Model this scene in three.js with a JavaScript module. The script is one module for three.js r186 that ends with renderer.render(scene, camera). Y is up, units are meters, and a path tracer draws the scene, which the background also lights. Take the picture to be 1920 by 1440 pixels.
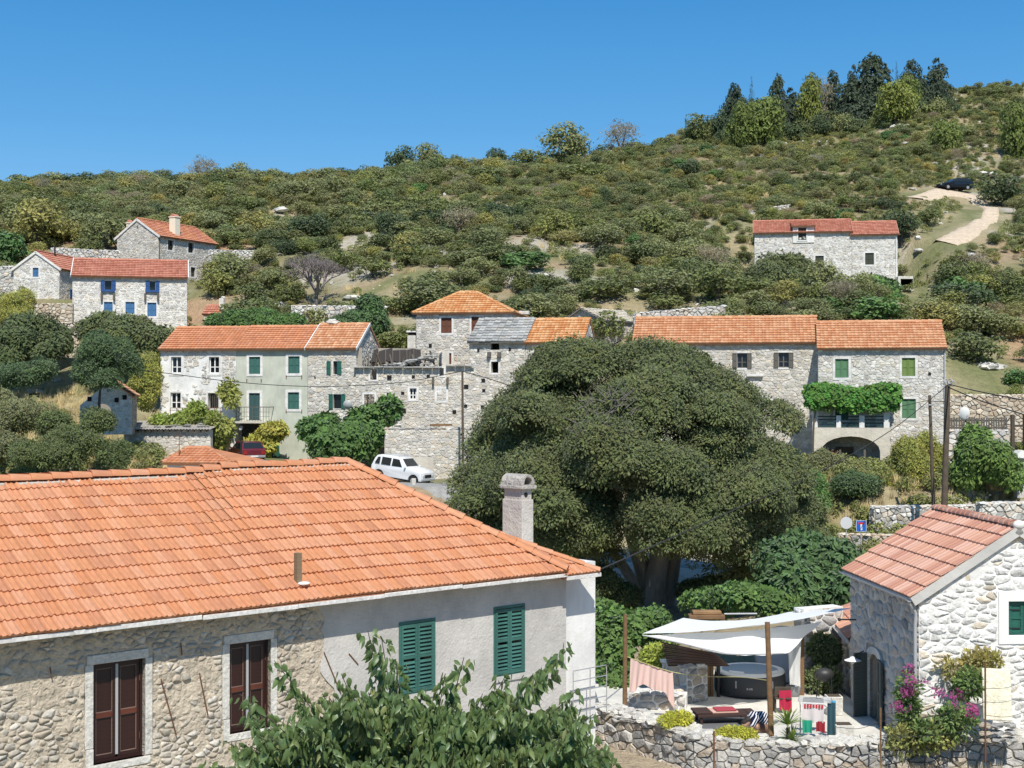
import * as THREE from 'three';
import { mergeGeometries, toCreasedNormals } from 'three/addons/utils/BufferGeometryUtils.js';
import { MarchingCubes } from 'three/addons/objects/MarchingCubes.js';
import { RoundedBoxGeometry } from 'three/addons/geometries/RoundedBoxGeometry.js';

// ---------------------------------------------------------------- camera, sky, sun, exposure
const scene = new THREE.Scene();
const F = 2637, HOR = 740, EYE = 12;             // focal length and horizon line of the photograph (1920 x 1440), eye height in metres
const camera = new THREE.PerspectiveCamera(2 * Math.atan(720 / F) * 180 / Math.PI, 4 / 3, 0.5, 1500);
camera.position.set(0, EYE, 0);
camera.rotation.x = Math.atan((HOR - 720) / F);
const renderer = new THREE.WebGLRenderer({ antialias: true });
renderer.toneMapping = THREE.LinearToneMapping;
renderer.toneMappingExposure = 1.2;
renderer.shadowMap.enabled = true;

const SKY = [[0, .33, .55, .76], [6, .21, .47, .77], [11, .10, .335, .66], [16, .05, .243, .56], [30, .055, .19, .44], [60, .055, .16, .35], [90, .05, .14, .31]];
{
  const w = 256, h = 128, d = new Float32Array(w * h * 4);
  for (let j = 0; j < h; j++) {
    const el = (j + .5) / h * 180 - 90;
    let c = [.16, .15, .12];
    if (el > 0) for (let k = 0; k < SKY.length - 1; k++) if (el >= SKY[k][0]) {
      const t = Math.min(1, (el - SKY[k][0]) / (SKY[k + 1][0] - SKY[k][0]));
      c = [1, 2, 3].map(i => SKY[k][i] + (SKY[k + 1][i] - SKY[k][i]) * t);
    }
    for (let i = 0; i < w; i++) d.set([...c, 1], (j * w + i) * 4);
  }
  const t = new THREE.DataTexture(d, w, h, THREE.RGBAFormat, THREE.FloatType);
  t.mapping = THREE.EquirectangularReflectionMapping; t.magFilter = t.minFilter = THREE.LinearFilter; t.needsUpdate = true;
  scene.background = t; scene.environment = t;
}
const sun = new THREE.DirectionalLight(new THREE.Color().setRGB(1, .955, .87), 4.3);
sun.position.set(.14 * 200 * .602, 200 * .799, 200 * .602 - 60);
sun.target.position.set(0, 0, -60);
sun.castShadow = true; sun.shadow.mapSize.set(4096, 4096);
Object.assign(sun.shadow.camera, { left: -150, right: 150, top: 150, bottom: -150, near: 1, far: 600 });
scene.add(sun, sun.target);

// ---------------------------------------------------------------- small tools
function rng(a) { return () => { a |= 0; a = a + 0x6D2B79F5 | 0; let t = Math.imul(a ^ a >>> 15, 1 | a); t = t + Math.imul(t ^ t >>> 7, 61 | t) ^ t; return ((t ^ t >>> 14) >>> 0) / 4294967296; }; }
const V = (x, y, z) => new THREE.Vector3(x, y, z);
const lerp = (a, b, t) => a + (b - a) * t, clamp = (x, a, b) => Math.min(b, Math.max(a, x));
const smooth = t => t * t * (3 - 2 * t);
function hash2(i, j, s = 0) { let h = Math.imul(i, 374761393) + Math.imul(j, 668265263) + Math.imul(s, 1274126177); h = Math.imul(h ^ h >>> 13, 1274126177); return ((h ^ h >>> 16) >>> 0) / 4294967296; }
function vnoise(x, y, s = 0, per = 0) {
  const i = Math.floor(x), j = Math.floor(y), u = smooth(x - i), v = smooth(y - j), m = per ? a => ((a % per) + per) % per : a => a;
  return lerp(lerp(hash2(m(i), m(j), s), hash2(m(i + 1), m(j), s), u), lerp(hash2(m(i), m(j + 1), s), hash2(m(i + 1), m(j + 1), s), u), v);
}
function fbm(x, y, s = 0, oct = 4, per = 0) { let a = 0, w = .5, k = 1, n = 0; for (let o = 0; o < oct; o++) { a += w * vnoise(x * k, y * k, s + o, per * k); n += w; w *= .5; k *= 2; } return a / n; }
// a pixel of the photograph and a distance along the view axis -> a place in the world
const X = (px, Z) => (px - 960) / F * Z, Y = (py, Z) => EYE - (py - HOR) / F * Z;
const at = (px, py, Z) => V(X(px, Z), Y(py, Z), -Z);

// ---------------------------------------------------------------- materials
function tex(size, fn, srgb, rep = 1) {
  const d = new Uint8Array(size * size * 4);
  for (let j = 0; j < size; j++) for (let i = 0; i < size; i++) { const c = fn(i / size, j / size); d.set([c[0] * 255, c[1] * 255, c[2] * 255, 255], (j * size + i) * 4); }
  const t = new THREE.DataTexture(d, size, size, THREE.RGBAFormat);
  t.wrapS = t.wrapT = THREE.RepeatWrapping; t.magFilter = THREE.LinearFilter; t.minFilter = THREE.LinearMipmapLinearFilter; t.generateMipmaps = true;
  if (srgb) t.colorSpace = THREE.SRGBColorSpace;
  t.repeat.set(rep, rep); t.needsUpdate = true; return t;
}
const g3 = v => { v = clamp(v, 0, 1); return [v, v, v]; };
const T = {
  grain: tex(512, (u, v) => g3(.87 + .42 * (fbm(u * 8, v * 8, 3, 5, 8) - .5) + .42 * (fbm(u * 48, v * 48, 9, 3, 48) - .5)), false, .5),     // mottled stone, 2 m
  stoneBump: tex(512, (u, v) => g3(fbm(u * 24, v * 24, 21, 4, 24)), false, .7),
  plaster: tex(512, (u, v) => { const b = fbm(u * 5, v * 5, 5, 5, 5), s = fbm(u * 40, v * 10, 7, 3, 10); return g3(.89 + .36 * (b - .5) + .14 * (s - .5)); }, false, .28),
  plasterBump: tex(512, (u, v) => g3(.6 * fbm(u * 12, v * 12, 31, 4, 12) + .4 * fbm(u * 60, v * 60, 33, 2, 60)), false, .4),
  rough: tex(512, (u, v) => g3(.5 * fbm(u * 7, v * 7, 41, 5, 7) + .5 * Math.abs(2 * fbm(u * 16, v * 16, 43, 3, 16) - 1)), false, .6),
  clay: tex(256, (u, v) => g3(.84 + .34 * (fbm(u * 6, v * 6, 51, 4, 6) - .5) + .2 * (fbm(u * 40, v * 8, 53, 2, 8) - .5)), false, .9),
  wood: tex(256, (u, v) => g3(.72 + .5 * (fbm(u * 3, v * 40, 61, 4, 3) - .5) + .2 * (fbm(u * 12, v * 80, 63, 2, 12) - .5)), false, 1),
};
const C = (r, g, b) => new THREE.Color().setRGB(r, g, b);
const std = (c, o = {}) => new THREE.MeshStandardMaterial({ color: Array.isArray(c) ? C(...c) : c, roughness: .85, side: THREE.DoubleSide, ...o });
const stoneMat = (c, o = {}) => std(c, { map: T.grain, bumpMap: T.stoneBump, bumpScale: .02, roughness: .95, ...o });
const clayMat = (c, o = {}) => std(c, { map: T.clay, roughness: .8, ...o });
const woodMat = (c, o = {}) => std(c, { map: T.wood, roughness: .8, ...o });
const plasterMat = (c, o = {}) => std(c, { map: T.plaster, bumpMap: T.plasterBump, bumpScale: .01, roughness: .95, ...o });
const M = {
  stoneV: stoneMat([1, 1, 1], { vertexColors: true }),
  clayV: clayMat([1, 1, 1], { vertexColors: true }),
  stoneTones: [[.50, .46, .40], [.58, .55, .49], [.42, .39, .345], [.63, .60, .55], [.54, .45, .34], [.47, .45, .42], [.60, .52, .41]].map(c => stoneMat(c)),
  dryTones: [[.46, .44, .41], [.55, .53, .49], [.36, .35, .33], [.62, .59, .54], [.52, .44, .35], [.42, .41, .40], [.58, .50, .40]].map(c => stoneMat(c, { bumpScale: .03 })),
  mortar: plasterMat([.66, .61, .53], { bumpScale: .02 }),
  mortarPale: plasterMat([.88, .86, .82], { bumpScale: .02 }),
  mortarDark: plasterMat([.40, .36, .30], { bumpScale: .03 }),
  rubble: std([.60, .51, .39], { map: T.grain, bumpMap: T.rough, bumpScale: .06, roughness: 1 }),
  plasterGrey: plasterMat([.61, .58, .535], { bumpScale: .02 }),
  plasterWhite: plasterMat([.86, .84, .80]),
  plasterGreen: plasterMat([.58, .60, .50]),
  limestone: stoneMat([.72, .69, .62]),
  white: std([.80, .79, .76], { roughness: .7 }),
  surround: stoneMat([.84, .82, .78], { bumpScale: .006 }),
  orange: [[.66, .285, .135], [.68, .305, .15], [.64, .265, .12], [.68, .315, .17], [.65, .285, .145], [.70, .335, .18], [.60, .26, .135], [.67, .29, .14], [.69, .335, .19]].map(c => clayMat(c)),
  pink: [[.64, .33, .225], [.70, .39, .27], [.58, .28, .19], [.67, .38, .28], [.55, .27, .19], [.73, .43, .32]].map(c => clayMat(c)),
  deck: std([.30, .13, .07]), deckGrey: std([.25, .24, .22]),
  green: woodMat([.025, .17, .125], { roughness: .55 }), teal: woodMat([.06, .20, .165], { roughness: .6 }),
  palegreen: woodMat([.15, .33, .17]), lime: woodMat([.24, .36, .10]), olive: woodMat([.075, .085, .06]),
  brown: woodMat([.15, .048, .025]), brownDark: woodMat([.042, .012, .008], { roughness: .5 }), brownRed: woodMat([.16, .04, .02]),
  blue: woodMat([.08, .24, .50]), blueDark: woodMat([.03, .12, .36]), greyWood: woodMat([.18, .165, .14]), oldWood: woodMat([.11, .085, .06]), post: woodMat([.30, .17, .08]), pole: woodMat([.16, .12, .085]),
  glass: std([.012, .015, .018], { roughness: .08 }), dark: std([.012, .011, .01], { roughness: 1 }),
  iron: std([.05, .05, .05], { roughness: .5, metalness: .6 }), rust: std([.16, .07, .035], { roughness: .9 }), steel: std([.55, .55, .54], { roughness: .4, metalness: .6 }),
  wire: std([.03, .03, .03]), sail: std([.86, .86, .84], { roughness: .9 }),
};
M.rubbleTones = [[.56, .49, .39], [.60, .53, .44], [.52, .44, .34], [.64, .59, .51], [.55, .49, .40], [.50, .45, .37]].map(c => stoneMat(c, { bumpMap: T.rough, bumpScale: .03 }));
M.shadeWood = woodMat([.05, .042, .036]);  // wood painted dark to stand for the shade in the fallen roof
const woodBead = woodMat([.30, .20, .16], { roughness: .5 }); M.steelGrey = std([.42, .42, .42], { roughness: .5 });
M.sail = new THREE.MeshPhysicalMaterial({ color: C(.87, .87, .85), roughness: 1, transmission: .36, thickness: 0, side: THREE.DoubleSide });

// ---------------------------------------------------------------- objects and parts
const taken = new Map();
function numbered(n) { const k = taken.get(n) || 0; taken.set(n, k + 1); return k ? `${n}_${String(k).padStart(3, '0')}` : n; }
function tag(o, label, category, group, kind) { if (label) o.userData.label = label; if (category) o.userData.category = category; if (group) o.userData.group = group; if (kind) o.userData.kind = kind; return o; }
function thing(name, label, category, pos, turn = 0, group) {
  const o = new THREE.Group(); o.name = numbered(name); if (pos) o.position.copy(pos); o.rotation.y = turn; scene.add(o); return tag(o, label, category, group, 'thing');
}
function part(parent, name, geo, mat, kind) {
  const m = new THREE.Mesh(Array.isArray(geo) ? merge(geo) : geo, mat); m.name = parent === scene ? numbered(name) : name; m.castShadow = m.receiveShadow = true;
  if (kind) m.userData.kind = kind; parent.add(m); return m;
}
function merge(list) {
  list = list.map(g => { g = g.index ? g.toNonIndexed() : g; if (!g.attributes.uv) g.setAttribute('uv', new THREE.BufferAttribute(new Float32Array(g.attributes.position.count * 2), 2)); if (!g.attributes.normal) g.computeVertexNormals(); for (const k of Object.keys(g.attributes)) if (!['position', 'normal', 'uv', 'color'].includes(k)) g.deleteAttribute(k); return g; });
  const col = list.some(g => g.attributes.color);
  if (col) for (const g of list) if (!g.attributes.color) g.setAttribute('color', new THREE.BufferAttribute(new Float32Array(g.attributes.position.count * 3).fill(1), 3));
  return list.length === 1 ? list[0] : mergeGeometries(list);
}
// boxes by their limits, with uv in metres
function box(x0, y0, z0, x1, y1, z1) {
  const g = new THREE.BoxGeometry(x1 - x0, y1 - y0, z1 - z0); g.translate((x0 + x1) / 2, (y0 + y1) / 2, (z0 + z1) / 2); return meters(g);
}
function rbox(x0, y0, z0, x1, y1, z1, r = .02, s = 2) { const g = new RoundedBoxGeometry(x1 - x0, y1 - y0, z1 - z0, s, r); g.translate((x0 + x1) / 2, (y0 + y1) / 2, (z0 + z1) / 2); return meters(g); }
function meters(g) {
  const p = g.attributes.position, n = g.attributes.normal, uv = new Float32Array(p.count * 2);
  for (let i = 0; i < p.count; i++) { const a = Math.abs(n.getX(i)), b = Math.abs(n.getY(i)), c = Math.abs(n.getZ(i)); if (c >= a && c >= b) uv.set([p.getX(i), p.getY(i)], i * 2); else if (a >= b) uv.set([p.getZ(i), p.getY(i)], i * 2); else uv.set([p.getX(i), p.getZ(i)], i * 2); }
  g.setAttribute('uv', new THREE.BufferAttribute(uv, 2)); return g;
}
function tube(pts, r, seg = 6, n = 0) { return new THREE.TubeGeometry(new THREE.CatmullRomCurve3(pts), n || Math.max(4, pts.length * 4), r, seg, false); }
function rod(a, b, r, r2 = r, seg = 7) {
  const d = b.clone().sub(a), g = new THREE.CylinderGeometry(r2, r, d.length(), seg, 1); g.translate(0, d.length() / 2, 0);
  g.applyQuaternion(new THREE.Quaternion().setFromUnitVectors(V(0, 1, 0), d.normalize())); g.translate(a.x, a.y, a.z); return g;
}
function beam(a, b, w, h) { const d = b.clone().sub(a), L = d.length(), g = box(-w / 2, -h / 2, 0, w / 2, h / 2, L); g.lookAt ? 0 : 0; g.applyMatrix4(new THREE.Matrix4().lookAt(b, a, V(0, 1, 0)).setPosition(a)); return g; }
function colored(g, r, gg, b) { const n = g.attributes.position.count, c = new Float32Array(n * 3); for (let i = 0; i < n; i++) c.set([r, gg, b], i * 3); g.setAttribute('color', new THREE.BufferAttribute(c, 3)); return g; }
function geo(pos, idx, uv, col) {
  const g = new THREE.BufferGeometry(); g.setAttribute('position', new THREE.Float32BufferAttribute(pos, 3));
  if (uv) g.setAttribute('uv', new THREE.Float32BufferAttribute(uv, 2)); if (col) g.setAttribute('color', new THREE.Float32BufferAttribute(col, 3));
  if (idx) g.setIndex(idx); g.computeVertexNormals(); return g;
}
// solid with a polygonal outline (x, y), from z0 to z1, with holes
function slab(poly, z0, z1, holes = [], bevel = 0) {
  const s = new THREE.Shape(poly.map(p => new THREE.Vector2(p[0], p[1])));
  for (const h of holes) s.holes.push(new THREE.Path(h.map(p => new THREE.Vector2(p[0], p[1]))));
  const g = new THREE.ExtrudeGeometry(s, { depth: z1 - z0 - 2 * bevel, bevelEnabled: bevel > 0, bevelThickness: bevel, bevelSize: bevel, bevelOffset: -bevel, bevelSegments: 2, curveSegments: 8 }); g.translate(0, 0, z0 + bevel); return g;
}
const rectPoly = (x0, y0, x1, y1) => [[x0, y0], [x1, y0], [x1, y1], [x0, y1]];
const archPoly = (x0, y0, x1, y1, rise, n = 10) => { const p = [[x0, y0], [x1, y0]], c = (x0 + x1) / 2, w = (x1 - x0) / 2; for (let i = 0; i <= n; i++) { const a = i / n * Math.PI; p.push([c + w * Math.cos(a), y1 - rise + rise * Math.sin(a)]); } return p; };
// ---------------------------------------------------------------- masonry: rubble stones as cells with their own edges and depth
function clip(poly, nx, ny, d) {
  const out = [];
  for (let i = 0; i < poly.length; i++) {
    const a = poly[i], b = poly[(i + 1) % poly.length], da = nx * a[0] + ny * a[1] - d, db = nx * b[0] + ny * b[1] - d;
    if (da <= 0) out.push(a);
    if (da * db < 0) { const t = da / (da - db); out.push([a[0] + (b[0] - a[0]) * t, a[1] + (b[1] - a[1]) * t]); }
  }
  return out;
}
const area = p => { let a = 0; for (let i = 0; i < p.length; i++) { const q = p[(i + 1) % p.length]; a += p[i][0] * q[1] - q[0] * p[i][1]; } return a / 2; };
function cells(panel, s, ax, seed, openings = [], jit = .8, drop = .3) {
  if (area(panel) < 0) panel = panel.slice().reverse();
  const R = rng(seed), xs = panel.map(p => p[0]), ys = panel.map(p => p[1]);
  const x0 = Math.min(...xs) - 2 * s * ax, y0 = Math.min(...ys) - 2 * s, nx = Math.ceil((Math.max(...xs) - x0) / (s * ax)) + 3, ny = Math.ceil((Math.max(...ys) - y0) / s) + 3;
  const P = [];
  for (let j = 0; j < ny; j++) for (let i = 0; i < nx; i++) P.push(R() < drop ? null : [x0 + (i + (j % 2) * .5 + (R() - .5) * jit) * s * ax, y0 + (j + (R() - .5) * jit * .75) * s]);
  const out = [];
  for (let j = 1; j < ny - 1; j++) for (let i = 1; i < nx - 1; i++) {
    if (!P[j * nx + i]) continue; const [cx, cy] = P[j * nx + i]; let poly = rectPoly(cx - 2 * s * ax, cy - 2 * s, cx + 2 * s * ax, cy + 2 * s);
    for (let b = -3; b <= 3; b++) for (let a = -3; a <= 3; a++) {
      const q = P[(j + b) * nx + i + a]; if ((!a && !b) || !q || i + a < 0 || i + a >= nx) continue;
      const k = 1 / (ax * ax), dx = (q[0] - cx) * k, dy = q[1] - cy;                      // cells wider than high
      poly = clip(poly, dx, dy, dx * (q[0] + cx) / 2 + dy * (q[1] + cy) / 2); if (poly.length < 3) break;
    }
    for (let k = 0; k < panel.length && poly.length > 2; k++) { const a = panel[k], b = panel[(k + 1) % panel.length], ex = b[0] - a[0], ey = b[1] - a[1]; poly = clip(poly, ey, -ex, ey * a[0] - ex * a[1]); }
    for (const o of openings) {
      if (poly.length < 3) break;
      const sides = [[cx - o.x1, -1, 0, -o.x1], [o.x0 - cx, 1, 0, o.x0], [cy - o.y1, 0, -1, -o.y1], [o.y0 - cy, 0, 1, o.y0]];
      const hit = poly.some(p => p[0] > o.x0) && poly.some(p => p[0] < o.x1) && poly.some(p => p[1] > o.y0) && poly.some(p => p[1] < o.y1);
      if (!hit) continue;
      const best = sides.reduce((m, q) => q[0] > m[0] ? q : m);
      if (best[0] < -.25 * s) { poly = []; break; }
      poly = clip(poly, best[1], best[2], best[3]);
    }
    if (poly.length > 2 && Math.abs(area(poly)) > s * s * .12) out.push(poly);
  }
  return out;
}
function stoneGeo(poly, gap, depth, R, fine) {
  if (area(poly) < 0) poly = poly.slice().reverse();
  let q = [];                                                                                // drop tiny edges, cut the corners
  for (let i = 0; i < poly.length; i++) { const a = poly[i], b = poly[(i + 1) % poly.length]; const e = Math.hypot(b[0] - a[0], b[1] - a[1]); if (e < .03) continue; if (fine) q.push([lerp(a[0], b[0], .14), lerp(a[1], b[1], .14)], [lerp(a[0], b[0], .86), lerp(a[1], b[1], .86)]); else q.push(a); }
  if (q.length < 3) q = poly;
  const n = q.length, cx = q.reduce((s, p) => s + p[0], 0) / n, cy = q.reduce((s, p) => s + p[1], 0) / n, r = Math.sqrt(Math.abs(area(q)) / 3.14);
  const pos = [], uv = [], idx = [], k0 = 1 - gap / r, k1 = k0 - (fine ? .12 : .13);
  const ou = R() * 5, tilt = (R() - .5) * .5 * depth / r, tilt2 = (R() - .5) * .5 * depth / r;
  for (const p of q) { const x = cx + (p[0] - cx) * k0, y = cy + (p[1] - cy) * k0; pos.push(x, y, -.02); uv.push(x + ou, y); }
  for (const p of q) { const x = cx + (p[0] - cx) * k1, y = cy + (p[1] - cy) * k1; pos.push(x, y, depth * (.8 + .3 * R()) + (x - cx) * tilt + (y - cy) * tilt2); uv.push(x + ou, y); }
  pos.push(cx + (R() - .5) * r * .6, cy + (R() - .5) * r * .6, depth * (.9 + .35 * R())); uv.push(cx + ou, cy);
  for (let i = 0; i < n; i++) { const j = (i + 1) % n; idx.push(i, j, n + j, i, n + j, n + i, n + i, n + j, 2 * n); }
  const g = geo(pos, idx, uv); return fine ? g : toFlat(g);
}
function toFlat(g) { const f = g.index ? g.toNonIndexed() : g; f.computeVertexNormals(); return f; }
const GREYS = [[.52, .49, .44], [.60, .57, .52], [.44, .42, .38], [.66, .63, .58], [.56, .49, .40], [.49, .48, .46], [.62, .56, .47]];
// stones on a panel; o: s height, ax aspect, gap, depth, seed, openings, m Matrix4, singles (stones made as parts of their own), tones (materials), pal (colours of the merged rest), keep(x, y)
function masonry(g, panel, o) {
  const R = rng(o.seed || 1), list = cells(panel, o.s, o.ax || 1.5, (o.seed || 1) * 7 + 3, o.openings || [], o.jit || .8, o.drop ?? .3).filter(p => !o.keep || o.keep(p[0][0], p[0][1]));
  const order = list.map((p, i) => i); if (o.singles) order.sort((a, b) => Math.abs(area(list[b])) - Math.abs(area(list[a])));
  const rest = []; let k = 0;
  for (const i of order) {
    const sg = stoneGeo(list[i], o.gap ?? .012, (o.depth ?? .04) * (.45 + R()), R, !!o.fine); if (o.m) sg.applyMatrix4(o.m);
    if (o.singles && k++ < o.singles) { part(g, 'stone', sg, o.tones[Math.floor(R() * o.tones.length)]); continue; }
    const pal = o.pal || GREYS, c = pal[Math.floor(R() * pal.length)], f = .85 + .3 * R(); rest.push(colored(sg.index ? sg.toNonIndexed() : sg, c[0] * f, c[1] * f, c[2] * f));
  }
  if (rest.length) part(g, 'stones', rest, M.stoneV, 'stuff');
}

// smeared mortar: an uneven sheet over a panel that buries some of the stones
function smear(g, x0, y0, x1, y1, res, inside, h, mat, m, name = 'mortar_smear') {
  const nx = Math.round((x1 - x0) / res), ny = Math.round((y1 - y0) / res), pos = [], uv = [], idx = [];
  for (let j = 0; j <= ny; j++) for (let i = 0; i <= nx; i++) { const x = lerp(x0, x1, i / nx), y = lerp(y0, y1, j / ny); pos.push(x, y, h(x, y)); uv.push(x, y); }
  for (let j = 0; j < ny; j++) for (let i = 0; i < nx; i++) { const a = j * (nx + 1) + i; if (inside(lerp(x0, x1, (i + .5) / nx), lerp(y0, y1, (j + .5) / ny))) idx.push(a, a + 1, a + nx + 2, a, a + nx + 2, a + nx + 1); }
  const s = geo(pos, idx, uv); if (m) s.applyMatrix4(m); return part(g, name, s, mat);
}
// ---------------------------------------------------------------- roof tiles
const NEARP = [[0, .002], [.07, .024], [.16, .034], [.25, .024], [.33, .004], [.56, .001], [.62, .016], [.70, .022], [.78, .016], [.84, .002], [1.02, .001]], FARP = [[0, 0], [.18, .035], [.36, .005], [1, 0]];
function tileGeo(w, L, prof, th) {
  const pos = [], uv = [], idx = [], n = prof.length;
  for (const [u, h] of prof) { pos.push(u * w, 0, h + th); uv.push(u * w, 0); }
  for (const [u, h] of prof) { pos.push(u * w, L, h); uv.push(u * w, L); }
  for (const [u, h] of prof) { pos.push(u * w, 0, h + th); uv.push(u * w, 0); }
  for (const [u, h] of prof) { pos.push(u * w, .004, h * .3 - .006); uv.push(u * w, .03); }
  for (let i = 0; i < n - 1; i++) { idx.push(i, i + 1, n + i + 1, i, n + i + 1, n + i, 2 * n + i, 3 * n + i + 1, 2 * n + i + 1, 2 * n + i, 3 * n + i, 3 * n + i + 1); }
  return geo(pos, idx, uv);
}
// o: O origin (eave corner), U along the eave, Vv up the slope, W width, S slope length, tl / tr how far the sides close in over S, rows, tw, tones, near, singles, sag(u, v)
function tiles(g, o) {
  const R = rng(o.seed || 5), U = o.U.clone().normalize(), Vv = o.Vv.clone().normalize(), N = U.clone().cross(Vv), rowH = o.S / o.rows, base = tileGeo(o.tw, rowH * 1.06, o.near ? NEARP : FARP, o.near ? .042 : .065);
  const pal = o.tones.map(m => [m.color.r, m.color.g, m.color.b]), rest = [], cand = [], m4 = new THREE.Matrix4();
  for (let r = 0; r < o.rows; r++) {
    const v0 = r * rowH, lo = v => (o.tl || 0) * v / o.S, hi = v => o.W - (o.tr || 0) * v / o.S;
    for (let i = Math.floor(lo(v0) / o.tw) - 1; i <= Math.ceil(hi(v0) / o.tw); i++) {
      const u = i * o.tw, a = lo(v0 + rowH), b = hi(v0 + rowH); if (u + o.tw < lo(v0) + .02 || u > hi(v0) - .02) continue;
      cand.push({ r, u, v0, cut: u < a || u + o.tw > b, lo, hi, k: hash2(i, r, 77) });
    }
  }
  const whole = cand.filter(c => !c.cut); const pick = new Set();
  if (o.singles) { whole.sort((a, b) => o.rank(a) - o.rank(b)); whole.slice(0, o.singles).forEach(c => pick.add(c)); }
  for (const c of cand) {
    const s = o.sag ? o.sag(c.u, c.v0) : [0, 0], p = o.O.clone().addScaledVector(U, c.u + (R() - .5) * .01).addScaledVector(Vv, c.v0 + s[1] + (R() - .5) * .012).addScaledVector(N, s[0] + (R() - .5) * .006);
    const ti = Math.floor(R() * pal.length);
    if (pick.has(c)) {
      const m = part(g, 'roof_tile', base, o.tones[ti]); m.quaternion.setFromRotationMatrix(m4.makeBasis(U, Vv, N)); m.position.copy(p); m.rotateZ((R() - .5) * .012); continue;
    }
    const t = base.toNonIndexed(), q = t.attributes.position;
    if (c.cut) for (let i = 0; i < q.count; i++) { const v = q.getY(i); q.setX(i, clamp(q.getX(i), c.lo(c.v0 + v) - c.u, Math.max(c.hi(c.v0 + v) - c.u, c.lo(c.v0 + v) - c.u))); }
    t.applyMatrix4(m4.makeBasis(U, Vv, N).setPosition(p)); const f = .93 + .14 * R(); rest.push(colored(t, pal[ti][0] * f, pal[ti][1] * f, pal[ti][2] * f));
  }
  if (rest.length) part(g, 'roof_tiles', rest, M.clayV, 'stuff');
  if (o.deck !== false) {                                                                    // boards under the tiles
    const c = [[0, 0], [o.W, 0], [o.W - (o.tr || 0), o.S], [o.tl || 0, o.S]], d = slab(c, -.09, -.02); if (o.drop) { const q = d.attributes.position; for (let i = 0; i < q.count; i++) q.setZ(i, q.getZ(i) - o.drop * clamp(q.getY(i) / o.S, 0, 1)); } d.applyMatrix4(m4.makeBasis(U, Vv, N).setPosition(o.O)); part(g, 'roof_deck', d, o.deckMat || M.deck);
  }
}
const capCache = {};
function capGeo(r, L) {
  const k = r + '_' + L; if (capCache[k]) return capCache[k];
  const pos = [], uv = [], idx = [], n = 8;
  for (const [z, rr, ny] of [[0, 1, 1], [L * 1.12, .84, 1], [0, 1, 2], [0, .8, 2]]) for (let i = 0; i <= n; i++) { const a = i / n * Math.PI; pos.push(Math.cos(a) * r * rr, Math.sin(a) * r * rr * .85, z); uv.push(i / n * r * 3, z); }
  const w = n + 1; for (let i = 0; i < n; i++) { idx.push(i, i + 1, w + i + 1, i, w + i + 1, w + i); idx.push(2 * w + i, 3 * w + i + 1, 2 * w + i + 1, 2 * w + i, 3 * w + i, 3 * w + i + 1); }
  return capCache[k] = geo(pos, idx, uv);
}
function caps(g, A, B, len, r, tones, seed = 1, sag) {
  const R = rng(seed), d = B.clone().sub(A), n = Math.max(1, Math.round(d.length() / len)), L = d.length() / n, cg = capGeo(r, +L.toFixed(3)), dir = d.clone().normalize();
  const up = V(0, 1, 0), side = up.clone().cross(dir).normalize(), top = dir.clone().cross(side);
  for (let i = 0; i < n; i++) {
    const m = part(g, 'ridge_tile', cg, tones[Math.floor(R() * tones.length)]); m.quaternion.setFromRotationMatrix(new THREE.Matrix4().makeBasis(side, top, dir));
    m.position.copy(A).addScaledVector(dir, i * L); m.position.y += (sag ? sag(i / n) : 0) + (R() - .5) * .015; m.rotateX(.03 + (R() - .5) * .02); m.rotateY((R() - .5) * .03);
  }
}

// ---------------------------------------------------------------- frames, openings, houses
function frame(L, Rr, baseY) {
  const x0 = X(L[0], L[1]), Z0 = L[1], x1 = X(Rr[0], Rr[1]), Z1 = Rr[1], len = Math.hypot(x1 - x0, Z1 - Z0), dx = (x1 - x0) / len, dZ = (Z1 - Z0) / len;
  return {
    len, baseY, rot: Math.atan2(dZ, dx), pos: V(x0, baseY, -Z0), dx, dZ, x0, Z0,
    u(px, zo = 0) { const k = (px - 960) / F, X0 = x0 + dZ * zo, ZZ = Z0 - dx * zo; return (k * ZZ - X0) / (dx - k * dZ); },
    depth(u, zo = 0) { return Z0 + dZ * u - dx * zo; },
    y(px, py, zo = 0) { return Y(py, this.depth(this.u(px, zo), zo)) - baseY; },
    rect(a, b, c, d, zo = 0) { const m = (a + c) / 2; return { x0: this.u(a, zo), x1: this.u(c, zo), y0: this.y(m, d, zo), y1: this.y(m, b, zo) }; },
  };
}
function leaf(w, h, style) {                                                                 // one shutter leaf, from x 0 to w, y 0 to h, z 0 to .045
  const f = Math.min(.07, w * .18), L = [box(0, 0, 0, w, h, .022)];
  L.push(box(0, 0, .02, f, h, .045), box(w - f, 0, .02, w, h, .045), box(f, 0, .02, w - f, f, .044), box(f, h - f, .02, w - f, h, .044), box(f, h * .5 - f / 2, .02, w - f, h * .5 + f / 2, .044));
  if (style === 'slat') for (let y = f * 1.6; y < h - f * 1.4; y += .07) { const s = box(f, y, .012, w - f, y + .05, .026); s.translate(0, -y, -.02).rotateX(-.35).translate(0, y, .022); L.push(s); }
  return merge(L);
}
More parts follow.
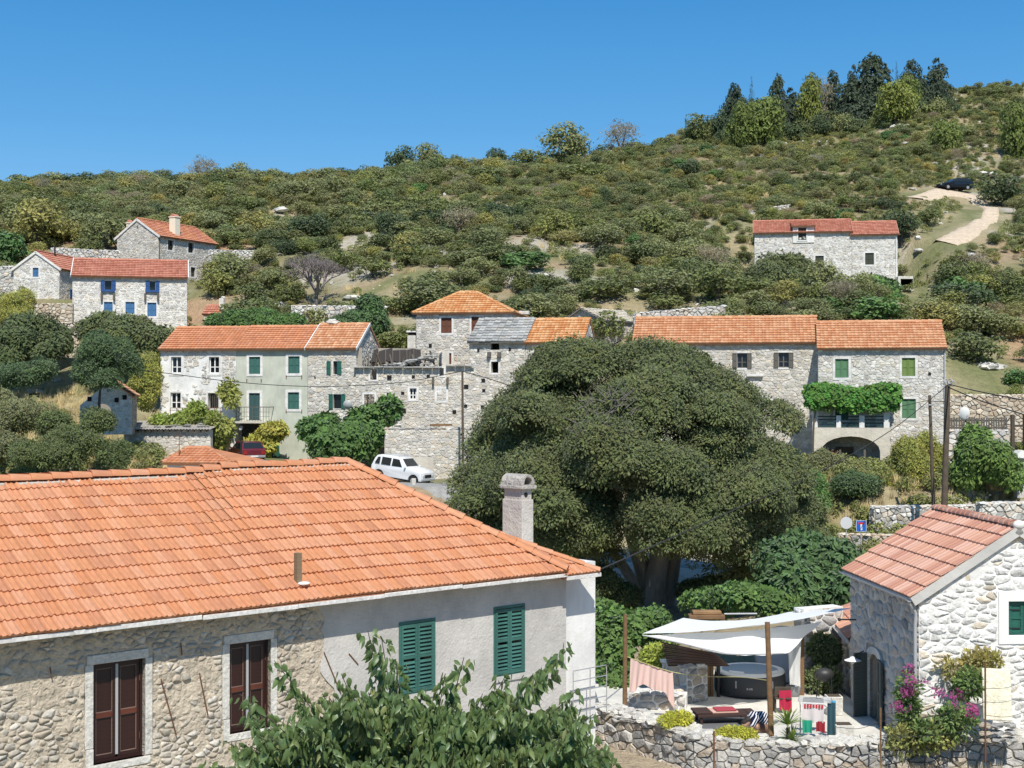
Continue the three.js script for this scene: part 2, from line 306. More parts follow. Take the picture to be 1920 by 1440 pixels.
function openingParts(g, o) {
  const { x0, y0, x1, y1 } = o, w = x1 - x0, h = y1 - y0, s = o.s ?? .16;
  if (s > 0) { const sx = s, top = o.top ?? s; part(g, o.door ? 'door_surround' : 'window_surround', slab(rectPoly(x0 - sx, y0 - (o.sill ?? s), x1 + sx, y1 + top), -.06, .035, [rectPoly(x0, y0, x1, y1)]), o.sm || M.surround); }
  const put = (n, gm, m, x, y, z, ry = 0) => { const p = part(g, n, gm, m); p.position.set(x, y, z); p.rotation.y = ry; return p; };
  if (o.t === 'shut') { const lw = w / 2 - .006, lg = leaf(lw, h - .02, o.style); put('shutter', lg, o.c, x0 + .003, y0 + .01, -.09); put('shutter', lg, o.c, x1 - lw - .003, y0 + .01, -.09); }
  if (o.t === 'single') put(o.door ? 'door' : 'shutter', leaf(w - .02, h - .02), o.c, x0 + .01, y0 + .01, -.12);
  if (o.t === 'glass') {
    part(g, 'window_pane', box(x0, y0, -.2, x1, y1, -.19), M.glass); const f = .06, bars = [box(x0, y0, -.19, x0 + f, y1, -.14), box(x1 - f, y0, -.19, x1, y1, -.14), box(x0 + f, y0, -.19, x1 - f, y0 + f, -.14), box(x0 + f, y1 - f, -.19, x1 - f, y1, -.14), box((x0 + x1) / 2 - .035, y0 + f, -.19, (x0 + x1) / 2 + .035, y1 - f, -.145), box(x0 + f, y0 + h * .36, -.188, x1 - f, y0 + h * .36 + .05, -.15)];
    part(g, 'window_frame', bars, o.fm || M.white);
  }
  if (o.t === 'bars') for (let i = 1; i < 5; i++) part(g, 'window_bar', box(x0 + w * i / 5 - .02, y0, -.12, x0 + w * i / 5 + .02, y1, -.08), M.greyWood);
  if (o.leaves) { const lw = o.lw || w / 2, lg = leaf(lw, h, o.style); put('shutter', lg, o.c, x0 - lw - (o.gapL || .01), y0, .045, o.swing ? o.swing : 0); put('shutter', lg, o.c, x1 + .01, y0, .045, o.swing ? -o.swing : 0); if (o.t === 'open') part(g, 'window_pane', box(x0, y0, -.25, x1, y1, -.24), M.glass); }
}
const holeOf = o => o.arch ? archPoly(o.x0, o.y0, o.x1, o.y1, o.arch) : rectPoly(o.x0, o.y0, o.x1, o.y1);
const grow = o => { const s = o.s ?? .16; return { x0: o.x0 - s - .01, x1: o.x1 + s + .01, y0: o.y0 - (o.sill ?? s) - .01, y1: o.y1 + (o.top ?? s) + .01 }; };
// a wall in the local frame: poly outline, openings, mat backing, st = masonry settings, m = Matrix4 that turns it to another side
function wall(g, poly, openings, mat, st, m, name = 'wall', th = .45) {
  const b = slab(poly, -th, 0, openings.map(holeOf)); if (m) b.applyMatrix4(m); part(g, name, b, mat);
  if (st) masonry(g, poly, { ...st, openings: [...openings.map(grow), ...(st.more || [])], m });
  if (!m) openings.forEach(o => openingParts(g, o));
}
const FARSTONE = { s: .155, ax: 1.6, gap: .01, depth: .028 };
const sideM = (x, turn) => new THREE.Matrix4().makeRotationY(turn).setPosition(x, 0, 0);
// a house: o.f frame, D depth, ye / yr eave and ridge height in local metres, op openings, mat / st facade, sides 'l' 'r' with stones, tones, rows, ov front overhang
function house(g, o) {
  const W = o.f.len, D = o.D, ov = o.ov ?? .32, os = o.os ?? .08, p = Math.atan2(o.yr - o.ye, D / 2 + ov), tn = Math.tan(p), wt = o.ye + ov * tn - .1, S = (D / 2 + ov) / Math.cos(p), m = o.mat || M.mortar;
  wall(g, o.poly || rectPoly(0, 0, W, wt), o.op || [], m, o.st, null, 'wall');
  const gp = [[0, 0], [D, 0], [D, wt], [D / 2, o.yr - .14], [0, wt]], gs = (o.yr - .14 - wt) / (D / 2), inner = [[.4, 0], [D - .4, 0], [D - .4, wt + .4 * gs], [D / 2, o.yr - .14], [.4, wt + .4 * gs]];
  for (const s of ['l', 'r']) {
    // normal -x: the panel's x runs from the back to the front; normal +x: from the front to the back
    const mm = s === 'l' ? new THREE.Matrix4().makeRotationY(-Math.PI / 2).setPosition(0, 0, -D) : new THREE.Matrix4().makeRotationY(Math.PI / 2).setPosition(W, 0, 0);
    if (!(o.skip || '').includes(s)) { const bb = slab(inner, -.449, -.003); bb.applyMatrix4(mm); part(g, 'wall', bb, o.sideMat || m); }
    if ((o.sides || '').includes(s)) masonry(g, gp, { ...(o.st || FARSTONE), seed: (o.seed || 3) + 11, m: mm, openings: [] });
  }
  part(g, 'wall', box(.002, 0, -D + .002, W - .002, wt, -D + .398), m);
  if (o.roof !== false) {
    const len = W + 2 * os, ti = { U: V(1, 0, 0), rows: o.rows || Math.round(S / .36), tw: o.tw || .24, tones: o.tones || M.orange, S, W: len, deckMat: o.deckMat };
    tiles(g, { ...ti, O: V(-os, o.ye, ov), Vv: V(0, Math.sin(p), -Math.cos(p)), seed: (o.seed || 3) + 1, sag: o.sag });
    if (o.back) tiles(g, { ...ti, U: V(-1, 0, 0), O: V(W + os, o.ye, -D - ov), Vv: V(0, Math.sin(p), Math.cos(p)), seed: (o.seed || 3) + 2 });
    else { const d = slab(rectPoly(0, 0, len, S), -.09, .03); d.applyMatrix4(new THREE.Matrix4().makeBasis(V(-1, 0, 0), V(0, Math.sin(p), Math.cos(p)), V(0, Math.cos(p), -Math.sin(p))).setPosition(W + os, o.ye, -D - ov)); part(g, 'roof_slope', d, (o.tones || M.orange)[0]); }
    caps(g, V(-os, o.yr - .03, -D / 2), V(W + os, o.yr - .03, -D / 2), .42, .14, o.tones || M.orange, (o.seed || 3) + 4);
    if (o.verge) for (const x of [-os - .07, W + os + .01]) { const q = slab(rectPoly(0, -.12, S, .06), 0, .06); q.applyMatrix4(new THREE.Matrix4().makeBasis(V(0, Math.sin(p), -Math.cos(p)), V(0, Math.cos(p), Math.sin(p)), V(1, 0, 0)).setPosition(x, o.ye, ov)); part(g, 'verge', q, o.vergeMat || M.surround); }
  }
  return { p, S, wt };
}
// ---------------------------------------------------------------- land
const GZ = [0, 8, 25, 40, 60, 72, 82, 92, 100, 112, 130, 150, 185, 220, 250, 300, 360, 480];
const GPX = [-500, 0, 480, 960, 1440, 1920, 2420];
const GY = [
  [-9.5, -9.5, -9.5, -9, -8, -6.3, -4.6, -3.0, 0, 4.2, 10.5, 16.5, 24, 30.8, 35.6, 32, 28, 22],
  [-9.5, -9.5, -9.5, -9, -8, -6.3, -4.8, -3.2, 0, 4.2, 10.5, 16.5, 24, 31, 35.8, 32, 28, 22],
  [-9.5, -9.5, -9.5, -9, -8.5, -6.8, -5, -4.2, 2, 6.5, 12, 17.2, 25, 32, 36.2, 33, 29, 22],
  [-9.5, -9.5, -9.5, -9, -9, -8, -6, -4.3, 3, 7.5, 13, 19, 27.5, 35, 40.2, 38, 32, 24],
  [-9.5, -9.5, -9.5, -9, -9, -8.2, -6.6, -4.6, 3, 7, 11, 18, 28.5, 38.5, 48, 47, 40, 30],
  [-9.5, -9.5, -9.5, -9, -8.8, -7.8, -6.3, -3, 1, 5, 11, 18, 28, 41.5, 55.5, 56, 46, 32],
  [-9.5, -9.5, -9.5, -9, -8.8, -7.8, -6.3, -3, 1, 5, 11, 18, 28, 43, 57, 60, 50, 34]];
const pads = [];                                                                             // [x, z, r, y]: levelled ground under buildings
function bracket(a, v) { let k = 0; while (k < a.length - 2 && v > a[k + 1]) k++; return [k, clamp((v - a[k]) / (a[k + 1] - a[k]), 0, 1)]; }
function groundY(x, z) {
  const Z = clamp(-z, .01, 480), px = clamp(960 + x / Math.max(Z, 20) * F, -499, 2419), [k, t] = bracket(GZ, Z), [c, q] = bracket(GPX, px), s = smooth(q);
  let y = EYE + lerp(lerp(GY[c][k], GY[c][k + 1], t), lerp(GY[c + 1][k], GY[c + 1][k + 1], t), s);
  const rough = clamp((Z - 60) / 60, 0.08, 1);
  y += rough * ((fbm(x * .045 + 9, z * .045, 101, 3) - .5) * 4 + (fbm(x * .25, z * .25, 105, 3) - .5) * 1.1);
  for (const [a, b, r, h] of pads) { const d = Math.hypot(x - a, z - b); if (d < r * 1.5) y = lerp(h, y, smooth(clamp((d - r) / (r * .5), 0, 1))); }
  return y;
}
// where the line of sight through a pixel meets the land, not nearer than Z0
function hit(px, py, Z0 = 60) {
  let Z = Z0, s = 2;
  for (; Z < 420; Z += s) if (Y(py, Z) <= groundY(X(px, Z), -Z)) { let a = Z - s, b = Z; for (let i = 0; i < 12; i++) { const m = (a + b) / 2; if (Y(py, m) <= groundY(X(px, m), -m)) b = m; else a = m; } const p = at(px, py, b); p.y = groundY(p.x, p.z); return p; }
  return null;
}
const pad = (px, py, Z, r) => pads.push([X(px, Z), -Z, r, Y(py, Z)]);
pad(370, 866, 90, 8); pad(520, 866, 90, 8); pad(700, 880, 86, 6); pad(820, 890, 86, 5);
pad(1600, 885, 84, 7); pad(1720, 885, 84, 6); pad(760, 906, 82, 4); pad(460, 864, 86, 4); pad(310, 858, 86, 5);
pad(245, 625, 114, 6); pad(85, 566, 120, 5); pad(330, 560, 136, 6); pad(1550, 562, 134, 8); pad(1640, 556, 134, 3.5);
{
  const x0 = -230, x1 = 230, z0 = 10, z1 = -480, st = 2, nx = (x1 - x0) / st, nz = (z0 - z1) / st, pos = [], uv = [], idx = [], col = [];
  for (let j = 0; j <= nz; j++) for (let i = 0; i <= nx; i++) {
    const x = x0 + i * st, z = z0 - j * st; pos.push(x, groundY(x, z), z); uv.push(x, z);
    const a = fbm(x * .06, z * .06, 201, 4), b = fbm(x * .3, z * .3, 205, 3);                 // red earth, dry grass, green herb
    let c = [.38, .285, .175]; const mix = (d, t) => { t = clamp(t, 0, 1); c = c.map((v, k) => lerp(v, d[k], t)); };
    mix([.42, .35, .21], (a - .42) * 5); mix([.19, .20, .08], (b - .40) * 4 + (-z > 60 ? 0 : -1)); mix([.48, .29, .18], (fbm(x * .1, z * .1, 207, 3) - .66) * 6); mix([.52, .48, .41], (fbm(x * .16, z * .16, 209, 4) - .62) * 9); col.push(...c);
  }
  for (let j = 0; j < nz; j++) for (let i = 0; i < nx; i++) { const a = j * (nx + 1) + i, b = a + 1, c = a + nx + 1, d = c + 1; idx.push(a, b, d, a, d, c); }
  const m = part(scene, 'ground', geo(pos, idx, uv, col), std([1, 1, 1], { vertexColors: true, map: T.grain, bumpMap: T.rough, bumpScale: .12, roughness: 1 })); tag(m, 'dry earth and grass of the village hillside', 'ground', null, 'structure');
}
// a strip of road laid along points on the land
function road(name, label, pts, w, mat, lift = .06) {
  const cv = new THREE.CatmullRomCurve3(pts), n = pts.length * 14, pos = [], uv = [], idx = [];
  for (let i = 0; i <= n; i++) {
    const p = cv.getPoint(i / n); if (name === 'dirt_road' && i % 3 === 0) roadPts.push(p); const t = cv.getTangent(i / n), s = V(-t.z, 0, t.x).normalize(), ww = typeof w === 'function' ? w(i / n) : w;
    for (let k = -3; k <= 3; k++) { const q = p.clone().addScaledVector(s, k / 3 * ww / 2); pos.push(q.x, groundY(q.x, q.z) + lift + (Math.abs(k) === 3 ? -.6 : 0), q.z); uv.push(q.x, q.z); }
  }
  for (let i = 0; i < n; i++) for (let k = 0; k < 6; k++) { const a = i * 7 + k; idx.push(a, a + 1, a + 8, a, a + 8, a + 7); }
  return tag(part(scene, name, geo(pos, idx, uv), mat), label, 'road', null, 'structure');
}

const roadPts = []; const offRoad = (x, z) => roadPts.some(p => Math.hypot(p.x - x, p.z - z) < 2.9);
// ---------------------------------------------------------------- foliage
const leafMat = (r, g, b, t = .38) => new THREE.MeshPhysicalMaterial({ color: C(Math.min(1, r * 2.5), Math.min(1, g * 2.48), Math.min(1, b * 1.9)), roughness: .9, transmission: t, thickness: 0, side: THREE.DoubleSide, vertexColors: true });
// crown of leaf faces on many lobes; fits a box 1 wide and 1 high that stands on y = 0
function crownGeo(seed, o) {
  const R = rng(seed), pos = [], col = [], nL = o.lobes || 22, L = [], dir = () => { const z = R() * 2 - 1, a = R() * 6.2832, s = Math.sqrt(1 - z * z); return V(s * Math.cos(a), z, s * Math.sin(a)); };
  for (let i = 0; i < nL; i++) {
    let p = dir().multiplyScalar(Math.cbrt(.15 + .85 * R())); const r = (o.lr || .3) * (.65 + .7 * R());
    if (o.cone) { const h = Math.pow(R(), .75); const a = R() * 6.28, rr = Math.pow(1 - h, .62) * o.cone * Math.sqrt(R()); L.push({ c: V(Math.cos(a) * rr, h * .94, Math.sin(a) * rr), r: r * (1.15 - h), sq: o.sq || .7 }); continue; }
    const top = o.flat ? .8 : 1; L.push({ c: V(p.x * (.5 - r * .5), .5 + p.y * (.5 - r * .5) * top + (o.lift || 0), p.z * (.5 - r * .5)), r: r * .62, sq: o.sq || .8 });
  }
  const tot = L.reduce((s, l) => s + l.r * l.r, 0), q = V(0, 0, 0), t1 = V(0, 0, 0), t2 = V(0, 0, 0);
  for (const l of L) {
    const n = Math.round(o.n * l.r * l.r / tot), tint = .8 + .4 * R();
    for (let i = 0; i < n; i++) {
      const d = dir(); if (d.y < -.55) d.y *= -1;
      const rr = l.r * (o.fuzz ? .55 + .6 * R() : .8 + .3 * R()); q.set(l.c.x + d.x * rr, Math.max(.0, l.c.y + d.y * rr * l.sq), l.c.z + d.z * rr);
      const nn = d.clone().addScaledVector(dir(), o.rand ?? .75).add(V(0, .25, 0)).normalize(); t1.copy(dir()).cross(nn).normalize(); t2.copy(nn).cross(t1); if (o.droop) { t1.y -= o.droop; t1.normalize(); }
      const a = o.leaf * (.55 + .8 * R()), b = a * (o.asp || .55), k = tint * (.75 + .5 * R()), bend = a * .2;
      const P = [[q.x - t1.x * a, q.y - t1.y * a, q.z - t1.z * a], [q.x + t2.x * b + nn.x * bend, q.y + t2.y * b + nn.y * bend, q.z + t2.z * b + nn.z * bend], [q.x + t1.x * a, q.y + t1.y * a, q.z + t1.z * a], [q.x - t2.x * b + nn.x * bend, q.y - t2.y * b + nn.y * bend, q.z - t2.z * b + nn.z * bend]];
      for (const v of [0, 1, 2, 0, 2, 3]) { pos.push(...P[v]); col.push(k, k, k); }
    }
  }
  return geo(pos, null, null, col);
}
function trunkGeo(seed, n = 3, h = .55, r = .05) {                                              // tapered stem with limbs, in the same unit box
  const R = rng(seed), g = [rod(V(0, -.15, 0), V(.02, h * .45, 0), r, r * .7, 6)];
  for (let i = 0; i < n; i++) { const a = i / n * 6.28 + R(), e = V(Math.cos(a) * .25, h + .15 * R(), Math.sin(a) * .25); g.push(rod(V(.02, h * .42, 0), e, r * .6, r * .25, 5)); }
  return merge(g);
}
const M2 = { bark: woodMat([.13, .11, .09]), barkGrey: woodMat([.24, .215, .19]) };
const KIND = {
  olive: { col: [[.098, .108, .05], [.112, .12, .056], [.085, .096, .044]], geo: [1, 2, 3].map(s => crownGeo(s, { n: 1500, leaf: .036, lobes: 26, lr: .34, fuzz: 1 })) },
  oak: { col: [[.070, .084, .028], [.082, .096, .030], [.058, .072, .026]], geo: [11, 12, 13].map(s => crownGeo(s, { n: 1400, leaf: .04, lobes: 30, lr: .3 })) },
  dark: { col: [[.032, .05, .022], [.04, .058, .025]], geo: [21, 22].map(s => crownGeo(s, { n: 1500, leaf: .038, lobes: 24, lr: .32 })) },
  green: { col: [[.045, .095, .026], [.04, .085, .026], [.055, .105, .03]], geo: [31, 32].map(s => crownGeo(s, { n: 1500, leaf: .042, lobes: 26, lr: .32, asp: .75 })) },
  yellow: { col: [[.13, .13, .038], [.12, .125, .04], [.15, .14, .05]], geo: [41, 42].map(s => crownGeo(s, { n: 1500, leaf: .034, lobes: 24, lr: .34, fuzz: 1 })) },
  pine: { col: [[.082, .104, .022], [.10, .115, .024], [.072, .094, .022]], geo: [51, 52].map(s => crownGeo(s, { n: 2600, leaf: .038, lobes: 18, lr: .42, asp: .5 })) },
  grey: { col: [[.16, .14, .125], [.19, .165, .14]], geo: [61, 62].map(s => crownGeo(s, { n: 1100, leaf: .045, asp: .16, lobes: 22, lr: .36, fuzz: 1, rand: 1.4 })) },
  conifer: { col: [[.022, .036, .024], [.028, .042, .026]], geo: [71, 72, 73].map(s => crownGeo(s, { n: 2600, leaf: .04, asp: .5, cone: .42, lobes: 60, lr: .3, sq: .5, droop: .2 })) },
  cypress: { col: [[.02, .034, .02]], geo: [81].map(s => crownGeo(s, { n: 900, leaf: .03, asp: .4, cone: .3, lobes: 26, lr: .3, sq: 1.3 })) },
};
for (const k in KIND) { KIND[k].mat = KIND[k].col.map(c => leafMat(...c)); KIND[k].trunk = trunkGeo(90 + k.length, 4); }
const plants = { n: 0 };
// one tree or bush: its foot at p, w metres wide and h metres high
function plant(kind, p, w, h, name, label, category, group) {
  const K = KIND[kind], i = plants.n++, r = hash2(i, 5, 3), g = thing(name, label, category, p, r * 6.28, group), cr = part(g, 'crown', K.geo[i % K.geo.length], K.mat[Math.floor(hash2(i, 9, 4) * K.mat.length)]);
  cr.scale.set(w, h, w); cr.position.y = -.04 * h; const t = part(g, 'trunk', K.trunk, kind === 'grey' || kind === 'olive' ? M2.barkGrey : M2.bark); t.scale.set(w * .8, h, w * .8); return g;
}
// ---------------------------------------------------------------- the big house in front
const toLocal = (f, p) => p.clone().sub(f.pos).applyAxisAngle(V(0, 1, 0), -f.rot);
const FZ = px => 25 * 3688 / (3908 - px);
const FH = frame([-260, FZ(-260)], [1059, FZ(1059)], EYE - 9.6);
{
  const f = FH, g = thing('front_house', 'large hip roofed house with orange tiles, half rubble stone and half grey plaster', 'house', f.pos, f.rot);
  const ov = .52, hd = 3.6, ye = 5.61, yr = 8.06, p = Math.atan2(yr - ye, hd + ov), S = (hd + ov) / Math.cos(p), uc = f.u(1066, ov), ur = f.u(650, -hd), W = f.len, wt = ye + ov * Math.tan(p) - .12;
  const up = f.u(612), R = rng(8);
  const w1 = f.rect(176, 1239, 273, 1425), w2 = f.rect(431, 1202, 508, 1369), g1 = f.rect(749, 1167, 810, 1296), g2 = f.rect(926, 1139, 978, 1262);
  const all = [w1, w2, g1, g2], fit = o => ({ x0: o.x0 - .16, x1: o.x1 + .14, y0: o.y0 - .14, y1: o.y1 + .2 });
  part(g, 'wall', slab(rectPoly(0, 0, W, wt), -.5, 0, all.map(holeOf)), M.rubble);
  part(g, 'wall', box(W - .5, 0, -2 * hd, W - .004, wt, -.5), M.plasterGrey); part(g, 'wall', box(0, 0, -2 * hd, W - .5, wt, -2 * hd + .4), M.plasterGrey); part(g, 'wall', box(.004, 0, -2 * hd + .4, .5, wt, -.5), M.rubble);
  const blob = (x, y) => fbm(x * 1.1 + 3, y * 1.3, 301, 3);
  masonry(g, rectPoly(f.u(-60), 2.2, up - .1, wt), { s: .095, ax: 1.6, drop: .25, gap: .003, depth: .026, seed: 12, fine: true, jit: 1, openings: [w1, w2].map(fit), singles: 300, tones: M.rubbleTones, pal: M.rubbleTones.map(m => [m.color.r, m.color.g, m.color.b]), keep: (x, y) => blob(x, y) > .47 || y > wt - .9 && blob(x, y) > .36 || [w1, w2].some(o => x > o.x0 - .55 && x < o.x1 + .5 && y > o.y0 - .3 && y < o.y1 + .4 && hash2(x * 40 | 0, y * 40 | 0) > .25) });
  smear(g, f.u(-60), 2.2, up + .2, wt - .02, .035, (x, y) => ![w1, w2].some(o => x > o.x0 - .17 && x < o.x1 + .15 && y > o.y0 - .14 && y < o.y1 + .18), (x, y) => .010 + .05 * (fbm(x * 2.1, y * 2.3, 311, 3) - .36) + .04 * (fbm(x * 9, y * 9, 313, 3) - .5), M.rubble);
  // smooth render over the right half, its edge broken
  const edge = []; for (let y = wt; y >= 0; y -= .12) edge.push([up + (fbm(y * 2.2, 4, 17, 3) - .5) * .7 + (R() - .5) * .06, y]);
  part(g, 'render_coat', slab([[W - .003, 0], [W - .003, wt - .002], ...edge.map(e => [e[0], Math.min(e[1], wt - .002)])], -.01, .045, [g1, g2].map(holeOf)), M.plasterGrey);
  // tall brown shutters in pale stone frames
  for (const o of [w1, w2]) {
    const { x0, x1, y0, y1 } = o, xm = (x0 + x1) / 2;
    part(g, 'lintel', rbox(x0 - .13, y1, -.3, x1 + .06, y1 + .17, .03, .012), M.limestone); part(g, 'jamb', rbox(x0 - .16, y0 + .3, -.3, x0, y1, .02, .012), M.limestone); part(g, 'jamb', rbox(x0 - .14, y0 - .1, -.3, x0, y0 + .29, .03, .012), M.limestone); part(g, 'jamb', rbox(x1, y0 + .02, -.3, x1 + .14, y1, .022, .012), M.limestone); part(g, 'sill', rbox(x0 - .06, y0 - .13, -.3, x1 + .1, y0, .04, .012), M.limestone);
    part(g, 'window_frame', slab(rectPoly(x0, y0, x1, y1), -.16, -.10, [rectPoly(x0 + .05, y0 + .05, x1 - .05, y1 - .06)]), M.brownDark);
    for (const s of [0, 1]) {
      const a = s ? xm + .025 : x0 + .055, b = s ? x1 - .055 : xm - .025, c = y0 + .055, d = y1 - .065, mid = lerp(c, d, .47), k = part(g, 'shutter', box(a, c, -.17, b, d, -.145), M.brownDark);
      part(k, 'stile', [box(a, c, -.145, a + .05, d, -.115), box(b - .05, c, -.145, b, d, -.115), box(a + .05, c, -.145, b - .05, c + .07, -.116), box(a + .05, d - .05, -.145, b - .05, d, -.116)], M.brownDark);
      part(k, 'rail', box(a + .05, mid - .045, -.145, b - .05, mid + .045, -.112), M.brownRed);
      for (const [q, r] of [[c + .07, mid - .045], [mid + .045, d - .05]]) part(k, 'panel_moulding', slab(rectPoly(a + .05, q, b - .05, r), -.145, -.125, [rectPoly(a + .062, q + .012, b - .062, r - .012)]), woodBead);
      for (const y of [c + .25, d - .35]) part(k, 'hinge', box(s ? b + .0 : a - .03, y, -.12, s ? b + .03 : a, y + .12, -.10), M.rust);
    }
    part(g, 'mullion', box(xm - .024, y0 + .1, -.15, xm + .024, y1 - .06, -.10), M.steelGrey);
  }
  // louvred green shutters, half open slats
  for (const o of [g1, g2]) {
    const { x0, x1, y0, y1 } = o, xm = (x0 + x1) / 2; part(g, 'window_frame', slab(rectPoly(x0 - .05, y0 - .02, x1 + .05, y1 + .06), -.05, .06, [rectPoly(x0, y0, x1, y1)]), M.teal); part(g, 'window_pane', box(x0, y0, -.3, x1, y1, -.29), M.glass); part(g, 'sill', box(x0 - .04, y0 - .14, -.1, x1 + .04, y0 - .022, .08), M.plasterGrey);
    for (const s of [0, 1]) {
      const a = s ? xm + .004 : x0 + .003, b = s ? x1 - .003 : xm - .004, c = y0 + .01, d = y1 - .01, e = .055;
      const k = part(g, 'shutter', [box(a, c, .02, a + e, d, .07), box(b - e, c, .02, b, d, .07), box(a + e, c, .021, b - e, c + .09, .069), box(a + e, d - .07, .021, b - e, d, .069), box(a + e, lerp(c, d, .52) - .03, .021, b - e, lerp(c, d, .52) + .03, .069)], M.teal);
      const ys = []; for (let y = c + .13; y < lerp(c, d, .52) - .06; y += .082) ys.push(y); for (let y = lerp(c, d, .52) + .06; y < d - .1; y += .082) ys.push(y);
      const sg = box(a + e - .005, -.032, -.006, b - e + .005, .032, .006); sg.rotateX(-.75); for (const y of ys) { const m = part(k, 'slat', sg, M.teal); m.position.set(0, y, .045); }
    }
  }
  // roof
  const us = f.u(470, -1.5), sag = (u, v) => { const t = smooth(clamp((u - us - (1 - v / S) * -1.2 + .8) / 1.6, 0, 1)); return [((t - 1) * .11 + (fbm(u * .35, v * .5, 71, 2) - .7) * .09) * clamp(v / S, 0, 1), (fbm(u * .3, 3, 73, 2) - .5) * .08]; };
  tiles(g, { O: V(-.4, ye, ov), U: V(1, 0, 0), Vv: V(0, Math.sin(p), -Math.cos(p)), W: uc + .4, S, tr: uc - ur, rows: 12, tw: .215, tones: M.orange, near: true, singles: 300, rank: c => c.r + (c.u + .4 < f.u(0) ? 99 : 0), sag: (u, v) => sag(u - .4, v), drop: .26, seed: 21 });
  const tri = (pts, m, n = 'roof_slope') => part(g, n, geo(pts.flat(), pts.length === 4 ? [0, 1, 2, 0, 2, 3] : [0, 1, 2], pts.map(q => [q[2], q[1]]).flat()), m);
  tri([[uc, ye, ov], [uc, ye, -2 * hd - ov], [ur, yr, -hd]], M.orange[0]); tri([[uc, ye, -2 * hd - ov], [-.4, ye, -2 * hd - ov], [-.4, yr, -hd], [ur, yr, -hd]], M.orange[0]); tri([[-.4, ye, ov], [-.4, yr, -hd], [-.4, ye, -2 * hd - ov]], M.deck);
  const ridgeSag = t => { const u = lerp(-.4, ur, t); return sag(u, S)[0] * .9; };
  caps(g, V(-.4, yr + .0, -hd), V(ur, yr + .0, -hd), .42, .15, M.orange, 31, ridgeSag); caps(g, V(uc - .02, ye + .05, ov - .02), V(ur, yr + .0, -hd), .44, .14, M.orange, 33);
  part(g, 'mortar_bed', [...Array(30)].map((_, i) => { const t = i / 30, x = lerp(0, ur, t); const b = rbox(x, yr - .16 + ridgeSag(t), -hd + .02, x + .42 * R() + .1, yr - .05 + ridgeSag(t), -hd + .17, .02); return b; }), M.mortar);
  // pale boards along the eave, sheathing below
  for (let x = -.4; x < uc - .05; x += 2.05) { const e = Math.min(x + 2.04, uc - .02), m = part(g, 'fascia', rbox(x, ye - .1 + (R() - .5) * .014, ov - .05, e, ye - .015, ov - .012 + R() * .012, .01), M.surround); m.rotation.z = (R() - .5) * .004; }
  part(g, 'soffit', slab([[-.005, wt + .0], [-ov + .06, ye - .03], [-ov + .06, ye - .09], [-.005, wt - .1]].map(q => [-q[0], q[1]]), 0, uc + .3).rotateY(-Math.PI / 2).translate(uc, 0, 0), M.oldWood);
  // annex at the far end: lower roof, white wall
  {
    const z = -.1, W2 = f.u(1116, z) - W, e2 = f.u(1126, ov) - uc, S2 = S * .56, tl = -(uc - ur) * .56;
    part(g, 'annex_wall', box(W - .002, 0, -5, W + W2, wt - .12, z), M.plasterWhite);
    tiles(g, { O: V(uc - .12, ye - .1, ov - .02), U: V(1, 0, 0), Vv: V(0, Math.sin(p), -Math.cos(p)), W: e2 + .12, S: S2, tl, tr: e2 + .1 - tl, rows: 7, tw: .215, tones: M.orange, near: true, seed: 41 });
    caps(g, V(uc + e2, ye - .06, ov - .04), V(uc + tl - .05, ye - .1 + S2 * Math.sin(p) + .02, ov - S2 * Math.cos(p)), .4, .1, M.orange, 43);
    part(g, 'annex_fascia', rbox(uc - .02, ye - .2, ov - .06, uc + e2 + .05, ye - .11, ov - .02, .01), M.surround);
    part(g, 'vent_strip', box(W + .02, f.y(1060, 1190), z, W + .1, f.y(1060, 1104), z + .03), M.dark);  // plain dark box for the black slotted vent strip
    const rl = []; for (let i = 0; i < 5; i++) rl.push(rod(V(W + .02, 3.0 - i * .24 + f.y(1085, 1250) - 3, .25), V(W + W2, 3.0 - i * .24 + f.y(1085, 1250) - 3, .25), .012)); for (let i = 0; i < 3; i++) rl.push(rod(V(W + .02 + i * W2 / 2, f.y(1085, 1252), .25), V(W + .02 + i * W2 / 2, f.y(1085, 1252) - 1.1, .25), .012)); part(g, 'railing', rl, M.steel);
  }
  // sticks and hooks on the wall
  for (const [a, b, c, d] of [[303, 1272, 332, 1377], [375, 1261, 391, 1340], [340, 1205, 342, 1228], [95, 1250, 99, 1272], [608, 1222, 640, 1300], [655, 1225, 672, 1245]]) part(g, 'iron_rod', rod(V(f.u(a, .06), f.y(a, b, .06), .06), V(f.u(c, .06), f.y(c, d, .06), .06), .011), M.rust);
  // chimney with a barrel cap
  {
    const q = toLocal(f, at(971, 1015, 34.6)), yt = Y(888, 34.6) - f.baseY, hx = .2, hz = .36, ch = part(g, 'chimney', [rbox(-hx, yt - 2.2, -hz, hx, yt - .62, hz, .03), rbox(-hx + .03, yt - .64, -hz + .04, hx - .03, yt - .36, hz - .04, .02)], plasterMat([.60, .55, .49], { bumpScale: .03 })); ch.position.set(q.x, 0, q.z);
    part(ch, 'cap', [rbox(-hx - .06, yt - .37, -hz - .06, hx + .06, yt - .27, hz + .06, .03), (() => { const a = slab([...archPoly(-hx - .02, yt - .28, hx + .02, yt, .24)], -hz - .02, hz + .02, [archPoly(-hx + .07, yt - .26, hx - .07, yt - .07, .13)]); return a; })()], stoneMat([.50, .46, .41], { bumpScale: .04 }));
    part(ch, 'vent_hole', new THREE.CylinderGeometry(.055, .055, .02, 12).rotateX(Math.PI / 2).translate(-.03, yt - .5, hz - .035), M.dark);
  }
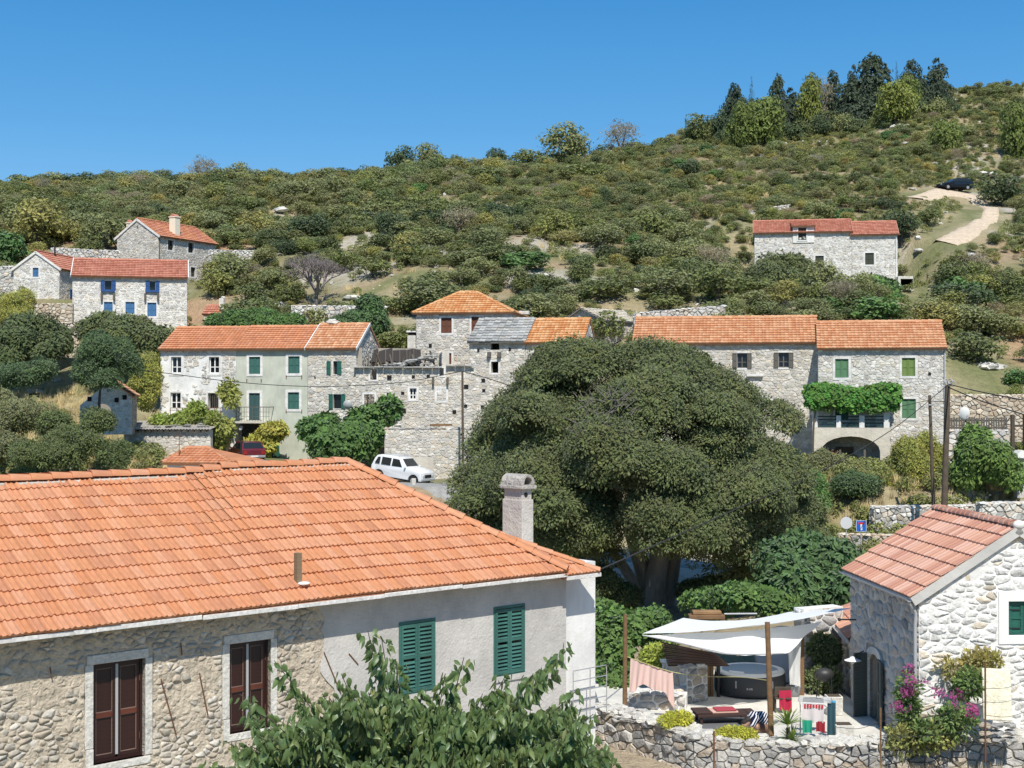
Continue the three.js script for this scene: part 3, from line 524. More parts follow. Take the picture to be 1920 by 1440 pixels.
  // wooden post through the roof
  {
    let v = 1; for (let i = 0; i < 30; i++) v = (f.y(560, 1096, ov - v * Math.cos(p)) - ye) / Math.sin(p); const x = f.u(560, ov - v * Math.cos(p)), z = ov - v * Math.cos(p), y = ye + v * Math.sin(p);
    part(g, 'roof_post', box(x - .06, y - .3, z - .07, x + .05, y + .62, z + .05), woodMat([.34, .25, .15])); part(g, 'mortar_patch', new THREE.IcosahedronGeometry(.11, 1).scale(1.2, .35, 1).translate(x + .06, y + .03, z + .1), M.white);
  }
}
// ---------------------------------------------------------------- stone house on the right with its low annex
const WALLSTONE = [[.70, .68, .64], [.78, .76, .72], [.62, .60, .57], [.82, .80, .76], [.72, .63, .51]];
{
  const f = (() => { const a = X(1722, 34), R = [0, 34 + .069 * 4.9]; const x1 = a + .998 * 4.9; R[0] = 960 + x1 / R[1] * F; return frame([1722, 34], R, EYE - 9.2); })();
  const g = thing('stone_house', 'white pointed stone house with pink tile roof and green shutter beside the terrace', 'house', f.pos, f.rot);
  const W = f.len, D = 5.3, ye = 4.3, yr = 6.02, ov = .22, p = Math.atan2(yr - ye, W / 2 + ov), wt = ye + ov * Math.tan(p) - .09, S = (W / 2 + ov) / Math.cos(p);
  const o = { x0: f.u(1889), x1: f.u(1889) + .8, y0: f.y(1900, 1190), y1: f.y(1900, 1127) };
  const gable = [[0, 0], [W, 0], [W, wt], [W / 2, yr - .12], [0, wt]], tones = [[.80, .78, .74], [.86, .84, .80], [.70, .68, .65], [.80, .70, .56], [.82, .80, .77], [.86, .84, .81]].map(c => stoneMat(c, { bumpScale: .03 }));
  part(g, 'wall', slab(gable, -.5, 0, [holeOf(o)]), M.mortarPale);
  masonry(g, gable, { s: .145, ax: 2.0, gap: .005, depth: .022, drop: .25, fine: true, seed: 55, jit: 1.05, openings: [{ x0: o.x0 - .27, x1: o.x1 + .27, y0: o.y0 - .24, y1: o.y1 + .26 }], singles: 260, tones, pal: WALLSTONE });
  smear(g, .05, 0, W - .05, yr - .2, .04, (x, y) => y < wt - .05 + Math.min(x, W - x) * Math.tan(p) && !(x > o.x0 - .25 && x < o.x1 + .25 && y > o.y0 - .22 && y < o.y1 + .24), (x, y) => .009 + .04 * (fbm(x * 2.4, y * 2.6, 321, 3) - .42) + .03 * (fbm(x * 9, y * 10, 323, 3) - .5), M.mortarPale);
  part(g, 'window_surround', slab(rectPoly(o.x0 - .25, o.y0 - .22, o.x1 + .25, o.y1 + .24), -.2, .05, [rectPoly(o.x0, o.y0, o.x1, o.y1)], .01), M.white);
  part(g, 'window_frame', slab(rectPoly(o.x0, o.y0, o.x1, o.y1), -.12, -.04, [rectPoly(o.x0 + .04, o.y0 + .04, o.x1 - .04, o.y1 - .04)]), M.green);
  for (const s of [0, 1]) { const w = (o.x1 - o.x0) / 2 - .045, m = part(g, 'shutter', leaf(w, o.y1 - o.y0 - .09), M.green); m.position.set(s ? (o.x0 + o.x1) / 2 + .004 : o.x0 + .042, o.y0 + .045, -.09); for (const y of [.1, .55]) part(m, 'hinge', box(s ? .02 : 0, y, .045, w * .8, y + .025, .055), M.iron); }
  // roof: the slope that faces the terrace in single tiles
  tiles(g, { O: V(-ov, ye, -D - .1), U: V(0, 0, 1), Vv: V(Math.cos(p), Math.sin(p), 0), W: D + .22, S, rows: 7, tw: .25, tones: M.pink, near: true, singles: 300, rank: c => c.r, seed: 61 });
  tiles(g, { O: V(W + ov, ye, .12), U: V(0, 0, -1), Vv: V(-Math.cos(p), Math.sin(p), 0), W: D + .22, S, rows: 7, tw: .25, tones: M.pink, seed: 62 });
  caps(g, V(W / 2, yr + .0, .1), V(W / 2, yr + .0, -D - .1), .3, .15, M.pink, 63);
  for (const s of [-1, 1]) { const q = slab([[-.02, -.2], [S - .0, -.2], [S - .0, .02], [-.02, .02]], .0, .12); q.applyMatrix4(new THREE.Matrix4().makeBasis(V(-s * Math.cos(p), Math.sin(p), 0), V(s * Math.sin(p), Math.cos(p), 0), V(0, 0, -s)).setPosition(s > 0 ? W + ov : -ov, ye, s > 0 ? .123 : .003)); part(g, 'verge', q, plasterMat([.62, .60, .56])); }
  part(g, 'ridge_cap_end', new THREE.SphereGeometry(.14, 12, 8).scale(1.1, .8, .6).translate(W / 2, yr + .03, .09), M.plasterWhite);
  const gut = (x, z0, z1, y) => { const pts = []; for (let i = 0; i <= 8; i++) { const a = Math.PI + i / 8 * Math.PI; pts.push([x + Math.cos(a) * .07, y + Math.sin(a) * .07]); } for (let i = 8; i >= 0; i--) { const a = Math.PI + i / 8 * Math.PI; pts.push([x + Math.cos(a) * .06, y + Math.sin(a) * .06]); } return slab(pts, z0, z1); };
  part(g, 'gutter', gut(-ov - .05, -D - .1, .1, ye - .02), M.steelGrey);
  part(g, 'downpipe', [tube([V(-ov - .05, ye - .08, .02), V(-ov + .05, ye - .22, 0), V(-.07, ye - .4, -.04), V(-.07, ye - .7, -.06)], .045, 8), rod(V(-.07, ye - .7, -.06), V(-.07, 0, -.06), .045)], M.steelGrey);
  // side wall with the door, in shade
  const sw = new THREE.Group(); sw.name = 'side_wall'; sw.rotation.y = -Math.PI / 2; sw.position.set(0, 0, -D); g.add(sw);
  const d0 = D - 3.7, door = { x0: d0, x1: d0 + .95, y0: .55, y1: 2.35, arch: .3 };
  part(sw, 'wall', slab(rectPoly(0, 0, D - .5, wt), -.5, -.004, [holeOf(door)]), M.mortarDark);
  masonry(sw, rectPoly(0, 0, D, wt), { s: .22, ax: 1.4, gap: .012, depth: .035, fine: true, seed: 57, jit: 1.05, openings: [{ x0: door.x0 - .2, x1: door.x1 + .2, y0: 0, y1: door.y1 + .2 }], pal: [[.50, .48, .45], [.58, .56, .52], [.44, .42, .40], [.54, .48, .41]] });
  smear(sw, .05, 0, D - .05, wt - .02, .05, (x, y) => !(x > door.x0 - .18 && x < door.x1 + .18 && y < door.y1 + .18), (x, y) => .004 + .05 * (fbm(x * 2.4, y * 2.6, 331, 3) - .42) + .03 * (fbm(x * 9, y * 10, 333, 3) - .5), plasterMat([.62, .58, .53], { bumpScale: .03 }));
  part(sw, 'door_surround', slab(archPoly(door.x0 - .18, 0, door.x1 + .18, door.y1 + .18, .36), -.1, .05, [archPoly(door.x0, .02, door.x1, door.y1, .3)]), M.limestone);
  const dl = part(sw, 'door', leaf(.4, 1.7), woodMat([.14, .16, .14])); dl.position.set(door.x0 - .02, .6, .06); dl.rotation.y = -1.35; const dl2 = part(sw, 'door', leaf(.4, 1.7), woodMat([.14, .16, .14])); dl2.position.set(door.x1 + .02, .6, .07); dl2.rotation.y = -.12;
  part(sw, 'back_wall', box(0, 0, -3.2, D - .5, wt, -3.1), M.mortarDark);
  part(g, 'bracket_arm', [rod(V(-.02, 3.0, -D + .5), V(-.5, 3.02, -D + .55), .02), new THREE.SphereGeometry(.05, 8, 6).translate(-.5, 3.02, -D + .55)], M.iron);
  part(g, 'wall', box(W - .5, 0, -D, W - .004, wt, -.5), M.mortarPale); part(g, 'wall', slab(gable.map(q => [clamp(q[0], .5, W - .5), q[1]]), -D, -D + .4), M.mortarPale);
  // white enamel lamp
  const l = thing('wall_lamp', 'white enamel shade lamp hung beside the shaded doorway', 'lamp', at(1598, 1237, 37.6)); part(l, 'lamp_shade', new THREE.LatheGeometry([[.02, .1], [.05, .09], [.09, .05], [.22, 0], [.225, -.015], [.08, .03]].map(q => new THREE.Vector2(...q)), 20), M.white); part(l, 'bulb', new THREE.SphereGeometry(.06, 10, 8).translate(0, -.05, 0), std([.7, .7, .66], { roughness: .2 })); part(l, 'arm', rod(V(0, .1, 0), V(.3, .25, 0), .015), M.iron);
  // annex behind
  const fa = frame([1563, 44], [1603, 39.6], EYE - 9.2), ga = thing('stone_annex', 'low stone annex with tiled lean-to roof behind the white stone house', 'annex', fa.pos, fa.rot), wa = fa.len, ha = Y(1198, 39.6) - fa.baseY;
  part(ga, 'wall', box(0, 0, -2.6, wa, ha, -.0), M.mortarPale); masonry(ga, rectPoly(0, 0, wa, ha), { s: .24, ax: 1.4, gap: .02, depth: .04, seed: 58, fine: true, pal: WALLSTONE }); masonry(ga, rectPoly(0, 0, 2.6, ha), { s: .24, ax: 1.4, gap: .02, depth: .04, seed: 59, fine: true, pal: WALLSTONE, m: new THREE.Matrix4().makeRotationY(-Math.PI / 2).setPosition(0, 0, -2.6) });
  const pa = .45; tiles(ga, { O: V(-.15, ha - .02, .2), U: V(1, 0, 0), Vv: V(0, Math.sin(pa), -Math.cos(pa)), W: wa + .2, S: 2.6, rows: 6, tw: .25, tones: M.pink, near: true, seed: 64 }); part(ga, 'gutter', gut(0, 0, wa + .3, 0).rotateY(Math.PI / 2).translate(-.15, ha - .03, .26), M.steelGrey);
}
// ---------------------------------------------------------------- terrace with the hot tub
const TF = EYE - 8.6;                                                                         // terrace floor
const onFloor = (px, py) => at(px, py, 8.6 * F / (py - HOR));
function rockGeo(seed, flat = .7) { const g = new THREE.DodecahedronGeometry(.5, 0), p = g.attributes.position; for (let i = 0; i < p.count; i++) { const a = Math.round(p.getX(i) * 90), b = Math.round(p.getY(i) * 90), c = Math.round(p.getZ(i) * 90), k = .78 + .5 * hash2(a + c * 31, b, seed); p.setXYZ(i, p.getX(i) * k, p.getY(i) * k * flat, p.getZ(i) * k); } g.computeVertexNormals(); return meters(g); }
const ROCKS = [1, 2, 3, 4, 5, 6].map(s => rockGeo(s));
function rock(parent, p, w, h, d, turn, mats, name = 'stone') { const i = Math.floor(hash2(p.x * 50 | 0, p.z * 50 | 0, 9) * 6), m = part(parent, name, ROCKS[i], mats[Math.floor(hash2(p.z * 70 | 0, p.x * 30 | 0, 4) * mats.length)]); m.position.copy(p); m.scale.set(w, h, d); m.rotation.y = turn; return m; }
{
  const c = [[2.45, -37.6], [3.9, -36.0], [4.9, -34.9], [9.6, -34.2], [9.55, -44], [2.4, -44]].map(q => [q[0], -q[1]]);
  const s = slab(c, -.3, 0); s.rotateX(-Math.PI / 2); s.translate(0, TF, 0); tag(part(scene, 'terrace_floor', s, std([.72, .69, .62], { map: T.plaster, bumpMap: T.plasterBump, bumpScale: .01, roughness: .95 })), 'pale concrete floor of the terrace', 'floor', null, 'structure');
}
// dry stone wall round the terrace: faces of fitted stones and a coping of loose blocks
{
  const top = [[1106, 1318, 37.2], [1240, 1352, 35.2], [1300, 1374, 34.3], [1480, 1390, 33.7], [1650, 1384, 33.6], [1960, 1378, 33.4]], g = thing('dry_stone_wall', 'thick wall of loose grey stones bordering the hot tub terrace', 'wall', V(0, 0, 0)); const R = rng(66);
  let made = 0;
  top.slice(0, -1).forEach((a, i) => {
    const b = top[i + 1], f = frame([a[0], a[2]], [b[0], b[2]], EYE - 11), m = new THREE.Matrix4().makeRotationY(f.rot).setPosition(f.pos), ya = Y(a[1], a[2]) - f.baseY - .14, yb = Y(b[1], b[2]) - f.baseY - .14;
    const back = slab([[0, 0], [f.len, 0], [f.len, yb], [0, ya]], -.75, -.05); back.applyMatrix4(m); part(g, 'core', back, M.mortarDark);
    masonry(g, [[0, .3], [f.len, .3], [f.len, yb], [0, ya]], { s: .155, ax: 1.5, gap: .008, depth: .075, drop: .36, seed: 70 + i, jit: 1.15, singles: 38, tones: M.dryTones, pal: [[.46, .44, .41], [.58, .56, .52], [.36, .35, .33], [.66, .63, .58], [.52, .44, .35]], m: m.clone().multiply(new THREE.Matrix4().makeTranslation(0, 0, -.05)) });
    for (let x = 0; x < f.len; x += .26) for (const z of [-.12, -.36, -.62]) { const w = .24 + .16 * R(), y = lerp(ya, yb, x / f.len); const p = V(x + R() * .1, y + .02 + R() * .05, z + (R() - .5) * .08).applyMatrix4(m); if (made++ < 120) rock(g, p, w * 1.25, .17 + .13 * R(), w * .95, R() * 6, [M.limestone, M.dryTones[3], M.limestone]); else rock(g, p, w * 1.25, .17 + .13 * R(), w * .95, R() * 6, [M.dryTones[3], M.limestone, M.limestone]); }
  });
}
// rough stone wall behind the line of washing, and the pillar
function roughWall(name, label, L, Rr, baseY, h, th, seed, opt = {}) {
  const f = frame(L, Rr, baseY), g = thing(name, label, 'wall', f.pos, f.rot, opt.group), h2 = opt.h2 ?? h, poly = [[0, 0], [f.len, 0], [f.len, h2], [0, h]];
  part(g, 'core', slab(poly, -th, 0), opt.mat || M.mortarPale); const st = { s: opt.s || .2, ax: opt.ax || 1.35, gap: opt.gap ?? .015, depth: opt.depth || .04, fine: opt.fine ?? true, pal: opt.pal || WALLSTONE, jit: 1.05, singles: opt.singles || 0, tones: M.dryTones };
  masonry(g, poly, { ...st, seed }); masonry(g, rectPoly(0, 0, th, h), { ...st, seed: seed + 1, singles: 0, m: new THREE.Matrix4().makeRotationY(-Math.PI / 2).setPosition(0, 0, -th) }); if (opt.right) masonry(g, rectPoly(0, 0, th, h2), { ...st, seed: seed + 2, singles: 0, m: new THREE.Matrix4().makeRotationY(Math.PI / 2).setPosition(f.len, 0, 0) });
  const R = rng(seed); if (opt.cap !== false) { const cs = []; for (let x = .1; x < f.len; x += opt.capStep || .3) for (let z = .12; z < th; z += .3) { const r = ROCKS[Math.floor(R() * 6)].clone(), s = (opt.capStep || .3) * (.9 + .5 * R()); r.scale(s, s * .5, s); r.rotateY(R() * 6); r.translate(x + R() * .1, lerp(h, h2, x / f.len) + .02, -z); const q = (opt.pal || WALLSTONE)[Math.floor(R() * 5) % (opt.pal || WALLSTONE).length], k = .95 + .2 * R(); cs.push(colored(r, q[0] * k, q[1] * k, q[2] * k)); } part(g, 'coping_stones', cs, M.stoneV, 'stuff'); }
  return g;
}
roughWall('stone_pillar', 'short thick wall stub of pale rubble beside the wooden post', [1288, 39.2], [1326, 39.6], TF, 1.0, 1.1, 81, { capStep: .4, singles: 30 });
roughWall('low_wall', 'low pale stone wall below the hanging pink cloth', [1178, 38.6], [1286, 38.3], TF, .42, .5, 84, { singles: 40 });
roughWall('bright_wall', 'white mortared stone wall behind the tub with the wooden corner post', [1507, 41.6], [1580, 42.2], TF, 2.25, .5, 87, { singles: 60, s: .26, mat: M.mortarPale, cap: false });
function pole(name, label, px, py0, py1, Z, r, mat, group, lean = 0) { const b = at(px, py1, Z), t = at(px + lean, py0, Z), g = thing(name, label, 'post', b, 0, group), d = t.clone().sub(b); part(g, 'shaft', rod(V(0, -.3, 0), d, r, r * .85, 9), mat); return g; }
pole('terrace_post', 'round wooden post holding the washing line in front of the vines', 1171, 1152, 1326, 37.4, .065, M.post, null, 1);
pole('terrace_post', 'tall brown wooden post standing in front of the hot tub', 1446, 1166, 1388, 34.6, .075, M.post, null, -8);
{ const b = onFloor(1501, 1302), g = thing('corner_post', 'square wooden post at the end of the white stone wall', 'post', b); part(g, 'shaft', rbox(-.08, 0, -.08, .08, 1.75, .08, .01), M.post); }
{ const b = onFloor(1331, 1304), g = thing('screen_post', 'pair of square timbers between stone stub and hot tub', 'post', b); part(g, 'timber', rbox(-.09, 0, -.07, -.005, .95, .07, .008), M.post); part(g, 'timber', rbox(.005, 0, -.07, .09, .95, .07, .008), M.post); part(g, 'rail', rbox(-1.1, .88, -.05, -.092, .98, .05, .008), M.post); part(g, 'pump_pipe', rod(V(.22, 0, .1), V(.22, .9, .1), .055), M.iron); }
// hot tub
{
  const c = onFloor(1416, 1311); c.z -= .98; const g = thing('hot_tub', 'round inflatable hot tub with dark grey wall and white rim', 'hot tub', c), lathe = (pts, s = 56) => new THREE.LatheGeometry(pts.map(q => new THREE.Vector2(...q)), s);
  part(g, 'tub_wall', lathe([[.9, 0], [.99, .04], [1.02, .15], [1.02, .45], [1.0, .6], [.97, .63]]), std([.045, .047, .052], { roughness: .6 }));
  part(g, 'rim', lathe([[.985, .6], [1.0, .63], [.97, .68], [.88, .70], [.80, .68]]), std([.78, .78, .77], { roughness: .5 }));
  part(g, 'cover', lathe([[.0, .70], [.3, .705], [.6, .70], [.76, .69], [.83, .675], [.85, .62]]), std([.24, .32, .43], { roughness: .45, bumpMap: T.plasterBump, bumpScale: .02 }));
  for (const a of [-.6, .62]) { const m = part(g, 'pillow', new THREE.TorusGeometry(.88, .055, 8, 14, .5), std([.74, .75, .76], { roughness: .5 })); m.rotation.x = -Math.PI / 2; m.rotation.z = a - Math.PI / 2 - .25; m.position.y = .70; }
  const lg = part(g, 'badge', (() => { const s = new THREE.Shape(); s.absellipse(0, 0, .13, .075, 0, 6.2832); const h = new THREE.Path(); h.absellipse(0, 0, .108, .055, 0, 6.2832); s.holes.push(h); const parts = [new THREE.ExtrudeGeometry(s, { depth: .012, bevelEnabled: false })]; for (const [x, w] of [[-.07, .05], [-.005, .03], [.045, .06]]) parts.push(box(x - w / 2, -.022, 0, x + w / 2, -.006, .01), box(x - w / 2, .01, 0, x + w / 2 - .008, .024, .01)); return merge(parts); })(), std([.55, .56, .58], { roughness: .4 })); lg.position.set(-.16, .3, 1.005); lg.rotation.y = -.15;
  for (const a of [-.55, .5]) { const m = part(g, 'strap', box(-.018, .3, 0, .018, .5, .03), M.steelGrey); m.position.set(Math.sin(a) * 1.01, 0, Math.cos(a) * 1.01); m.rotation.y = a; }
  const lid = thing('tub_lid', 'blue grey inflatable lid leaning behind the hot tub', 'lid', onFloor(1452, 1268).setY(TF + .05)); lid.position.z = c.z - 1.25; const ld = part(lid, 'pad', new THREE.CylinderGeometry(.85, .88, .12, 40), std([.22, .28, .38], { roughness: .45, bumpMap: T.plasterBump, bumpScale: .03 })); ld.rotation.set(1.15, 0, .1); ld.position.set(.1, .82, 0); for (const s of [-.25, .2]) { const v = part(ld, 'valve', new THREE.CylinderGeometry(.07, .08, .03, 14), std([.7, .72, .74])); v.position.set(s, .07, -.1); }
  const bk = thing('plastic_basin', 'grey basin standing between tub and wooden post', 'basin', onFloor(1487, 1304)); part(bk, 'bowl', lathe([[.0, .02], [.16, .02], [.2, .3], [.22, .3], [.17, 0], [0, 0]], 20), std([.32, .33, .35]));
}
// shade sails: hung cloth between corner points
function cloth(A, B, Cc, D, nu, nv, sag, seed, amp = .03) {                                      // bilinear sheet A-B (top) D-C (bottom) that sags
  const pos = [], idx = [], uv = [];
  for (let j = 0; j <= nv; j++) for (let i = 0; i <= nu; i++) { const u = i / nu, v = j / nv, p = A.clone().lerp(B, u).lerp(D.clone().lerp(Cc, u), v); const e = 4 * u * (1 - u) * 4 * v * (1 - v); p.y -= sag * (2 * u * (1 - u) * 1.2 + e * .4); p.y += (fbm(u * 4, v * 3, seed, 2) - .5) * amp * e; p.z += (fbm(u * 6, v * 2, seed + 3, 2) - .5) * amp; pos.push(p.x, p.y, p.z); uv.push(u, v); }
  for (let j = 0; j < nv; j++) for (let i = 0; i < nu; i++) { const a = j * (nu + 1) + i, b = a + 1, c = a + nu + 1, d = c + 1; idx.push(a, c, d, a, d, b); }
  return geo(pos, idx, uv);
}
{
  const tip = at(1204, 1187, 38.2), g = thing('shade_sail', 'white shade sail stretched from pointed tip to the tiled annex roof', 'shade sail', V(0, 0, 0)); part(g, 'canvas', cloth(at(1281, 1158, 41.5), at(1478, 1147, 42.6), at(1600, 1139, 39.6), tip, 20, 10, .26, 3, .25), M.sail);
  const g2 = thing('shade_sail', 'lower white shade sail with drooping corner above the hot tub', 'shade sail', V(0, 0, 0)); part(g2, 'canvas', cloth(tip.clone().add(V(0, -.03, .05)), at(1540, 1165, 41), at(1478, 1222, 38.6), at(1352, 1222, 37.6), 20, 10, .16, 5, .4), M.sail);
  part(g2, 'canvas_edge', [tube([tip.clone().add(V(0, -.04, .06)), at(1280, 1206, 37.9), at(1352, 1224, 37.55), at(1415, 1226, 38), at(1478, 1224, 38.6)], .018, 6, 20)], M.steelGrey);
  const d = thing('white_curtain', 'white cloth hanging down beside the wooden corner post', 'curtain', V(0, 0, 0)); part(d, 'fabric', cloth(at(1478, 1215, 39.7), at(1502, 1192, 39.9), at(1499, 1286, 39.9), at(1479, 1282, 39.7), 8, 10, 0, 9, .22), M.sail);
  const s = thing('reed_screen', 'tilted screen of brown slats hanging below the lower sail', 'screen', V(0, 0, 0)), a = at(1240, 1204, 38.2), b = at(1342, 1226, 38.4), c = at(1366, 1247, 39.6), e = at(1252, 1247, 39.4); const brn = [woodMat([.10, .055, .04]), woodMat([.16, .10, .075])];
  for (let i = 0; i < 13; i++) { const t = i / 12, p = a.clone().lerp(e, t), q = b.clone().lerp(c, t); p.y -= .02 * Math.sin(t * 3.14); part(s, 'slat', beam(p, q, .05, .035), brn[i % 2]); } for (const t of [.05, .5, .95]) part(s, 'cord', rod(a.clone().lerp(b, t).add(V(0, .03, 0)), e.clone().lerp(c, t).add(V(0, .03, 0)), .012), M.steelGrey);
  const bm = thing('folded_awning', 'folded brown awning timber lying behind the white sail', 'timber', at(1290, 1160, 43)); part(bm, 'timber', rbox(0, 0, -.2, 1.1, .14, .2, .03), M.post); part(bm, 'timber', rbox(.12, .142, -.18, 1.0, .26, .16, .03), woodMat([.42, .24, .11])); part(bm, 'pipe', rod(V(1.1, .15, 0), V(2.1, .16, 0), .03), M.steelGrey);
  // pole behind
  const st = thing('awning_support', 'thin post under the folded brown awning', 'post', onFloor(1300, 1272)); st.position.z = bm.position.z; st.position.y = TF; part(st, 'shaft', rod(V(.3, 0, 0), V(.3, bm.position.y - TF + .02, 0), .04), M.post);
}
// washing line with the pink cloth
{
  const a = at(1171, 1229, 37.4), b = at(1331, 1268, 39.5), g = thing('pink_cloth', 'crinkled pink sheet hung over the line beside the vines', 'sheet', V(0, 0, 0)), nu = 44, nv = 16, pos = [], idx = [], p0 = at(1182, 1234, 37.5), p1 = at(1261, 1260, 38.3);
  for (let j = 0; j <= nv; j++) for (let i = 0; i <= nu; i++) { const u = i / nu, v = j / nv, q = p0.clone().lerp(p1, u), len = .78 + .18 * Math.sin(u * 5.5 + 1) * .4 + .1 * u; q.y -= v * len * (.92 - .22 * Math.sin(u * 3.1) * Math.sin(u * 3.1) + .1 * Math.sin(u * 13 + 1) + .13 * (u > .55 ? u - .3 : 0)); const fold = Math.sin(u * 46 + v * 2) * .03 + Math.sin(u * 19) * .035; q.z += fold * (.3 + v) + v * .05; q.x += fold * .3 * v + (.5 - u) * v * -.1; pos.push(q.x, q.y, q.z); }
  for (let j = 0; j < nv; j++) for (let i = 0; i < nu; i++) { const k = j * (nu + 1) + i; idx.push(k, k + nu + 1, k + nu + 2, k, k + nu + 2, k + 1); }
  part(g, 'fabric', geo(pos, idx), std([.70, .49, .43], { roughness: 1 }));
  const l = thing('washing_line', 'thin yellow rope from round post across to the tub post', 'rope', V(0, 0, 0)); part(l, 'rope', [tube([a, p0.clone().add(V(0, .01, 0)), p1.clone().add(V(0, .01, 0)), b], .012, 5, 24), tube([b, at(1390, 1269, 37.5), at(1446, 1276, 34.65)], .012, 5, 12)], std([.55, .50, .22]));
}
// ---------------------------------------------------------------- village: the row below the hill
const ST = (seed, o = {}) => ({ ...FARSTONE, seed, pal: [[.67, .63, .56], [.73, .69, .62], [.57, .54, .48], [.77, .73, .67], [.68, .60, .48], [.61, .58, .53], [.73, .68, .59]], ...o });
const STW = (seed, o = {}) => ST(seed, { pal: [[.73, .70, .64], [.79, .76, .70], [.63, .60, .55], [.82, .79, .74], [.71, .65, .55]], ...o });
const pale = [[.66, .33, .17], [.72, .40, .22], [.62, .28, .13], [.76, .45, .27], [.68, .35, .18]].map(c => clayMat(c)), terra = [[.55, .22, .14], [.60, .25, .17], [.50, .19, .12], [.62, .28, .19]].map(c => clayMat(c)), amber = [[.68, .32, .12], [.74, .40, .18], [.64, .28, .10], [.77, .45, .22]].map(c => clayMat(c)), slate = [[.42, .42, .40], [.50, .49, .47], [.34, .34, .33], [.55, .54, .51], [.46, .44, .40]].map(c => stoneMat(c));
const win = (f, a, b, c, d, o) => ({ ...f.rect(a, b, c, d), ...o });
function bld(name, label, o, cat = 'house') { const f = o.f, g = thing(name, label, cat, f.pos, f.rot); house(g, o); return g; }
function put(parent, name, gm, m, x = 0, y = 0, z = 0) { const p = part(parent, name, gm, m); p.position.set(x, y, z); return p; }
const ROWY = Y(868, 90.5);
// house with peeling white paint
{
  const f = frame([301, 91], [443, 90.4], ROWY), ye = f.y(370, 655), yr = Y(613, 94) - ROWY;
  const op = [win(f, 321, 669, 340, 700, { t: 'glass', s: .15 }), win(f, 392, 669, 411, 700, { t: 'glass', s: .15 }), win(f, 320, 736, 339, 766, { t: 'glass', s: .1 }), win(f, 390, 737, 410, 766, { t: 'bars', s: .08 })];
  const coat = plasterMat([.86, .85, .82], { bumpScale: .02 }), g = bld('peeling_house', 'two storey house with peeling white paint at the end of the row', { f, D: 6.6, ye, yr, op, mat: coat, tones: M.orange, seed: 101, skip: 'r', sides: 'l', st: { ...ST(101), keep: (x, y) => fbm(x * 1.6, y * 1.2, 401, 4) > .51 || y > ye - .45, depth: .03 } });
  const d = put(g, 'satellite_dish', new THREE.SphereGeometry(.5, 18, 10, 0, 6.2832, 0, .75).rotateX(1.9).scale(.75, .75, .75), M.white, f.u(353, .4), f.y(353, 744, .4), .45); put(d, 'arm', rod(V(0, 0, 0), V(0, -.05, .4), .012), M.iron); d.rotation.y = -.5;
  const pt = thing('porch_terrace', 'raised stone porch with rusty rails before the peeling white house', 'porch', f.pos, f.rot), h0 = f.y(370, 788, .8); part(pt, 'porch_slab', box(.2, h0 - .16, .05, f.len - .1, h0, 2.6), M.mortar); part(pt, 'porch_wall', box(.2, 0, .06, f.len - .6, h0 - .162, 2.4), M.mortarDark); masonry(pt, rectPoly(.2, 0, f.len - .1, h0 - .16), { ...ST(105), m: new THREE.Matrix4().makeTranslation(0, 0, 2.4) });
  for (let i = 0; i <= 8; i++) put(pt, 'rail_post', rod(V(0, 0, 0), V(0, .8, 0), .02), M.rust, lerp(1.6, f.len - .2, i / 8), h0, 2.5); part(pt, 'hand_rail', [rod(V(1.6, h0 + .8, 2.5), V(f.len - .2, h0 + .8, 2.5), .022), rod(V(1.6, h0 + .42, 2.5), V(f.len - .2, h0 + .42, 2.5), .015)], M.rust);
  put(pt, 'water_tank', rbox(0, 0, 0, .9, .75, .6, .06), std([.06, .06, .06]), 2.6, h0, .5);
}
// pale green rendered house with balcony
{
  const f = frame([443.5, 90.4], [576.5, 89.8], ROWY), ye = f.y(500, 654.5), yr = Y(611, 93.2) - ROWY;
  const op = [win(f, 467, 669, 488, 701, { t: 'shut', c: M.teal }), win(f, 540.5, 668, 562, 700, { t: 'shut', c: M.teal }), win(f, 540, 735.5, 561, 767, { t: 'shut', c: M.teal }), win(f, 467, 737, 487.5, 787, { t: 'shut', c: woodMat([.05, .13, .13]), door: true, sill: 0 }), { ...f.rect(446, 795, 500, 859), t: 'open', s: 0 }, win(f, 512, 827, 524, 862, { t: 'single', c: M.green, s: 0, door: true })];
  const g = bld('green_rendered_house', 'pale green plaster house with green shutters and small iron balcony', { f, D: 6.6, ye, yr, op, mat: M.plasterGreen, tones: M.orange, seed: 111, skip: 'lr' });
  const x0 = f.u(441, 1), x1 = f.u(505, 1), y = f.y(470, 790, 1); part(g, 'balcony_slab', box(x0, y - .12, .001, x1, y, 1.0), M.mortar);
  for (let i = 0; i <= 12; i++) put(g, 'balcony_bar', rod(V(0, 0, 0), V(0, .9, 0), .014, .014, 5), M.greyWood, lerp(x0 + .04, x1 - .04, i / 12), y, .95); part(g, 'balcony_rail', [box(x0, y + .88, .92, x1, y + .93, .97), box(x0, y + .58, .93, x1, y + .6, .96), box(x0, y + .3, .93, x1, y + .32, .96), box(x0, y + .88, 0, x0 + .04, y + .93, .92), box(x1 - .04, y + .88, 0, x1, y + .93, .92)], M.greyWood);
  for (const [a, b] of [[463, 713], [490, 713], [537, 706], [566, 706], [537, 770], [566, 770]]) put(g, 'shutter_catch', box(-.02, -.12, 0, .02, .08, .06), M.rust, f.u(a), f.y(a, b), .0);
}
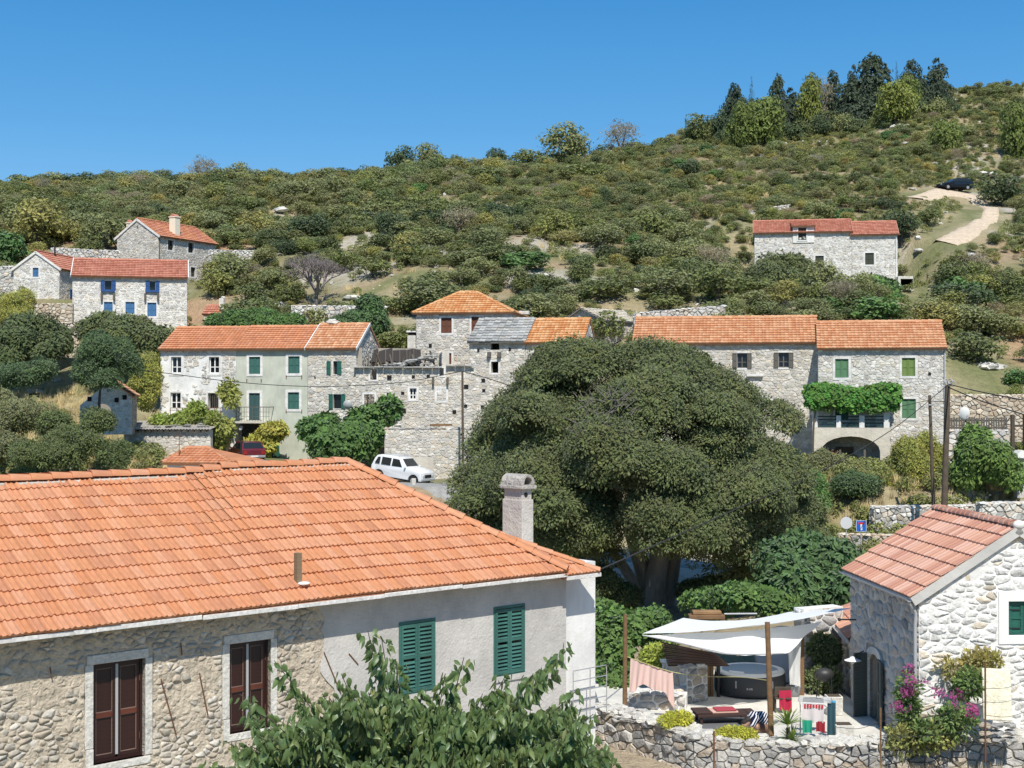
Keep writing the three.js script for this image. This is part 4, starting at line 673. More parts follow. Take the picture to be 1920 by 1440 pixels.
// narrow stone house at the end of the same roof
{
  const f = frame([577, 89.75], [667, 89.3], ROWY), ye = f.y(620, 654), yr = Y(606.5, 92.6) - ROWY;
  const op = [win(f, 625, 677, 632.5, 702, { t: 'open', s: .04, leaves: true, lw: .27, gapL: .16, c: M.green }), win(f, 625, 739, 640, 766, { t: 'open', s: .05, leaves: true, lw: .27, c: M.green }), { ...f.rect(589, 706, 592, 711), t: 'open', s: 0 }];
  const g = bld('narrow_stone_house', 'narrow stone house with open green shutters joining the orange roof', { f, D: 6.6, ye, yr, op, st: ST(121), tones: pale, seed: 121, sides: 'r', verge: true, vergeMat: M.mortarPale });
  put(g, 'satellite_dish', new THREE.SphereGeometry(.42, 16, 8, 0, 6.2832, 0, .8).rotateX(1.8), M.steelGrey, f.u(654, .4), f.y(654, 757, .4), .4); put(g, 'roof_stone', ROCKS[2].clone().scale(.9, .5, .6), M.limestone, f.u(623, -3.3), yr + .12, -3.3);
}
// ruined house with fallen roof
{
  const f = frame([667, 89.2], [925, 90], ROWY - .5), g = thing('ruined_house', 'roofless ruin with a long stone facade and fallen dark beams', 'ruin', f.pos, f.rot), W = f.len, yt = f.y(740, 690), xa = f.u(815), xb = f.u(835), xc = f.u(880), yh = f.y(860, 687), R = rng(77);
  const op = [win(f, 694, 692, 706, 712, { t: 'open', s: .1 }), win(f, 683, 739, 702, 760, { t: 'open', s: .12 }), win(f, 768, 728, 781, 749, { t: 'glass', s: .12 }), win(f, 824, 690, 832, 704, { t: 'open', s: .1 })];
  const bw = { ...f.rect(819, 729, 836, 751), s: .14 };
  wall(g, [[0, 0], [W, 0], [W, f.y(925, 720)], [xc + .1, yh], [xb, yh], [xb - .01, yt + .05], [0, yt]], op, M.mortar, null);
  for (const pn of [[[0, 0], [xb, 0], [xb, yt], [0, yt]], [[xb, 0], [W, 0], [W, f.y(925, 720)], [xc, yh], [xb, yh]]]) masonry(g, pn, { ...ST(131 + pn[1][0] | 0), openings: [...op.map(grow), grow(bw)] });
  part(g, 'blocked_window', slab(rectPoly(bw.x0 - .14, bw.y0 - .14, bw.x1 + .14, bw.y1 + .14), -.03, .03, [rectPoly(bw.x0, bw.y0, bw.x1, bw.y1)]), M.surround); masonry(g, rectPoly(bw.x0, bw.y0, bw.x1, bw.y1), STW(133, { s: .2 }));
  for (const [a, b, w] of [[730, 708, .14], [775, 706, .1], [803, 705, .1], [728, 739, .1], [755, 737, .1], [852, 772, .12], [874, 725, .14], [757, 770, .14], [906, 713, .12], [907, 732, .1], [905, 763, .12], [873, 761, .1]]) put(g, 'wall_hole', box(-w, -w, 0, w, w * .9, .055), M.dark, f.u(a), f.y(a, b), .0);
  for (const a of [812, 839]) put(g, 'stone_bracket', rbox(-.07, -.28, 0, .07, .2, .28, .03), M.greyWood, f.u(a), f.y(a, 713), .0);
  for (let x = -.1; x < xa; x += .62) part(g, 'eave_slab', rbox(x, yt + R() * .03, -.3, x + .6, yt + .08 + R() * .04, .34, .015), slate[Math.floor(R() * 5)]); for (let x = xb + .05; x < xc + .2; x += .6) part(g, 'eave_slab', rbox(x, yh + R() * .02, -.3, x + .58, yh + .09, .3, .015), slate[Math.floor(R() * 5)]);
  part(g, 'wall', box(0, 0, -6, .4, yt + 1.3, -.45), M.mortarDark); part(g, 'wall', box(.4, 0, -6, xa + 1, yt + 1.45, -5.6), M.mortarDark); part(g, 'wall', box(xa + .5, 0, -5.6, xa + .95, yt + 1.1, -.45), M.mortar); masonry(g, rectPoly(0, 0, 5.2, yt + 1.1), { ...ST(137), m: new THREE.Matrix4().makeRotationY(-Math.PI / 2).setPosition(xa + .5, 0, -5.6) });
  for (let i = 0; i < 8; i++) part(g, 'roof_remnant', slab([[0, R() * .5], [.45, R() * .5], [.45, 1.5 + R() * .5], [0, 1.5 + R() * .5]], -.06, .02).applyMatrix4(new THREE.Matrix4().makeRotationX(-.95).setPosition(.5 + i * .47, yt + .3, -3.4)), M.shadeWood);  // roof remains, coloured dark so the gap reads as a shaded hole
  for (let i = 0; i < 9; i++) { const x = .5 + i * .55, t = R(); part(g, 'fallen_beam', beam(V(x + R() * .4, yt + .1, -.5 - R()), V(x + (R() - .3) * 1.2, yt + .7 + t * .7, -2.6 - R() * 1.2), .09, .1), i % 3 ? M.oldWood : M.greyWood); }
  for (let i = 0; i < 70; i++) { const x = 1.8 + R() * 3.2, s = .2 + .35 * R(); rock(g, V(x, yt + .1 + (x - 1.6) * .22 * R() + R() * .1, -.4 - R() * 1.4), s * 1.3, s * .4, s, R() * 6, slate, 'rubble_slab'); }
}
// low roofless enclosure in front of the ruin
{
  const f = frame([721, 85.5], [925, 86], Y(905, 85.5)), g = thing('roofless_byre', 'low roofless stone byre in front of the ruin', 'ruin', f.pos, f.rot), yt = f.y(800, 806), d = f.rect(773, 856, 812, 905); const R = rng(5);
  const op = [{ ...d, arch: .35, t: 'none', s: 0 }]; wall(g, rectPoly(0, 0, f.len, yt), op, M.mortar, ST(141), null, 'wall', .5); part(g, 'infill', slab(archPoly(d.x0, d.y0, d.x1, d.y1, .35), -.2, -.08), std([.56, .42, .27], { map: T.grain, bumpMap: T.rough, bumpScale: .05, roughness: 1 }));
  const yl = f.y(742, 756); wall(g, [[0, 0], [3.4, 0], [3.4, yl], [1.9, yl - .1], [.1, yt]].map(q => [q[0], q[1]]), [], M.mortar, null, new THREE.Matrix4().makeRotationY(Math.PI / 2 - .12).setPosition(.5, 0, -.5)); masonry(g, [[0, 0], [3.4, 0], [3.4, yl], [1.9, yl - .1], [.1, yt]], { ...ST(143), m: new THREE.Matrix4().makeRotationY(Math.PI / 2 - .12).setPosition(.5, 0, -.5) });
  for (let x = 0; x < f.len; x += .38) rock(g, V(x + R() * .1, yt + .05, -.25), .45, .2 + .2 * R(), .5, R() * 6, [M.limestone, ...M.dryTones], 'coping_stone'); for (let i = 0; i < 14; i++) rock(g, V(.75 + (R() - .5) * .3, lerp(yt, yl, clamp((i / 13) * 1.4, 0, 1)) + .1, -.6 - i * .22), .4, .3, .5, R() * 6, [M.limestone, M.dryTones[6]], 'coping_stone');
  part(g, 'old_beam', beam(V(f.u(806), yt + .28, -.3), V(f.u(848), yt + .3, -.3), .16, .14), M.post);
}
// tower house with a pyramid roof
{
  const f = frame([781, 95], [958, 94], Y(760, 94)), W = f.len, D = 6, ye = f.y(870, 587), ov = .28, yr = Y(546, 97) - f.baseY, g = thing('tower_house', 'tall stone house with hipped orange roof and brown shutters above the ruin', 'house', f.pos, f.rot), p = Math.atan2(yr - ye, D / 2 + ov), S = (D / 2 + ov) / Math.cos(p), ra = f.u(862, -3) + ov, rb = f.u(894, -3) + ov;
  const br = woodMat([.20, .075, .04]), op = [win(f, 827, 596, 847, 624.5, { t: 'shut', c: br, s: .12 }), win(f, 884, 594, 905, 624, { t: 'shut', c: br, s: .12 }), win(f, 827, 662, 846.5, 683, { t: 'shut', c: br, s: .14 })]; const wt = ye + .06;
  wall(g, rectPoly(0, 0, W, wt), op, M.mortar, ST(151)); for (const s of [0, 1]) { part(g, 'wall', box(s ? W - .44 : .004, 0, -D, s ? W - .004 : .44, wt, -.45), M.mortar); } masonry(g, rectPoly(0, 0, D, wt), { ...ST(152), m: new THREE.Matrix4().makeRotationY(Math.PI / 2).setPosition(W, 0, 0) }); masonry(g, rectPoly(0, 0, D, wt), { ...ST(153), m: new THREE.Matrix4().makeRotationY(-Math.PI / 2).setPosition(0, 0, -D) }); part(g, 'wall', box(0, 0, -D - .01, W, wt, -D + .4), M.mortar);
  const WW = W + 2 * ov, ti = { rows: Math.round(S / .36), tw: .24, S, tones: amber }; tiles(g, { ...ti, O: V(-ov, ye, ov), U: V(1, 0, 0), Vv: V(0, Math.sin(p), -Math.cos(p)), W: WW, tl: ra, tr: WW - rb, seed: 155 });
  const ps = Math.atan2(yr - ye, WW - rb), ss = (WW - rb) / Math.cos(ps), DD = D + 2 * ov; tiles(g, { ...ti, S: ss, rows: Math.round(ss / .36), O: V(W + ov, ye, ov), U: V(0, 0, -1), Vv: V(-Math.cos(ps), Math.sin(ps), 0), W: DD, tl: DD / 2 - .01, tr: DD / 2 - .01, seed: 156 });
  const pl = Math.atan2(yr - ye, ra), sl = ra / Math.cos(pl); tiles(g, { ...ti, S: sl, rows: Math.round(sl / .36), O: V(-ov, ye, -D - ov), U: V(0, 0, 1), Vv: V(Math.cos(pl), Math.sin(pl), 0), W: DD, tl: DD / 2 - .01, tr: DD / 2 - .01, seed: 157 });
  caps(g, V(-ov, ye + .05, ov), V(ra - ov, yr, -D / 2), .42, .12, amber, 158); caps(g, V(W + ov, ye + .05, ov), V(rb - ov, yr, -D / 2), .42, .12, amber, 159); caps(g, V(ra - ov, yr, -D / 2), V(rb - ov, yr, -D / 2), .4, .12, amber, 160);
  const ch = put(g, 'chimney', box(-.3, 0, -.3, .3, f.y(771, 628) - 0, .3), M.limestone, f.u(772, -.6), 0, -.9); put(ch, 'cap', rbox(-.36, 0, -.36, .36, .12, .36, .02), M.surround, 0, f.y(771, 628) + .2, 0); put(ch, 'pot', box(-.26, 0, -.26, .26, .2, .26), M.dark, 0, f.y(771, 628), 0);
  const c2 = put(g, 'chimney', rbox(-.35, 0, -.3, .35, .25, .3, .04), M.limestone, f.u(983, -3), f.y(983, 590, -3), -3); for (const [a, b] of [[807, 648], [809, 676]]) put(g, 'wall_hole', box(-.1, -.12, 0, .1, .12, .055), M.dark, f.u(a), f.y(a, b), .0);
}
// house with a stone slab roof, and its tiled neighbour
{
  const f = frame([880, 91], [985, 90.2], ROWY), ye = f.y(930, 642), yr = Y(597, 93.4) - ROWY; const op = [win(f, 920, 643.5, 936, 656, { t: 'open', s: 0 }), win(f, 921, 678, 934.5, 699, { t: 'open', s: .12 })];
  const g = bld('slab_roof_house', 'stone house with grey stone slab roof beside the hipped tower house', { f, D: 6, ye, yr, op, st: ST(161), tones: slate, seed: 161, sides: 'l', tw: .4, rows: 9, deckMat: M.deckGrey, sag: (u, v) => [.08 * fbm(u * 2, v * 2, 7, 2), .06 * (fbm(u * 3, v, 9, 2) - .5)] });
  for (const a of [918, 937]) put(g, 'stone_bracket', rbox(-.12, -.2, 0, .12, .18, .26, .05), M.greyWood, f.u(a), f.y(a, 665), 0); for (const [a, b] of [[897, 657], [956, 655]]) put(g, 'wall_hole', box(-.07, -.1, 0, .07, .1, .055), M.dark, f.u(a), f.y(a, b), 0);
  const f2 = frame([985.5, 90.2], [1093, 89.5], ROWY), ye2 = f2.y(1030, 643), yr2 = Y(597, 92.6) - ROWY; bld('tiled_stone_house', 'stone house with bright orange roof and brown shutter behind the great tree', { f: f2, D: 6, ye: ye2, yr: yr2, op: [win(f2, 1001, 650, 1023, 681, { t: 'shut', c: M.brown, s: .14 })], st: ST(165), tones: amber, seed: 165, sides: 'r' });
}
// gable stone house behind, turned away
{
  const f = frame([1060, 103.5], [1137, 101], Y(660, 101)), g = thing('gable_barn', 'stone barn with pale slab roof behind the tiled stone house', 'barn', f.pos, f.rot), W = f.len, wt = f.y(1100, 603), yr = f.y(1090, 577), D = 6.5; const pts = [[0, 0], [W, 0], [W, wt], [W * .42, yr - .1], [0, wt + .1]];
  wall(g, pts, [], M.mortar, ST(171)); part(g, 'wall', box(W - .4, 0, -D, W - .004, wt, -.45), M.mortar); masonry(g, rectPoly(0, 0, D, wt), { ...ST(172), m: new THREE.Matrix4().makeRotationY(Math.PI / 2).setPosition(W, 0, 0) }); part(g, 'wall', box(0.004, 0, -D, .4, wt, -.45), M.mortar);
  const tn = [[.62, .55, .42], [.70, .63, .50], [.56, .50, .40], [.74, .69, .58]].map(c => stoneMat(c)), p = Math.atan2(yr - wt, W * .58 + .2), S = (W * .58 + .2) / Math.cos(p); tiles(g, { O: V(W + .2, wt, .25), U: V(0, 0, -1), Vv: V(-Math.cos(p), Math.sin(p), 0), W: D + .4, S, rows: 7, tw: .42, tones: tn, seed: 173, deckMat: M.deckGrey }); const p2 = Math.atan2(yr - wt - .1, W * .42 + .15), S2 = (W * .42 + .15) / Math.cos(p2); tiles(g, { O: V(-.15, wt + .1, -D - .15), U: V(0, 0, 1), Vv: V(Math.cos(p2), Math.sin(p2), 0), W: D + .4, S: S2, rows: 5, tw: .42, tones: tn, seed: 174, deckMat: M.deckGrey });
}
// long house behind the great tree
{
  const f = frame([1187, 92], [1533, 90], Y(885, 90)), ye = f.y(1400, 643.5), yr = Y(593, 93.6) - f.baseY; const op = [win(f, 1382, 662, 1401, 690, { t: 'glass', s: .03, top: .12, sill: .12, leaves: true, lw: .28, c: M.greyWood, fm: M.greyWood }), win(f, 1459.5, 661, 1479, 689, { t: 'glass', s: .03, top: .12, sill: .12, leaves: true, lw: .28, c: M.greyWood, fm: M.greyWood })];
  const g = bld('long_stone_house', 'long stone house with grey shutters partly hidden by the great tree', { f, D: 6.4, ye, yr, op, st: ST(181), tones: pale.slice(0, 3), seed: 181, sides: 'r' }); part(g, 'ledge', rbox(f.u(1400), f.y(1410, 706), 0, f.u(1431), f.y(1410, 702), .25, .02), M.surround);
}
// house with the arched porch and the vine
{
  const f = frame([1534, 88.5], [1773, 87], Y(895, 88)), ye = f.y(1650, 653.5), yr = Y(602, 91) - f.baseY;
  const op = [win(f, 1566, 673, 1591, 708, { t: 'shut', c: M.palegreen, s: .15 }), win(f, 1691, 671, 1716, 705, { t: 'shut', c: M.lime, s: .15 }), win(f, 1691, 748, 1717, 784, { t: 'shut', c: M.palegreen, s: .15 }), win(f, 1566, 744, 1591, 788, { t: 'shut', c: M.green, s: .12, door: true })];
  const g = bld('porch_house', 'stone house with green shutters and arched porch under a vine', { f, D: 6.4, ye, yr, op, st: STW(191), tones: pale.slice(0, 3), seed: 191, sides: 'r' });
  part(g, 'downpipe', rod(V(f.len - .06, 0, .07), V(f.len - .06, ye - .1, .07), .05), M.steelGrey); put(g, 'wall_hole', box(-.08, -.08, 0, .08, .08, .05), M.dark, f.u(1743), f.y(1743, 701), 0);
  const z = 1.9, r = f.rect(1523, 805, 1669, 884, z), a = f.rect(1540, 818, 1650, 884, z), m = new THREE.Matrix4().makeTranslation(0, 0, z), porch = new THREE.Group(); porch.name = 'porch'; g.add(porch);
  const fr = slab(rectPoly(r.x0, 0, r.x1, r.y1), -.4, 0, [archPoly(a.x0, 0, a.x1, a.y1, .9)]); fr.applyMatrix4(m); part(porch, 'arch_wall', fr, plasterMat([.70, .64, .53], { bumpScale: .03 })); part(porch, 'porch_floor', box(r.x0, r.y1, .0, r.x1, r.y1 + .1, z - .001), M.mortar); part(porch, 'side_wall', box(r.x1 - .4, 0, .05, r.x1 - .003, r.y1, z - .4), M.mortar); part(porch, 'side_wall', box(r.x0 + .003, 0, .05, r.x0 + .4, r.y1, z - .4), M.mortar);
  part(porch, 'inner_door', box(a.x0 + .9, 0, .04, a.x0 + 2.0, 1.9, .09), woodMat([.24, .17, .10])); part(porch, 'red_bin', new THREE.CylinderGeometry(.5, .5, 1.5, 14).translate(a.x0 + .5, 1.0, .8), std([.35, .06, .05]));
  for (const [p0, p1] of [[1523, 1533], [1568, 1577], [1611, 1621], [1657, 1668]]) part(porch, 'pillar', rbox(f.u(p0, z), r.y1 + .1, z - .3, f.u(p1, z), r.y1 + (p0 === 1523 || p0 === 1657 ? 2.1 : .85), z - .03, .02), M.plasterWhite);
  for (const [p0, p1] of [[1533, 1568], [1577, 1611], [1621, 1657]]) for (const k of [.15, .35, .55, .75]) part(porch, 'rail', box(f.u(p0, z), r.y1 + k, z - .17, f.u(p1, z), r.y1 + k + .07, z - .13), std([.03, .07, .06]));
  for (const k of [0, 1, 2, 3]) part(porch, 'pergola_beam', beam(V(lerp(r.x0, r.x1, k / 3), r.y1 + 2.15, .05), V(lerp(r.x0, r.x1, k / 3), r.y1 + 2.15, z + .1), .1, .12), M.oldWood);
  for (const p0 of [1575, 1621]) part(porch, 'fence_post', box(f.u(p0, z) - .06, .0, z + .08, f.u(p0, z) + .06, f.y(p0, 843, z), z + .2), M.greyWood); part(porch, 'fence_rail', [box(f.u(1548, z), f.y(1600, 870, z), z + .09, f.u(1652, z), f.y(1600, 866, z), z + .15), box(f.u(1575, z), f.y(1600, 848, z) - .9, z + .09, f.u(1650, z), f.y(1600, 848, z) - .8, z + .15)], M.greyWood);
  // grape vine on the pergola
  const vm = leafMat(.045, .11, .022), R = rng(6), pos = [], v = thing('grape_vine', 'bright green grape vine covering the pergola of the porch house', 'vine', f.pos, f.rot), im = new THREE.InstancedMesh(crownGeo(301, { n: 60, leaf: .16, lobes: 6, lr: .5, asp: .85 }), vm, 640), mt = new THREE.Matrix4(); im.name = 'foliage'; im.userData.kind = 'stuff';
  for (let i = 0; i < 640; i++) { const u = R(), hang = i % 2 === 0, x = lerp(r.x0 - .25, r.x1 + .45, u), y = hang ? r.y1 + 1.5 + R() * .7 - (R() < .25 ? R() * .5 : 0) : r.y1 + 2.0 + R() * .55 + .12 * Math.sin(u * 9), zz = hang ? z + R() * .35 : R() * (z + .3), s = .5 + .3 * R(); im.setMatrixAt(i, mt.makeRotationY(R() * 6).scale(V(s, s, s)).setPosition(x, y - s * .5, zz)); im.setColorAt(i, C(.8 + .5 * R(), .85 + .35 * R(), .8 + .3 * R())); } v.add(im);
  part(v, 'stem', tube([V(r.x0 + .1, 0, z + .1), V(r.x0 + .05, 1.5, z + .12), V(r.x0 + .2, r.y1 + 1.2, z + .05), V(r.x0 + .5, r.y1 + 2.1, z)], .05), M.pole);
}
// white stone house high on the hill
{
  const f = frame([1415, 133.5], [1597, 132], Y(575, 132)), ye = f.y(1500, 436), yr = Y(411, 135) - f.baseY; const op = [win(f, 1529, 479.5, 1545, 501, { t: 'shut', c: M.olive, s: .13 }), win(f, 1530, 534, 1543, 560, { t: 'shut', c: M.olive, s: .13, door: true, sill: 0 })];
  const g = bld('hill_house', 'white stone house with dormer high on the right slope', { f, D: 5.6, ye, yr, op, mat: M.mortarPale, st: STW(201), tones: terra, seed: 201, sides: 'r', verge: true, vergeMat: terra[3] });
  // dormer
  const x0 = f.u(1487), x1 = f.u(1527), yb = f.y(1505, 455), yt = f.y(1505, 424), d = new THREE.Group(); d.name = 'dormer'; d.position.set(x0, yb, .1); g.add(d); const w = x1 - x0, h = yt - yb, o = { x0: f.u(1497) - x0, x1: f.u(1512) - x0, y0: .25, y1: h - .15, t: 'shut', c: M.olive, s: .12 };
  part(d, 'dormer_wall', slab(rectPoly(0, 0, w, h), -1.8, 0, [holeOf(o)]), M.mortarPale); const fk = d; openingParts(fk, o); const pr = .32; tiles(d, { O: V(-.15, h, .25), U: V(1, 0, 0), Vv: V(0, Math.sin(pr), -Math.cos(pr)), W: w + .3, S: 2.2, rows: 6, tw: .24, tones: terra, seed: 203 });
  const f2 = frame([1598, 132.0], [1683, 131.3], Y(575, 132)), ye2 = f2.y(1640, 440), yr2 = Y(415.5, 134.6) - f2.baseY; const g2 = bld('hill_house_wing', 'lower white stone wing at the right end of the hill house', { f: f2, D: 5.4, ye: ye2, yr: yr2, op: [win(f2, 1622.5, 474, 1639, 496, { t: 'shut', c: M.olive, s: .15 })], mat: M.mortarPale, st: STW(205), tones: terra, seed: 205, sides: 'r', verge: true, vergeMat: terra[3] }, 'house'); part(g2, 'downpipe', rod(V(f2.len - .1, 1, .07), V(f2.len - .1, ye2 - .1, .07), .05), M.white);
  const s = thing('stone_steps', 'white stone steps at the right corner of the hill house', 'steps', at(1681, 545, 131)); for (let i = 0; i < 6; i++) part(s, 'step', rbox(i * .22, -.6, -.6, i * .22 + 1.4 - i * .2, 1.3 - i * .22, .6, .02), M.limestone);
}
// house with blue shutters
{
  const f = frame([135.5, 110], [350, 112], Y(635, 111)), ye = f.y(245, 519.5), yr = Y(487, 114) - f.baseY; const op = [win(f, 196, 526, 209, 543, { t: 'open', s: 0, leaves: true, lw: .3, c: M.blueDark }), win(f, 280, 527, 291, 544, { t: 'open', s: 0, leaves: true, lw: .3, c: M.blueDark }), ...[[194.5, 566, 211, 588], [235, 566, 252, 588], [276, 567.5, 293, 593]].map(q => win(f, ...q, { t: 'shut', c: M.blue, s: .14 }))];
  const g = bld('blue_shutter_house', 'long stone house with bright blue shutters and red tile roof', { f, D: 5.6, ye, yr, op, mat: M.mortarPale, st: STW(211), tones: terra, seed: 211, sides: 'r', verge: true, vergeMat: M.surround }); for (const a of [190.5, 213.5, 272, 296]) put(g, 'stone_bracket', rbox(-.08, -.25, 0, .08, .3, .3, .03), M.greyWood, f.u(a), f.y(a, 557), 0);
  for (const [a, b, c, d] of [[189, 543, 215, 547], [272, 544, 298, 548]]) { const q = f.rect(a, b, c, d); part(g, 'sill', box(q.x0, q.y0, 0, q.x1, q.y1, .2), M.blueDark); }
}
// its gabled wing
{
  const dir = [.18, .984], f = (() => { const x1 = X(110, 117), Z1 = 117, w = 4.1, x0 = x1 - .984 * w, Z0 = Z1 + .18 * w * -1 * -1; return frame([960 + x0 / Z0 * F, Z0], [110, 117], Y(585, 117)); })(), W = f.len, wt = f.y(108, 503), yr = f.y(66, 473), D = 7, g = thing('gabled_wing', 'small gabled stone house with one blue shutter and white verge', 'house', f.pos, f.rot);
  const op = [win(f, 61, 502, 72, 519, { t: 'shut', c: M.blue, s: .14 })], gp = [[0, 0], [W, 0], [W, wt], [W / 2, yr], [0, wt]]; wall(g, gp, op, M.mortarPale, STW(221)); const mm = new THREE.Matrix4().makeRotationY(Math.PI / 2).setPosition(W, 0, 0); part(g, 'wall', slab(rectPoly(.45, 0, D, wt), -.4, -.004).applyMatrix4(mm), M.mortar); masonry(g, rectPoly(0, 0, D, wt), { ...ST(222), m: mm }); part(g, 'wall', box(0.004, 0, -D, .4, wt, -.45), M.mortar); part(g, 'wall', box(0, 0, -D - .3, W, wt, -D), M.mortar);
  const p = Math.atan2(yr - wt, W / 2), S = (W / 2 + .25) / Math.cos(p), ye = wt - .25 * Math.tan(p) + .1; for (const s of [0, 1]) tiles(g, { O: V(s ? W + .25 : -.25, ye, s ? .12 : -D), U: V(0, 0, s ? -1 : 1), Vv: V(s ? -Math.cos(p) : Math.cos(p), Math.sin(p), 0), W: D + .12, S, rows: 7, tw: .24, tones: terra, seed: 223 + s }); caps(g, V(W / 2, yr + .14, .1), V(W / 2, yr + .14, -D), .42, .13, terra, 225);
  for (const s of [-1, 1]) { const q = slab(rectPoly(-.02, -.16, S, .02), 0, .1); q.applyMatrix4(new THREE.Matrix4().makeBasis(V(-s * Math.cos(p), Math.sin(p), 0), V(s * Math.sin(p), Math.cos(p), 0), V(0, 0, -s)).setPosition(s > 0 ? W + .25 : -.25, ye, s > 0 ? .13 : .03)); part(g, 'verge', q, M.surround); }
  const sg = f; put(g, 'side_window', box(0, 0, 0, .03, .75, .6), M.blueDark, W + .05, Y(559, 119) - f.baseY, -2.4); part(g, 'stove_pipe', rod(V(W * .58, yr, -2.5), V(W * .58, yr + .75, -2.5), .07), M.iron);
}
// tall house above, seen from the corner
{
  const D = 8.2, w = 5, ax = [.458, .889], c = [X(296, 130), 130], l = [c[0] - .889 * w, c[1] + .458 * w]; const f = frame([960 + l[0] / l[1] * F, l[1]], [296, 130], Y(575, 131)), W = f.len, wt = f.y(294, 441), yr = f.y(259, 411.5), g = thing('upper_house', 'tall stone house with orange roof and pale chimney above the blue shutters', 'house', f.pos, f.rot);
  wall(g, [[0, 0], [W, 0], [W, wt], [W / 2, yr], [0, wt]], [{ x0: W / 2 - .1, x1: W / 2 + .1, y0: yr - .9, y1: yr - .6, t: 'open', s: 0 }], M.mortar, ST(231)); const sd = new THREE.Group(); sd.name = 'long_side'; sd.rotation.y = Math.PI / 2; sd.position.set(W, 0, 0); g.add(sd);
  // openings of the long side, placed by its own frame
  const fe = [c[0] + ax[0] * D, c[1] + ax[1] * D], fs = frame([296, 130], [960 + fe[0] / fe[1] * F, fe[1]], f.baseY), op = [win(fs, 314, 450, 324.5, 469, { t: 'glass', s: .13, fm: M.greyWood }), win(fs, 352, 455, 362.5, 474, { t: 'glass', s: .13, fm: M.greyWood }), win(fs, 357, 501, 366, 519, { t: 'glass', s: .13, fm: M.greyWood })];
  wall(sd, rectPoly(.45, 0, D, wt), op, M.mortar, null, null, 'wall', .45); masonry(sd, rectPoly(0, 0, D, wt), { ...ST(232), openings: op.map(grow) }); part(g, 'wall', box(.004, 0, -D, .4, wt, -.45), M.mortar); part(g, 'wall', box(.4, 0, -D, W - .46, wt, -D + .4), M.mortar);
  const p = Math.atan2(yr - wt, W / 2), S = (W / 2 + .3) / Math.cos(p), ye = wt - .3 * Math.tan(p) + .1; for (const s of [0, 1]) tiles(g, { O: V(s ? W + .3 : -.3, ye, s ? .12 : -D - .1), U: V(0, 0, s ? -1 : 1), Vv: V(s ? -Math.cos(p) : Math.cos(p), Math.sin(p), 0), W: D + .22, S, rows: 9, tw: .24, tones: [...M.orange.slice(0, 4), ...terra], seed: 233 + s }); caps(g, V(W / 2, yr + .14, .1), V(W / 2, yr + .14, -D), .42, .13, M.orange, 235);
  for (const s of [-1, 1]) { const q = slab(rectPoly(-.02, -.16, S, .02), 0, .08); q.applyMatrix4(new THREE.Matrix4().makeBasis(V(-s * Math.cos(p), Math.sin(p), 0), V(s * Math.sin(p), Math.cos(p), 0), V(0, 0, -s)).setPosition(s > 0 ? W + .3 : -.3, ye, s > 0 ? .13 : .05)); part(g, 'verge', q, M.surround); }
  const stack = (px, py, Z, hh, ww) => { const q = toLocal(f, at(px, py, Z)); const ch = part(g, 'chimney', rbox(-ww, -hh, -ww, ww, 0, ww, .02), std([.80, .74, .58])); ch.position.copy(q); part(ch, 'cap', rbox(-ww - .06, 0, -ww - .06, ww + .06, .09, ww + .06, .015), std([.80, .74, .58])); part(ch, 'cover', slab([[-ww, .1], [ww, .1], [0, .36]], -ww, ww), terra[1]); }; stack(327, 408, 133, 2.4, .36); stack(243, 419, 134, 1.6, .24); part(g, 'downpipe', rod(V(W + .06, 0, -.1), V(W + .06, wt, -.1), .05), M.greyWood);
}
